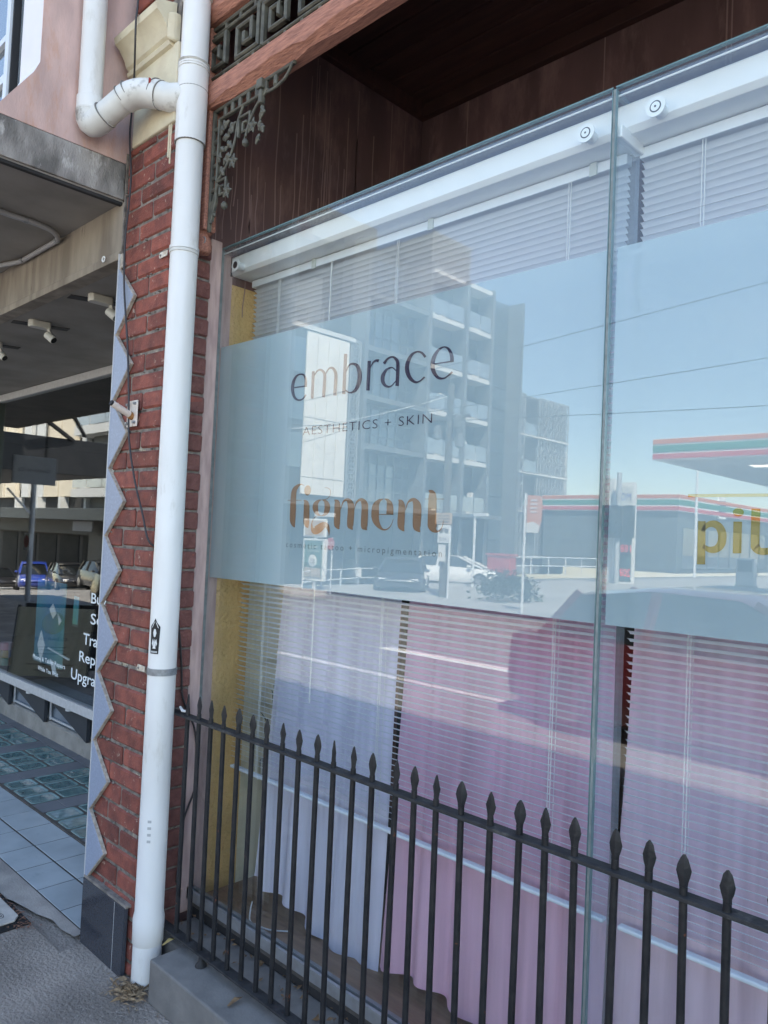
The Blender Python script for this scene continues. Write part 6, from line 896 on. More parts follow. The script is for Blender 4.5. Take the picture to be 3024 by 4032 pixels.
litter('leaf_crumbs','crumbled red brown leaves along the pit cover edge',260,lambda:((lambda t:(-4.4+t*1.05+R.gauss(0,.02),1.385+R.gauss(0,.010),.008))(R.random())) if R.random()<.75 else (R.gauss(-3.40,.03),1.37+R.gauss(0,.03),.006),mat('crumb',(.30,.14,.09),(.18,.10,.07),rough=.9,scale=90),.003,.010)
litter('kerb_litter','small twigs and grit scattered over the asphalt by the plinth',200,lambda:(R.uniform(-2.9,-1.6),1.49-abs(R.gauss(0,.05)),.004),mat('grit',(.34,.30,.25),(.2,.15,.1),rough=.9,scale=90),.002,.009)
for i,(x,y,z,l_) in enumerate(((-2.60,1.60,.166,'yellow dead leaf wedged beside the downpipe and the plinth'),(-2.13,1.575,.162,'brown curled leaf lying on the bluestone plinth in front of the fence'))):
    mb = MB().add([(x-.006,y-.03,z),(x+.006,y-.03,z+.004),(x+.012,y+.01,z+.016),(x-.004,y+.035,z+.006),(x-.014,y+.005,z+.012)],[(0,1,2,4),(2,3,4)])
    o = mb.build('dead_leaf', mat('yellow_dead_leaf',(.46,.34,.13)) if i==0 else M_paleleaf, recalc=False); o['label']=l_; o['category']='leaf'
# ================================================================ NEIGHBOURING SHOP
nb = thing('neighbour_building','neighbouring concrete shop with pink wing wall, canopy and tinted shopfront','building',(-7,2,0))
XL = -10.0; XR = -3.175
MB().box(XL, XR, .90, 1.53, 3.19, 3.352).build('canopy_slab', M_conc, nb, bevel=.004)
MB().box(XL+.01, XR-.01, .91, 1.53, 3.183, 3.1899).build('canopy_soffit', M_concu, nb)
MB().box(XR-.035, XR-.012, .92, 1.53, 3.170, 3.184).build('groove_shade_strip', M_dark, nb)  # solid dark bar painting the shade of a groove under the canopy
MB().prism([(1.53,3.185),(1.53,2.965),(1.523,2.96),(1.523,2.925),(1.60,2.925),(1.60,3.185)], 'x', XL, XR-.002).build('downstand_beam', M_beam, nb, bevel=.003)
MB().box(XL, XR-.002, 1.60, 2.24, 2.926, 3.05).build('inner_ceiling', M_concu, nb)
MB().box(XR-.002, -3.169, 1.53, 1.62, 2.86, 3.40).build('rough_edge', M_mortar, nb, bevel=.004)
# head fascia and shopfront
MB().box(XL, XR, 2.24, 2.62, 2.93, 3.06).build('ceiling_return', M_concu, nb)
MB().prism([(2.24,2.926),(2.52,2.926),(2.52,3.0),(2.24,3.0)],'x',XL,XR).build('lintel', M_concu, nb)
MB().box(XL, XR, 2.535, 2.60, 2.865, 2.926).build('head_frame', M_alu, nb, bevel=.002)
MB().box(XL, XR, 2.535, 2.60, .345, .412).build('sill_frame', M_alu, nb, bevel=.002)
MB().box(-7.62, XR, 2.555, 2.565, .412, 2.865).build('shop_glass', M_shopglass, nb)
MB().box(-7.70,-7.62, 2.50, 2.62, 0, 2.93).build('door_jamb', mat('dark_green_metal',(.055,.075,.07),rough=.4), nb, bevel=.003)
MB().box(-7.86,-7.74, 2.50, 2.62, 0, 2.93).build('door_stile', mat('dark_green_metal',(.055,.075,.07)), nb, bevel=.003)
MB().box(XL,-7.86, 2.56, 2.57, 0, 2.93).build('side_glass', M_shopglass, nb)
for z in (1.0,1.75,2.3): MB().box(XL,-7.86, 2.54, 2.58, z, z+.06).build('glazing_bar', MATS['dark_green_metal'], nb)
for i in range(4): MB().box(-8.3-.45*i,-8.24-.45*i, 2.54, 2.58, 0, 2.9).build('glazing_bar', MATS['dark_green_metal'], nb)
# kickboard with sloping dark panels and slots
MB().box(-8.6, XR, 2.66, 2.70, 0, .345).build('kick_back', mat('blue_grey_kick',(.20,.24,.28),(.16,.19,.23),rough=.8,scale=7), nb)
for i in range(9):
    x1 = -5.48-.775*(i-2); 
    MB().prism([(x1-.77,.345),(x1-.02,.345),(x1-.02,.13)], 'y', 2.59, 2.62).build('brace_panel', mat('charcoal_panel',(.035,.04,.048),rough=.6), nb, bevel=.002)
    MB().prism([(x1,.345),(x1+.22,.345),(x1,.21)], 'y', 2.635, 2.645).build('vent_pane', M_shopglass, nb)
    MB().bar((x1+.0,2.635,.345),(x1+.0,2.635,.15),.012).build('vent_frame', M_alu, nb)
    MB().bar((x1,2.632,.17),(x1+.5,2.632,.17),.012).build('vent_frame', M_alu, nb)
    MB().lathe([(.035,.325),(.035,.345)],(x1-.28,2.575,0),12).build('round_fixing', M_alu, nb)
MB().prism([(2.615,0),(2.66,0),(2.66,.135),(2.64,.14),(2.62,.125)], 'x', -8.6, XR).build('concrete_upstand', mat('patchy_concrete_upstand',(.33,.31,.28),(.22,.21,.19),rough=.9,scale=6,bump=.5,bscale=60,c3=(.17,.16,.10),c3scale=7,c3range=(.58,.7)), nb, bevel=.006)
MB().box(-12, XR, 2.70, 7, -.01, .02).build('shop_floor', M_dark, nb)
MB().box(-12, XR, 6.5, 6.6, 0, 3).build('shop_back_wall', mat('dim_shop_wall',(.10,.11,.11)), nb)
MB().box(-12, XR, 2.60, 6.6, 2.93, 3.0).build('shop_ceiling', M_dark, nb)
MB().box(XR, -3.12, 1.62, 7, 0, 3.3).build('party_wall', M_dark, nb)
MB().box(-12.2,-12, 1.6, 7, 0, 3.3).build('party_wall', M_dark, nb)
# pink wing wall with a canted front edge; thickness shown white
WP = [(.90,3.352),(1.522,3.352),(1.60,3.352),(1.60,8.0),(1.143,8.0),(1.143,3.625),(1.118,3.565),(1.0,3.395),(.90,3.352)]
MB().prism([(1.62,3.353),(1.62,8.0),(1.143,8.0),(1.143,3.628),(1.120,3.575),(.985,3.375),(.975,3.353)], 'x', -3.180, XR).build('wing_wall', M_pink, nb)
Mwr = mat('white_reveal', (.74,.72,.74), (.68,.66,.68), rough=.8, scale=3)
MB().prism([(1.62,3.353),(1.62,8.0),(1.1435,8.0),(1.1435,3.629),(1.121,3.577),(.989,3.380),(.978,3.353)], 'x', -3.40, -3.1801).build('wing_wall_core', Mwr, nb)
MB().box(XL, -3.40, 1.53, 6.0, 3.352, 9.0).build('upper_wall', mat('upper_rendered_wall',(.5,.48,.47)), nb)
MB().box(-3.66,-3.615, 1.16, 1.24, 3.353, 8).build('mullion', mat('pale_blue_frame',(.62,.66,.70),rough=.4), nb)
MB().box(-3.612,-3.600, 1.17, 1.23, 3.353, 8).build('gasket', M_rubber, nb)
MB().box(-3.595,-3.40, 1.20, 1.22, 3.353, 8).build('side_pane', M_rail_glass, nb)
Msp = mat('cream_spandrel',(.56,.53,.46),(.5,.47,.4),rough=.7,scale=5)
MB().box(-9.9,-3.665, 1.215, 1.235, 3.353, 8).build('window_glass', M_far_glass, nb)
MB().box(-9.9,-3.46, 1.238, 1.30, 3.83, 4.03).build('spandrel', Msp, nb, bevel=.003)
for z in (3.80,4.03): MB().box(-9.9,-3.46, 1.236, 1.31, z, z+.03).build('spandrel_rail', Msp, nb)
MB().box(-9.9,-3.665, 1.195, 1.215, 3.80, 3.84).build('transom', MATS['pale_blue_frame'], nb)
MB().box(-9.9,-3.665, 1.195, 1.215, 4.00, 4.03).build('transom', MATS['pale_blue_frame'], nb)
for z in (5.2,6.4,7.4): MB().box(-9.9,-3.46, 1.236, 1.30, z, z+.2).build('spandrel', Msp, nb)
# lettering and posters in the shop window
gy = 2.5535
for s_, x, z, w, h in (('Buy',-5.464,1.174,.25,.079),('Sell',-5.456,1.022,.27,.081),('Trade',-5.560,.862,.40,.086),('Repair',-5.610,.728,.46,.080),('Upgrade',-5.735,.578,.58,.084)):
    text('lettering', s_, M_wvinyl, x, z, w, h, gy, nb, off=.012)
text('lettering', 'Phone & Tablet Repairs', M_wvinyl, -6.475, .628, .63, .036, gy, nb, off=.012)
text('lettering', 'While You Wait', M_wvinyl, -6.362, .549, .40, .036, gy, nb, off=.012)
pst_ = thing('window_poster','teal and green poster with pale kite shapes inside the neighbouring shop window','poster',(-6.2,2.62,1))
MB().box(-6.54,-5.98,2.585,2.592,.60,1.275).build('sheet', mat('teal_poster',(.02,.30,.26),(.02,.20,.36),rough=.5,scale=1.4), pst_)
for p in ([(-6.2,1.10),(-6.12,1.03),(-6.18,.98),(-6.26,1.05)],[(-6.10,1.03),(-6.02,.98),(-6.06,.94)],[(-6.40,.86),(-6.31,.75),(-6.38,.60),(-6.46,.74)],[(-6.2,.66),(-6.1,.64),(-6.06,.56),(-6.12,.54)]):
    MB().prism(p, 'y', 2.578, 2.584).build('kite_shape', M_wvinyl, pst_)
MB().bar((-6.24,2.579,.74),(-5.84,2.579,.70),.012,.012).build('white_bar', M_wvinyl, pst_)
ph_ = thing('phone_picture','tall phone-shaped cutout with blue and green screen stuck in the shop window','sign',(-5.72,2.56,1.1))
MB().prism([(-5.80,.965),(-5.69,.965),(-5.685,1.215),(-5.795,1.222)], 'y', 2.5675,2.571).build('phone_body', M_rubber, ph_, bevel=.002)
MB().quad((-5.79,2.5668,.985),(-5.70,2.5668,.985),(-5.695,2.5668,1.195),(-5.785,2.5668,1.200)).build('screen', mat('phone_screen',(.03,.30,.42),(.05,.45,.25),rough=.3,scale=6), ph_, recalc=False)
cupm = None
cu_ = thing('cup_stack','striped multicoloured paper cups stacked inside the shop window','cups',(-7.40,2.68,.42))
for k in range(3): MB().lathe([(.05,.42+.07*k),(.055,.487+.07*k)],(-7.42,2.68,0),14).build('cup', mat('striped_cup%s'%('' if k==0 else '_b' if k==1 else '_c'),((.5,.25,.15),(.2,.3,.5),(.55,.5,.5))[k],((.2,.4,.3),(.6,.4,.1),(.6,.2,.25))[k],scale=9,stretch=(3,3,.1)), cu_, smooth=40)
# ceiling spotlights under the inner ceiling
for i, x in enumerate((-3.72,-4.50,-5.28)):
    t = thing('ceiling_spotlight', ['cream ceiling spotlight nearest the brick pillar','cream ceiling spotlight second from the brick pillar','cream ceiling spotlight furthest left, cut by the photo edge'][i], 'spotlight', (x,1.74,2.926), 'spotlights under the neighbour ceiling')
    MF = mat('cream_light_metal',(.50,.48,.43),rough=.5)
    MB().prism([(x-.045+a,1.72+b) for a,b in ((-.028,-.05),(-.014,-.062),(.014,-.062),(.028,-.05),(.028,.05),(.014,.062),(-.014,.062),(-.028,.05))], 'z', 2.885, 2.9255).build('base', MF, t, bevel=.004)
    MB().bar((x-.03,1.765,2.885),(x-.02,1.775,2.835),.006,.016).build('arm', MF, t)
    MB().tube([(x-.045,1.765,2.858),(x-.005,1.79,2.822)], .023, 14).build('lamp_head', MF, t, smooth=35)
    MB().tube([(x-.0055,1.7895,2.8225),(x-.003,1.791,2.820)], .019, 14).build('lens', M_rubber, t)
    MB().prism([(x-.22,1.62),(x-.15,1.61),(x-.15+.10,1.90),(x-.22+.10,1.91)], 'z', 2.9215,2.9255).build('ceiling_slot', mat('ridged_black_strip',(.02,.02,.02),(.06,.055,.05),scale=60,stretch=(1,.05,1)), t)
# conduit
o = MB().tube(smooth_path([(-3.62,.92,3.168),(-3.70,1.20,3.168),(-3.705,1.33,3.168),(-3.73,1.44,3.166),(-3.80,1.500,3.160),(-3.92,1.506,3.160),(-4.09,1.506,3.160),(-4.27,1.505,3.160),(-4.36,1.49,3.162),(-4.55,1.43,3.166),(-4.9,1.25,3.168)]), .0125, 10).build('conduit', mat('grey_conduit',(.30,.30,.31),rough=.5), smooth=True)
o['label']='grey electrical conduit curving along the underside of the concrete canopy'; o['category']='conduit'
for i,(x,y,z) in enumerate(((-3.705,1.31,3.168),(-3.82,1.503,3.158),(-4.26,1.503,3.158))):
    o_ = MB().lathe([(.0145,-.01),(.0150,.01)],(x,y,z),12,'y' if i==0 else 'x').build('conduit_clip', M_galv); o_['label']=['metal conduit clip nearest the canopy edge','metal conduit clip at the conduit corner','metal conduit clip left along the downstand beam'][i]; o_['category']='clip'
eh = MB().tube([(-3.305+.012*math.cos(a), 1.512, 2.950+.012*math.sin(a)) for a in [i*.6 for i in range(0,11)]], .003, 7).build('eye_hook', M_cord, smooth=True); eh['label']='small white eye hook screwed in the beam edge near the pillar'; eh['category']='hook'
# hanging under-canopy sign further along (seen mirrored in the shop glass)
hs_ = thing('hanging_sign','grey hanging shop sign under the canopy, seen mirrored in the dark shop glass','sign',(-9,1.67,2.2))
MB().box(-9.02,-8.98,1.43,1.91,2.19,2.51).build('panel', mat('grey_sign_face',(.30,.32,.35)), hs_)
MB().bar((-9.0,1.55,2.51),(-9.0,1.55,3.17),.02).build('hanger', M_rubber, hs_)
text('lettering','Glenferrie Ce', mat('sign_letter',(.08,.08,.10)), 1.50, 2.33, .36, .045, -8.977, hs_, plane='x', flip=1)
aw = thing('next_awning','black painted awning of the next shop along, with a slanting stay','awning',(-17,-.5,2.6))
MB().box(-21,-14,-1.6,1.5,2.66,3.32).build('fascia', mat('black_awning',(.012,.014,.018),rough=.5), aw, bevel=.01)
MB().bar((-13.6,.3,3.9),(-14.0,-.9,3.3),.06).build('stay', M_rubber, aw)
MB().bar((-10.2,1.0,3.6),(-13.5,-.9,3.35),.05).build('stay', M_rubber, aw)
nxb = thing('next_building','dark rendered shop beyond the neighbour, further down the footpath','building',(-16,3,0))
MB().box(-30,-12.2,1.6,6,-1,7).build('wall', M_dark, nxb)
# footpath A-frame board
af = thing('a_frame_sign','cream sandwich board with a yellow sun circle standing on the footpath','sign',(-8.5,1.35,0))
MC = mat('cream_board',(.82,.76,.62),rough=.5)
def leanbox(x0,x1,y0,y1,z0,z1,lean,nm,m,t=.02):
    MB().add([(x0,y0,z0),(x1,y0,z0),(x1,y0+t,z0),(x0,y0+t,z0),(x0,y0+lean,z1),(x1,y0+lean,z1),(x1,y0+lean+t,z1),(x0,y0+lean+t,z1)],[(0,3,2,1),(4,5,6,7),(0,1,5,4),(1,2,6,5),(2,3,7,6),(3,0,4,7)]).build(nm,m,af)
MC = clothmat('cream_corflute', (.88,.82,.68), .5, 0)
leanbox(-9.02,-8.99,1.72,0,.08,.84,-.18,'frame_stile',M_rubber); leanbox(-8.19,-8.16,1.72,0,.08,.84,-.18,'frame_stile',M_rubber)
leanbox(-9.0,-8.18,1.742,0,.10,.82,-.17,'poster',MC,.004)
leanbox(-9.02,-8.16,1.20,0,.08,.84,.16,'rear_board',M_rubber,.012)
for x in (-9.0,-8.18):
    MB().bar((x,1.73,0),(x,1.70,.14),.03).build('leg', M_rubber, af); MB().bar((x,1.20,0),(x,1.23,.14),.03).build('leg', M_rubber, af)
cz_ = .66; yy = 1.746-.17*(cz_-.10)/.72+.006
MB().add([(-8.60+.12*math.cos(i*PI/12),yy+.001-.17*(.12*math.sin(i*PI/12))/.72,cz_+.12*math.sin(i*PI/12)) for i in range(24)],[tuple(range(24))]).build('sun_disc', mat('sun_yellow',(.75,.52,.03)), af, recalc=False)
af_n = 0
text('lettering','CLEAR SKY', mat('board_ink',(.06,.06,.09)), -8.42, .475, .36, .035, 1.668, af, flip=-1)
for k,(w,z) in enumerate(((.30,.40),(.26,.37),(.34,.33),(.5,.22),(.32,.16))):
    y_ = 1.7475-.17*(z-.10)/.72; MB().quad((-8.58-w/2,y_,z),(-8.58+w/2,y_,z),(-8.58+w/2,y_,z+.010),(-8.58-w/2,y_,z+.010)).build('print_line', mat('print_grey',(.35,.28,.22)), af, recalc=False)

af.rotation_euler = (0,0,-.80)
# ================================================================ ACROSS THE STREET (seen mirrored in the panes)
M_marb = mat('pale_marble_panel', (.86,.83,.77), (.78,.745,.68), rough=.5, scale=1.2, stretch=(1,1,.5), c3=(.45,.42,.37), c3scale=2.2, c3range=(.60,.75))
M_charc = mat('charcoal_cladding', (.055,.062,.068), (.045,.05,.055), rough=.5, scale=1)
M_charl = mat('mid_grey_cladding', (.14,.155,.165), rough=.6)
M_shopdark = mat('dark_shop_pane',(.014,.016,.018),rough=.6,spec=.1)
M_slabw = mat('white_slab_edge', (.62,.62,.60), rough=.6)
M_lace = mat('white_lace_screen', (.30,.32,.33), rough=.6)
ab = thing('apartment_block','tall dark apartment block with pale marble panels and balconies, mirrored in the left pane','building',(-34,-35,0))
FX = -32.28
def ry(v): return 3.6-v
MB().box(-48,FX-1.2,ry(47.1),ry(30.0),-1.5,19.6).build('main_volume', M_charc, ab)
MB().box(-48,FX-.05,ry(30.0),ry(20.5),-1.5,13.05).build('podium_volume', M_charc, ab)
MB().box(-48,FX-3,ry(36.5),ry(20.5),13.05,19.4).build('set_back_volume', mat('blue_grey_cladding',(.16,.18,.20)), ab)
MB().box(-46,FX-2,ry(33.5),ry(27),19.4,21.4).build('roof_plant', M_charl, ab)
MB().box(-48,FX+.1,ry(30.1),ry(20.5),13.05,13.3).build('coping', M_slabw, ab)
mp_ = None
for a, b in ((24.6,25.4),(26.5,27.3),(27.3,28.1),(28.1,28.9),(28.9,29.7),(22.2,23.3)):
    for z0, z1 in ((3.95,4.9),(4.9,8.2),(8.2,13.0)):
        MB().box(FX-.04,FX+.05,ry(b)+.02,ry(a)-.02,z0+.02,z1-.02).build('marble_panel', M_marb, ab)
for a, b in ((25.4,26.5),(23.3,24.6)):
    for z in (5.4,8.0,10.6): MB().box(FX-.05,FX+.02,ry(b)+.05,ry(a)-.05,z,z+1.9).build('window', M_far_glass, ab)
def lace(y0, y1, z0, z1, x, parent, seed=1, st_=.55):
    rr_ = random.Random(seed); mb = MB(); ny = max(1,int((y1-y0)/st_)); nz__ = max(1,int((z1-z0)/st_))
    sy=(y1-y0)/ny; sz=(z1-z0)/nz__
    for i in range(ny):
        for j in range(nz__):
            cy_=y0+sy*(i+.5); cz=z0+sz*(j+.5); r=min(sy,sz)*.5
            for k in range(10):
                a=k*PI/5; b=(k+1)*PI/5; mb.bar((x,cy_+r*math.cos(a),cz+r*1.1*math.sin(a)),(x,cy_+r*math.cos(b),cz+r*1.1*math.sin(b)),.07,.05,(1,0,0))
            mb.bar((x,cy_-r,cz),(x,cy_+r,cz),.045,.05,(1,0,0)); mb.bar((x,cy_,cz-r),(x,cy_,cz+r),.045,.05,(1,0,0))
    for a,b in (((y0,z0),(y1,z0)),((y0,z1),(y1,z1)),((y0,z0),(y0,z1)),((y1,z0),(y1,z1))): mb.bar((x,*a),(x,*b),.09,.06,(1,0,0))
    return mb.build('lace_screen', M_lace, parent, kind='stuff')
lace(ry(40.5),ry(36.6),19.6,21.8,FX+.05,ab,1,.5)
MB().box(-40,FX-.02,ry(40.5),ry(36.6),19.6,21.75).build('roof_box', M_charc, ab)
for a, b in ((27.8,28.8),(30.0,31.2),(31.3,32.0)): lace(ry(b),ry(a),13.4,15.6,FX-2.8,ab,3,.55)
lace(ry(30.6),ry(29.85),3.9,13.2,FX+.02,ab,4,.5)
# balcony bays
levels = (3.7,7.3,10.25,13.2,16.5,19.55)
for a, b in ((31.2,36.5),(36.85,40.2),(40.75,43.3)):
    big = a > 33
    for i, z in enumerate(levels):
        if not big and z > 19: continue
        MB().box(FX-1.3,FX+.03,ry(b),ry(a),z-.30,z).build('balcony_slab', M_slabw if big else M_charl, ab)
        if z < 19 and big:
            n_ = 2
            for k in range(n_):
                w_ = (b-a)/n_; MB().box(FX-.01,FX+.01,ry(a+w_*(k+1))+.04,ry(a+w_*k)-.04,z+.08,z+1.1).build('balustrade_pane', M_rail_glass, ab)
        elif z < 19:
            for k in range(4):
                w_ = (b-a)/4; MB().box(FX-1.22,FX-1.15,ry(a+w_*(k+1))+.05,ry(a+w_*k)-.05,z+.25,z+2.6).build('window', M_far_glass, ab)
for v in (31.0,36.65,40.5,43.4,47.1): MB().box(FX-1.3,FX+.12,ry(v)-.14,ry(v)+.14,-1,19.7).build('fin_column', M_charl, ab)
for i in range(4):
    for j in range(12):
        z = .3+j*1.62
        MB().box(FX-1.21,FX-1.12,ry(43.6+.88*(i+1))+.04,ry(43.6+.88*i)-.04,z+.04,z+1.56).build('curtain_pane', M_far_glass, ab)
MB().box(FX-.3,FX+1.0,ry(44),ry(25),3.35,3.6).build('street_awning', M_charl, ab)
for k in range(9): MB().box(FX-.05,FX+.03,ry(26+2*k+1.8),ry(26+2*k),.4,3.2).build('shop_pane', M_shopdark, ab)
sbld = thing('screen_building','lower white apartment building wrapped in lace-patterned screens, mirrored beside the tall block','building',(-40,-57,0))
SX = -38.5
MB().box(-52,SX-.25,ry(64.7),ry(54),-1,15.2).build('walls', mat('mid_grey_wall',(.22,.24,.25)), sbld)
for lz0, lz1 in ((.6,4.5),(4.7,8.1),(8.2,11.5),(11.6,15.2)):
    lace(ry(64.6),ry(59.5),lz0,lz1,SX,sbld,7,.85); lace(ry(57.2),ry(56),lz0,lz1,SX,sbld,8,.85)
    MB().box(SX-.4,SX-.2,ry(59.4),ry(57.3),lz0+.2,lz1-.2).build('window_opening', M_charc, sbld)
    MB().box(SX-.1,SX-.08,ry(59.4),ry(57.3),lz0+.1,lz0+1.1).build('balustrade_pane', M_rail_glass, sbld)
    MB().box(SX-.3,SX+.1,ry(64.7),ry(56),lz0-.12,lz0).build('floor_band', M_slabw, sbld)
MB().box(-56,-39.5,ry(66.2),ry(65),-1,11).build('rear_wall', M_slabw, sbld)
for z in (4.6,5.5,6.4,8.0,8.9,9.7,11.2,12.1,14.2,15.3,17.2,18.3): MB().box(FX-1.12,FX-1.08,ry(36.5),ry(31.2),z,z+.07).build('cladding_joint', M_charl, ab)
for k in range(7): MB().box(FX-1.12,FX-1.07,ry(31.3+.75*k)-.04,ry(31.3+.75*k)+.04,3.7,19.3).build('mullion', M_charl, ab)
R.seed(40)
for a in (37.3,38.6,41.2,42.4):
    for z in levels[:5]:
        if R.random() < .7:
            w_=R.uniform(.2,.5); MB().box(FX-.9,FX-.5,ry(a)-w_,ry(a),z,z+R.uniform(.5,1.5)).build('balcony_furniture', M_slabw if R.random()<.5 else M_marb, ab, bevel=.03)
        MB().box(FX-1.28,FX-1.2,ry(a)-.8,ry(a),z+.1,z+2.3).build('balcony_door', M_far_glass, ab)
# service station canopy and store
M_or = mat('orange_stripe',(.62,.16,.035)); M_gr = mat('green_stripe',(.02,.20,.12)); M_rd = mat('red_stripe',(.55,.035,.03)); M_wh = mat('white_fascia',(.78,.78,.76))
def stripes(parent, x0, x1, y0, y1, z0, z1, face):
    """fascia box with orange, green and red bands on two faces"""
    MB().box(x0,x1,y0,y1,z0,z1).build('fascia', M_wh, parent)
    h = z1-z0
    for m, a, b in ((M_rd,.04,.27),(M_gr,.36,.68),(M_or,.76,.97)):
        if 'y' in face: MB().box(x0+.004,x1-.004,y1,y1+.02,z0+h*a,z0+h*b).build('stripe', m, parent)
        if 'x' in face: MB().box(x1,x1+.02,y0+.004,y1-.004,z0+h*a,z0+h*b).build('stripe', m, parent)
        if 'w' in face: MB().box(x0-.02,x0,y0+.004,y1-.004,z0+h*a,z0+h*b).build('stripe', m, parent)
cn = thing('fuel_canopy','service station canopy with orange, green and red stripes, mirrored in the right pane','canopy',(-5,-30,0))
stripes(cn,-12.42,7,-36,-23.24,5.04,5.81,'yw')
MB().box(-12.0,6.6,-35.6,-23.6,5.0,5.039).build('soffit', mat('white_soffit',(.50,.51,.52)), cn)
for x in (-9.5,-4,2):
    for y in (-26,-31): MB().box(x-.35,x+.35,y-.35,y+.35,4.985,4.999).build('soffit_light', mat('lit_panel',(.9,.9,.9),emit=((1,1,1),1.6)), cn)
for x in (-6,2): MB().box(x-.2,x+.2,-29.7,-29.3,0,5.0).build('column', M_slabw, cn)
sto = thing('convenience_store','low convenience store with striped fascia behind the fuel canopy, mirrored in the pane','building',(-30,-60,0))
stripes(sto,-38,-25.3,-80,-56.07,4.9,6.27,'yx')
MB().box(-37.9,-25.5,-79.8,-56.3,-.1,4.9).build('walls', mat('store_wall',(.10,.12,.125)), sto)
for k in range(8): MB().box(-25.49,-25.42,-57.3-2.6*k-2.2,-57.3-2.6*k,.3,3.6).build('shop_window', M_far_glass, sto)
MB().box(-25.45,-25.3,-66,-64.5,4.7,6.6).build('logo_box', M_wh, sto)
for i, (x, y) in enumerate(((-9,-30),(-4,-29),(1,-30.5),(-14,-38))):
    t = thing('fuel_pump',['fuel pump nearest the left canopy corner','fuel pump under the middle of the canopy','fuel pump at the right of the canopy','fuel pump standing beyond the canopy by the store'][i],'fuel pump',(x,y,0),'fuel pumps on the forecourt')
    MB().box(x-.45,x+.45,y-.25,y+.25,.1,1.5).build('cabinet', M_slabw, t, bevel=.03); MB().box(x-.35,x+.35,y+.25,y+.27,.8,1.4).build('display', M_rubber, t); MB().box(x-.5,x+.5,y-.3,y+.3,0,.1).build('base', M_kerbstone, t)
    MB().tube([(x+.48,y,1.2),(x+.6,y,.8),(x+.48,y,.5)],.02,6).build('hose', M_rubber, t)
# price sign
pg = thing('price_sign','white framed fuel price totem with red digits, mirrored just right of the glass joint','sign',(-18.2,-31.9,0))
MB().box(-19.1,-18.4,-32.2,-31.9,-.1,5.25).build('side_panel', M_slabw, pg)
MB().box(-18.4,-17.3,-32.15,-31.95,-.1,5.05).build('frame', M_wh, pg)
MB().box(-18.3,-17.4,-31.95,-31.93,.1,2.3).build('price_panel', mat('sign_dark_green',(.05,.09,.09)), pg)
MB().box(-18.3,-17.4,-31.95,-31.93,3.7,4.9).build('logo_panel', mat('sign_cream',(.60,.62,.60)), pg)
M_red7 = mat('red_digit',(.6,.05,.06),emit=((1,.08,.1),.8)); 
text('price_digits','188', M_red7, -17.42, 1.55, .55, .40, -31.92, pg, flip=-1); text('price_digits','208', M_red7, -17.42, .35, .55, .40, -31.92, pg, flip=-1)
text('lettering','MOB', mat('sign_blue',(.03,.08,.40)), -17.5, 4.15, .75, .38, -31.92, pg, flip=-1)
# poles and signs
M_pole = mat('grey_timber_pole',(.12,.115,.105),(.08,.075,.07),rough=.9,scale=6,stretch=(3,3,.3)); M_wpole = mat('white_metal_pole',(.66,.68,.70))
up = thing('power_pole','tall grey power pole carrying cables and road signs, mirrored right of the lettering','pole',(-15.1,-14.71,-.12))
MB().lathe([(.14,-.12),(.125,3),(.11,6.65)],(-15.12,-14.71,0),12).build('pole', M_pole, up, smooth=40)
MB().bar((-15.9,-14.7,5.6),(-14.3,-14.7,5.6),.09).build('crossarm', M_pole, up)
for x,z in ((-14.7,5.2),(-14.6,4.6),(-15.5,4.9)): MB().lathe([(.05,z),(.14,z+.05),(.14,z+.42),(.05,z+.46)],(x,-14.6,0),10).build('insulator_box', M_charl, up)
MB().tube([(-14.80,-14.55,-.12),(-14.80,-14.55,2.2)],.035,8).build('sign_post', M_wpole, up)
MB().box(-15.37,-14.72,-14.52,-14.50,2.25,2.60).build('amber_sign', mat('faded_orange_sign',(.62,.42,.26)), up)
for k in range(3): MB().box(-15.28,-14.80,-14.498,-14.496,2.30+.095*k,2.345+.095*k).build('sign_text_line', mat('sign_ink',(.12,.10,.09)), up)
MB().box(-15.25,-14.76,-14.52,-14.50,1.67,2.22).build('bicycle_sign', M_wh, up, bevel=.008)
MI = MATS['sign_ink']
for x in (-15.11,-14.90): MB().lathe([(.062,0),(.078,0),(.078,.004),(.062,.004)],(x,-14.498,2.04),14,'y').build('bike_wheel', MI, up)
for a, b in (((-15.11,2.04),(-15.03,2.13)),((-15.03,2.13),(-14.94,2.13)),((-14.94,2.13),(-14.90,2.04)),((-15.11,2.04),(-15.0,2.04)),((-15.0,2.04),(-14.94,2.13)),((-15.03,2.13),(-15.0,2.04)),((-14.94,2.13),(-14.93,2.17))):
    MB().bar((a[0],-14.497,a[1]),(b[0],-14.497,b[1]),.014,.006,(0,1,0)).build('bike_frame', MI, up)
text('lettering','LANE', MI, -14.81, 1.72, .38, .13, -14.497, up, flip=-1)
MB().box(-15.20,-14.93,-14.52,-14.50,1.10,1.62).build('small_notice', M_wh, up)
mt = thing('menu_sign','white framed drinks poster sign reading $5, standing on the traffic island','sign',(-18.5,-12.36,0))
MB().box(-19.08,-18.04,-12.45,-12.30,.28,1.62).build('frame', M_wh, mt, bevel=.02)
MB().box(-18.98,-18.12,-12.30,-12.285,.38,1.56).build('poster', mat('deep_green_poster',(.06,.16,.13)), mt)
MB().add([(-18.55+.20*math.cos(i*PI/12),-12.28,.92+.20*math.sin(i*PI/12)) for i in range(24)],[tuple(range(24))]).build('price_disc', M_wh, mt, recalc=False)
text('lettering','$5', MI, -18.44, .84, .24, .16, -12.275, mt, flip=-1)
text('lettering','Handmade,', M_wh, -18.28, 1.33, .50, .07, -12.28, mt, flip=-1); text('lettering','delivered daily.', M_wh, -18.24, 1.21, .56, .06, -12.28, mt, flip=-1)
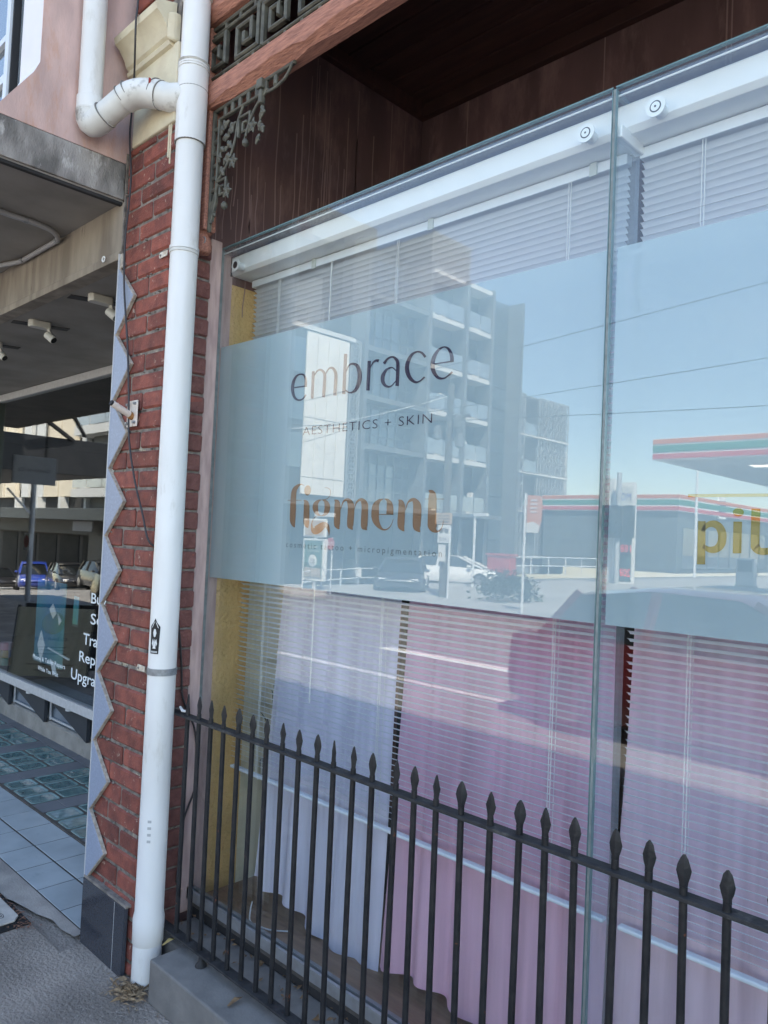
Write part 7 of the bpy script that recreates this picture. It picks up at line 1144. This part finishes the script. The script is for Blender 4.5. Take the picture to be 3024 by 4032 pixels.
for k in range(5): MB().box(-18.93+.16*k,-18.80+.16*k,-12.284,-12.28,.40,.70).build('drink_picture', mat('drink_brown',(.50,.38,.30)), mt)
MB().box(-19.12,-18.05,-12.42,-12.32,1.68,2.26).build('upper_panel', M_wh, mt, bevel=.02)
MB().box(-19.02,-18.14,-12.315,-12.305,1.74,2.20).build('upper_picture', mat('food_picture',(.45,.25,.15),(.6,.5,.4),scale=4), mt)
MB().box(-18.58,-18.50,-12.42,-12.34,-.12,2.5).build('post', M_wpole, mt); MB().box(-18.62,-17.75,-12.45,-12.33,2.33,2.46).build('lamp_head', M_wpole, mt)
ss = thing('stop_sign','small red octagonal stop sign on a thin pole beside the traffic island','sign',(-17.9,-12.5,0))
MB().tube([(-17.9,-12.51,-.12),(-17.9,-12.51,1.7)],.022,8).build('pole', M_wpole, ss)
MB().prism([(-17.95+.20*math.cos(PI/8+i*PI/4),1.49+.20*math.sin(PI/8+i*PI/4)) for i in range(8)],'y',-12.48,-12.47).build('plate', mat('stop_red',(.45,.05,.05)), ss)
text('lettering','STOP', M_wh, -17.80, 1.44, .30, .10, -12.465, ss, flip=-1)
hr = thing('handrail','white tubular handrail along the forecourt edge, with a small notice hung on it','railing',(-19.5,-14.5,0))
P_=[(-18.45,-11.82),(-19.0,-13.1),(-19.54,-14.45),(-20.07,-15.83),(-20.28,-17.67)]
for (x,y) in P_: MB().tube([(x,y,-.12),(x,y,.60)],.025,8).build('post', M_wpole, hr)
for z in (.58,.24): MB().tube([(x,y,z) for x,y in P_],.022,8).build('rail', M_wpole, hr)
MB().box(-20.15,-19.85,-15.75,-15.73,.28,.62).build('notice', M_wh, hr)
hr2 = thing('handrail','white tubular handrail by the store wall, mirrored left of the glass joint','railing',(-26,-40,0))
for k in range(5): MB().tube([(-26.3+.12*k,-36.7-1.85*k,-.12),(-26.3+.12*k,-36.7-1.85*k,.95)],.04,8).build('post', M_wpole, hr2)
for z in (.95,.4): MB().tube([(-26.5,-34,z),(-25.8,-45,z)],.035,8).build('rail', M_wpole, hr2)
fg = thing('banner_flag','orange and white feather banner on a white pole, mirrored left of the glass joint','banner',(-10.9,-12.84,-.12))
MB().tube([(-10.96,-12.84,-.12),(-10.96,-12.84,3.05)],.035,8).build('pole', M_wpole, fg)
MB().prism([(-10.90,2.06),(-10.55,2.05),(-10.47,2.35),(-10.46,2.8),(-10.52,2.98),(-10.90,3.0)],'y',-12.85,-12.83).build('banner', mat('orange_banner',(.68,.27,.14)), fg)
MB().prism([(-10.90,2.05),(-10.56,2.04),(-10.50,2.22),(-10.70,2.32),(-10.90,2.28)],'y',-12.828,-12.82).build('white_panel', M_wh, fg)
for k in range(4): MB().box(-10.80,-10.60,-12.828,-12.822,2.55+.1*k,2.59+.1*k).build('text_line', M_wh, fg)
tl = thing('traffic_signal','dark traffic signal cluster on a pole, mirrored in front of the price totem','traffic light',(-17.9,-31.5,0))
MB().tube([(-17.9,-31.45,-.12),(-17.9,-31.45,5.5)],.12,10).build('pole', mat('galvanised_pole',(.40,.42,.43)), tl)
for x in (-18.5,-17.95,-17.3):
    q = MB().box(x-.26,x+.26,-31.5,-31.2,2.25,3.85).build('signal_head', M_rubber, tl, bevel=.04)
    for k in range(3): MB().lathe([(.11,-31.19),(.12,-31.05)],(x,0,2.55+.48*k),10,'y').build('visor', M_rubber, tl)
lp = thing('street_lamp','white street lamp with flat head beside the apartment block','street lamp',(-18.1,-20.1,-.12))
MB().tube([(-18.08,-20.08,-.12),(-18.08,-20.08,2.85)],.05,8).build('post', M_wpole, lp); MB().box(-18.1,-17.48,-20.15,-20.0,2.75,2.86).build('lamp_head', M_wpole, lp)
rb = thing('red_bin','faded red rectangular bin standing on the forecourt','bin',(-22.5,-28.3,0))
MB().box(-23.2,-21.8,-28.5,-27.9,.0,1.1).build('body', mat('faded_red',(.45,.06,.07)), rb, bevel=.05); MB().box(-23.25,-21.75,-28.55,-27.85,1.1,1.2).build('lid', mat('faded_red',(.45,.06,.07)), rb)
sp_ = thing('tall_thin_pole','thin grey pole standing behind the store roof','pole',(-22,-50,0))
MB().tube([(-21.5,-50,-.1),(-21.5,-50,8.4)],.10,8).build('shaft', M_wpole, sp_); MB().lathe([(.05,8.4),(.2,8.55),(.05,8.75)],(-21.5,-50,0),10).build('top_ball', M_wpole, sp_)
# foliage
M_leafg = mat('street_foliage',(.055,.085,.035),(.10,.13,.06),rough=.7,scale=3)
def tree(name,label,cat,x,y,z0,h,rc,n,seed,trunk=True,flat=1.):
    r_=random.Random(seed); t=thing(name,label,cat,(x,y,z0))
    if trunk:
        MB().tube([(x,y,z0),(x+.1,y,z0+h*.3),(x-.1,y+.1,z0+h*.75)],[h*.03,h*.022,h*.008],8).build('trunk', M_pole, t, smooth=True)
        for k in range(5):
            a=k*1.3; MB().tube([(x,y,z0+h*(.3+.07*k)),(x+math.cos(a)*rc*.6,y+math.sin(a)*rc*.6,z0+h*(.5+.08*k))],[h*.012,h*.004],6).build('limb', M_pole, t, smooth=True)
    cl=[(r_.uniform(-.6,.6)*rc,r_.uniform(-.6,.6)*rc,r_.uniform(-.45,.45)*rc*flat,r_.uniform(.25,.5)*rc) for _ in range(14)]
    mb=MB(); cz=z0+(h-rc*.8 if trunk else h*.5)
    for i in range(n):
        c=cl[i%14]; u,v,w=[r_.gauss(0,.45) for _ in range(3)]; s=rc*r_.uniform(.035,.07)
        p=Vector((x+c[0]+u*c[3],y+c[1]+v*c[3],max(z0,cz+c[2]+w*c[3]*flat))); a=Vector((r_.uniform(-1,1),r_.uniform(-1,1),r_.uniform(-1,1))).normalized(); b=a.orthogonal().normalized()
        mb.add([p-a*s,p+b*s*.6,p+a*s,p-b*s*.6],[(0,1,2,3)])
    mb.build('crown', M_leafg, t, recalc=False, kind='stuff'); return t
tree('street_tree','feathery green tree behind the store roof, mirrored above the gold lettering','tree',-27,-92,0,13.5,4.2,2600,1)
tree('street_tree','small dark tree beside the feathery tree behind the store','tree',-20,-95,0,9.0,2.6,1200,2)
tree('street_tree','dark green street tree on the opposite footpath, mirrored in the neighbour window','tree',-36,-16,-2,6,2.4,1500,4)
tree('clipped_bush','large rounded dark bush on the forecourt corner','bush',-13.5,-15.6,-.12,1.0,1.25,1800,3,False,.55)
# overhead cables
def wire(label, a, b, sag=.25, r=.012, m=None):
    n_=14; P=[(a[0]+(b[0]-a[0])*i/n_, a[1]+(b[1]-a[1])*i/n_, a[2]+(b[2]-a[2])*i/n_-sag*4*(i/n_)*(1-i/n_)) for i in range(n_+1)]
    o_=MB().tube(P,r,5).build('overhead_cable', m or M_rubber); o_['label']=label; o_['category']='cable'
wire('highest overhead cable crossing the mirrored sky towards upper right',(-19,-10.4,5.5),(4,-10.4,7.3),.12,.009)
wire('middle overhead cable crossing the mirrored sky',(-19,-10.4,4.75),(4,-10.4,5.65),.15,.009)
wire('lowest overhead cable, almost level, mirrored beside the gold lettering',(-24,-10.4,5.3),(4,-10.4,4.1),.15,.009)
wire('cable sloping past the marble panels behind the lettering',(-18.4,-10.4,4.25),(-11.4,-10.4,5.35),.1,.008)
wire('pale service cable curving towards the power pole',(-28,-13,5.9),(-15.1,-14.7,6.3),.5,.015,M_cord)
wire('thin cable below the pale service cable',(-28,-12,6.0),(-15.1,-14.7,5.4),.2,.012)
# opposite shops seen in the neighbouring window
of = thing('opposite_building','cream panelled apartment building over dark shops, mirrored in the neighbour window','building',(-52,-17,-2.5))
OY = -16.9
MB().box(-75,-37,-30,OY-.4,-3,14).build('core', mat('awning_shade_wall',(.03,.03,.03)), of)  # near black: the awning's shade is put into this wall colour
M_crm = mat('cream_wall_panel',(.62,.57,.46),(.56,.51,.41),rough=.7,scale=1); M_gpan = mat('pale_grey_panel',(.50,.52,.52))
for k in range(-1,4):
    x0 = -49.1-3.95*k*1.0; 
for k, (x0, x1, m) in enumerate(((-49.9,-49.1,M_gpan),(-53.2,-51.0,M_crm),(-55.8,-53.3,M_crm),(-57.6,-55.9,M_gpan),(-60.0,-58.6,M_gpan),(-63.4,-61.2,M_crm),(-66,-63.6,M_crm))):
    for z0, z1 in ((3.6,6.9),(7.0,10.4),(10.5,13.8)): MB().box(x0+.03,x1-.03,OY-.4,OY-.05,z0+.03,z1-.03).build('wall_panel', m, of)
for x0, x1 in ((-51.0,-49.9),(-58.6,-57.6),(-61.2,-60.0)):
    for z in (4.2,7.6,10.9): MB().box(x0+.1,x1-.1,OY-.4,OY-.3,z,z+2.3).build('window', M_far_glass, of)
for z in (3.6,7.6,11.4):
    MB().box(-49.0,-38,OY-.4,OY+.9,z-.1,z+.45).build('balcony_slab', M_gpan, of)
    for k in range(5): MB().box(-48.9+2.1*k,-46.9+2.1*k,OY+.85,OY+.87,z+.5,z+1.55).build('balustrade_pane', M_rail_glass, of)
    for k in range(5): MB().box(-48.7+2.1*k,-47.1+2.1*k,OY-.4,OY-.33,z+.6,z+3.0).build('window', M_far_glass, of)
for x in (-60.3,-56.3,-52.4,-48.4,-44.5,-40.5): MB().box(x-.18,x+.18,OY-.4,OY+.2,2.6,3.6).build('column', M_gpan, of)
MB().box(-66,-37,OY-.4,OY+2.6,2.0,2.7).build('street_awning', mat('dark_grey_awning',(.05,.06,.063)), of, bevel=.03)
MB().box(-66,-37,OY-.4,OY+.3,1.1,2.0).build('shop_header', mat('grey_header',(.09,.095,.095)), of)
for k in range(8): MB().box(-64+3.6*k,-61+3.6*k,OY-.4,OY-.35,-2.5,1.0).build('shop_pane', M_shopdark, of)
MB().box(-47.5,-44.8,OY+1.2,OY+1.3,1.35,1.95).build('hanging_sign', mat('grey_sign_face',(.30,.32,.35)), of)
kb2 = MB().box(-39.6,-36.6,OY+.5,OY+.9,-2.0,1.2).build('panel_body', M_wh)
kb2['label']='white rounded box sign with black letters EV on the far kerb'; kb2['category']='sign'
text('lettering','EV', M_rubber, -37.2, .15, 1.6, .7, OY+.905, kb2, flip=-1)
spd = thing('speed_sign','speed limit 40 sign on a banded pole, mirrored in the neighbour window','sign',(-18,-1.78,0))
MB().tube([(-18.0,-1.78,-.12),(-18.0,-1.78,3.4)],.06,10).build('pole', mat('galvanised_pole',(.40,.42,.43)), spd)
MB().box(-18.16,-17.84,-1.70,-1.69,1.12,1.50).build('plate', M_wh, spd, bevel=.006)
MB().lathe([(.12,-1.688),(.145,-1.688),(.145,-1.684),(.12,-1.684)],(-18,0,1.31),20,'y').build('red_ring', mat('stop_red',(.45,.05,.05)), spd)
text('lettering','40', M_rubber, -17.92, 1.26, .16, .10, -1.684, spd, flip=-1)
MB().bar((-18.0,-1.78,1.9),(-18.0,-1.2,2.5),.04).build('arm', M_wpole, spd)

# ---------------------------------------------------------------- cars
M_cglass = glassmat('car_glass', (.12,.13,.14), f0=.10, body=.55, bodycol=(.015,.018,.02)); M_tyre = mat('tyre_rubber',(.02,.02,.02),rough=.8); M_rim = mat('alloy_rim',(.5,.5,.52),rough=.3,metal=.9)
M_tail = mat('red_tail_light',(.4,.01,.01),rough=.2,coat=1.); M_head = mat('clear_head_light',(.7,.72,.75),rough=.1)
def car(label, x, y, z, ang, Lc, Wc, Hc, col, suv=False, group=None):
    paint = mat('car_paint_%s'%col[0], col[1], rough=.3, coat=1.)
    t = thing('parked_car', label, 'car', (x,y,z))
    S = Lc/4.4; hw = Wc/2
    # stations along length: (x, sill z, belt z, half width)
    st_ = [(-2.2,.34,.66,.70),(-2.12,.26,.88,.86),(-1.7,.20,.93,.96),(-.9,.18,.92,1.),(0,.18,.91,1.),(.8,.18,.89,1.),(1.4,.20,.84,.97),(1.9,.24,.72,.90),(2.14,.30,.60,.76),(2.2,.36,.52,.62)]
    P=[]; mb=MB(); sc=Hc/1.45
    for (a,s_,b_,w) in st_:
        w*=hw; P += [(a*S,-w*.93,s_*sc),(a*S,-w,(s_+.18)*sc),(a*S,-w*.99,(s_+b_)/2*sc+.05),(a*S,-w*.90,b_*sc),(a*S,-w*.60,b_*sc+.03),(a*S,w*.60,b_*sc+.03),(a*S,w*.90,b_*sc),(a*S,w*.99,(s_+b_)/2*sc+.05),(a*S,w,(s_+.18)*sc),(a*S,w*.93,s_*sc)]
    n_=10; k=len(st_)
    mb.add(P,[(i*n_+j,i*n_+(j+1)%n_,(i+1)*n_+(j+1)%n_,(i+1)*n_+j) for i in range(k-1) for j in range(n_)]+[tuple(range(n_)),tuple(range((k-1)*n_,k*n_))])
    mb.build('body', paint, t, smooth=45)
    back = -1.95 if suv else -1.75
    g0=[(back,.90,.80),(back+.35,1.36,.66),(-.6,1.45,.66),(.15,1.43,.66),(.95,1.12,.74),(1.45,.86,.80)]
    P=[];mb=MB()
    for a,zt,w in g0:
        zb_=.88; P += [(a*S,-.86*hw,zb_*sc),(a*S,-w*hw,zt*sc-.02),(a*S,-w*hw*.8,zt*sc),(a*S,w*hw*.8,zt*sc),(a*S,w*hw,zt*sc-.02),(a*S,.86*hw,zb_*sc)]
    n_=6;k=len(g0)
    mb.add(P,[(i*n_+j,i*n_+(j+1)%n_,(i+1)*n_+(j+1)%n_,(i+1)*n_+j) for i in range(k-1) for j in range(n_)]+[tuple(range(n_)),tuple(range((k-1)*n_,k*n_))])
    mb.build('windows', M_cglass, t, smooth=35)
    mb=MB(); P=[]
    for a,zt,w in ((back+.22,1.28,.70),(back+.4,1.375,.68),(-.6,1.465,.68),(.2,1.445,.68),(.45,1.36,.69)): P += [(a*S,-w*hw,zt*sc-.03),(a*S,-w*hw*.7,zt*sc+.005),(a*S,w*hw*.7,zt*sc+.005),(a*S,w*hw,zt*sc-.03)]
    mb.add(P,[(i*4+j,i*4+j+1,(i+1)*4+j+1,(i+1)*4+j) for i in range(4) for j in range(3)]); mb.build('roof', paint, t, smooth=50)
    for s_ in (-1,1):
        for p in ([(back*S,s_*.85*hw,.90*sc),((back+.38)*S,s_*.70*hw,1.38*sc)],[(.35*S,s_*.69*hw,1.40*sc),(1.42*S,s_*.83*hw,.88*sc)],[(-.55*S,s_*.69*hw,1.42*sc),(-.60*S,s_*.87*hw,.90*sc)]):
            MB().bar(*p,.07).build('pillar', paint, t)
        for a in (-1.32,1.32):
            w_=MB().lathe([(.31*sc,s_*hw*.80),(.33*sc,s_*hw*.84),(.33*sc,s_*hw*.99),(.30*sc,s_*hw*1.01)],(a*S,0,.33*sc),20,'y').build('wheel', M_tyre, t, smooth=40)
            MB().lathe([(.21*sc,s_*hw*1.00),(.21*sc,s_*hw*1.012),(.05,s_*hw*1.02)],(a*S,0,.33*sc),16,'y').build('rim', M_rim, w_)
        MB().box(-2.17*S,-2.0*S,s_*hw*.62-.12,s_*hw*.62+.12,.68*sc,.82*sc).build('tail_light', M_tail, t, bevel=.02)
        MB().box(2.0*S,2.12*S,s_*hw*.60-.14,s_*hw*.60+.14,.55*sc,.66*sc).build('head_light', M_head, t, bevel=.02)
        MB().box(.75*S,.95*S,min(s_*hw*.95,s_*hw*1.12),max(s_*hw*.95,s_*hw*1.12),.92*sc,1.02*sc).build('mirror', paint, t, bevel=.02)
    MB().box(-2.235*S,-2.215*S,-.22,.22,.50*sc,.62*sc).build('number_plate', M_wh, t)
    for c in t.children:      # geometry above is in the car's own frame
        for v in c.data.vertices: v.co = v.co + Vector((x,y,z))
    t.rotation_euler = (0,0,ang)
    return t
car('red hatchback parked at the near kerb, mirrored low in the right pane',-2.62,-4.05,-.12,0,4.4,1.78,1.48,('red',(.10,.007,.009)))  # red paint darkened, with the shade on the car put into its colour
car('dark car parked at the near kerb beyond the neighbour window',-12.9,-1.6-1.0,-.12,0,4.3,1.75,1.45,('black',(.012,.012,.014)))
car('blue station wagon seen from behind, mirrored in the neighbour window',-47.6,-13.4,gz(-47.6)-.1,.35,4.6,1.85,1.66,('blue',(.012,.035,.22)),True)
car('black hatchback parked next to the blue car, mirrored in the neighbour window',-42.2,-13.2,gz(-42)-.1,.2,4.3,1.78,1.45,('black',(.012,.012,.014)))
car('dark grey car at the right of the mirrored row of cars',-37.8,-13.2,gz(-38)-.1,.1,4.3,1.78,1.45,('grey',(.02,.022,.025)))
car('dark four wheel drive waiting on the forecourt, mirrored below the small lettering',-18.3,-16.3,-.12,.9,4.0,1.75,1.2,('navy',(.03,.035,.05)),True)
car('white car with bright headlights on the forecourt, mirrored behind the power pole',-20.6,-22.0,-.12,-.5,4.2,1.75,1.25,('white',(.75,.75,.74)))
car('second black car parked farther along the opposite kerb',-53.5,-13.4,gz(-53)-.1,.1,4.3,1.78,1.45,('black',(.012,.012,.014)))
for o_ in bpy.data.objects:
    if '_o' in o_: del o_['_o']
    for k_ in list(o_.keys()):
        if k_ == 'x': del o_[k_]
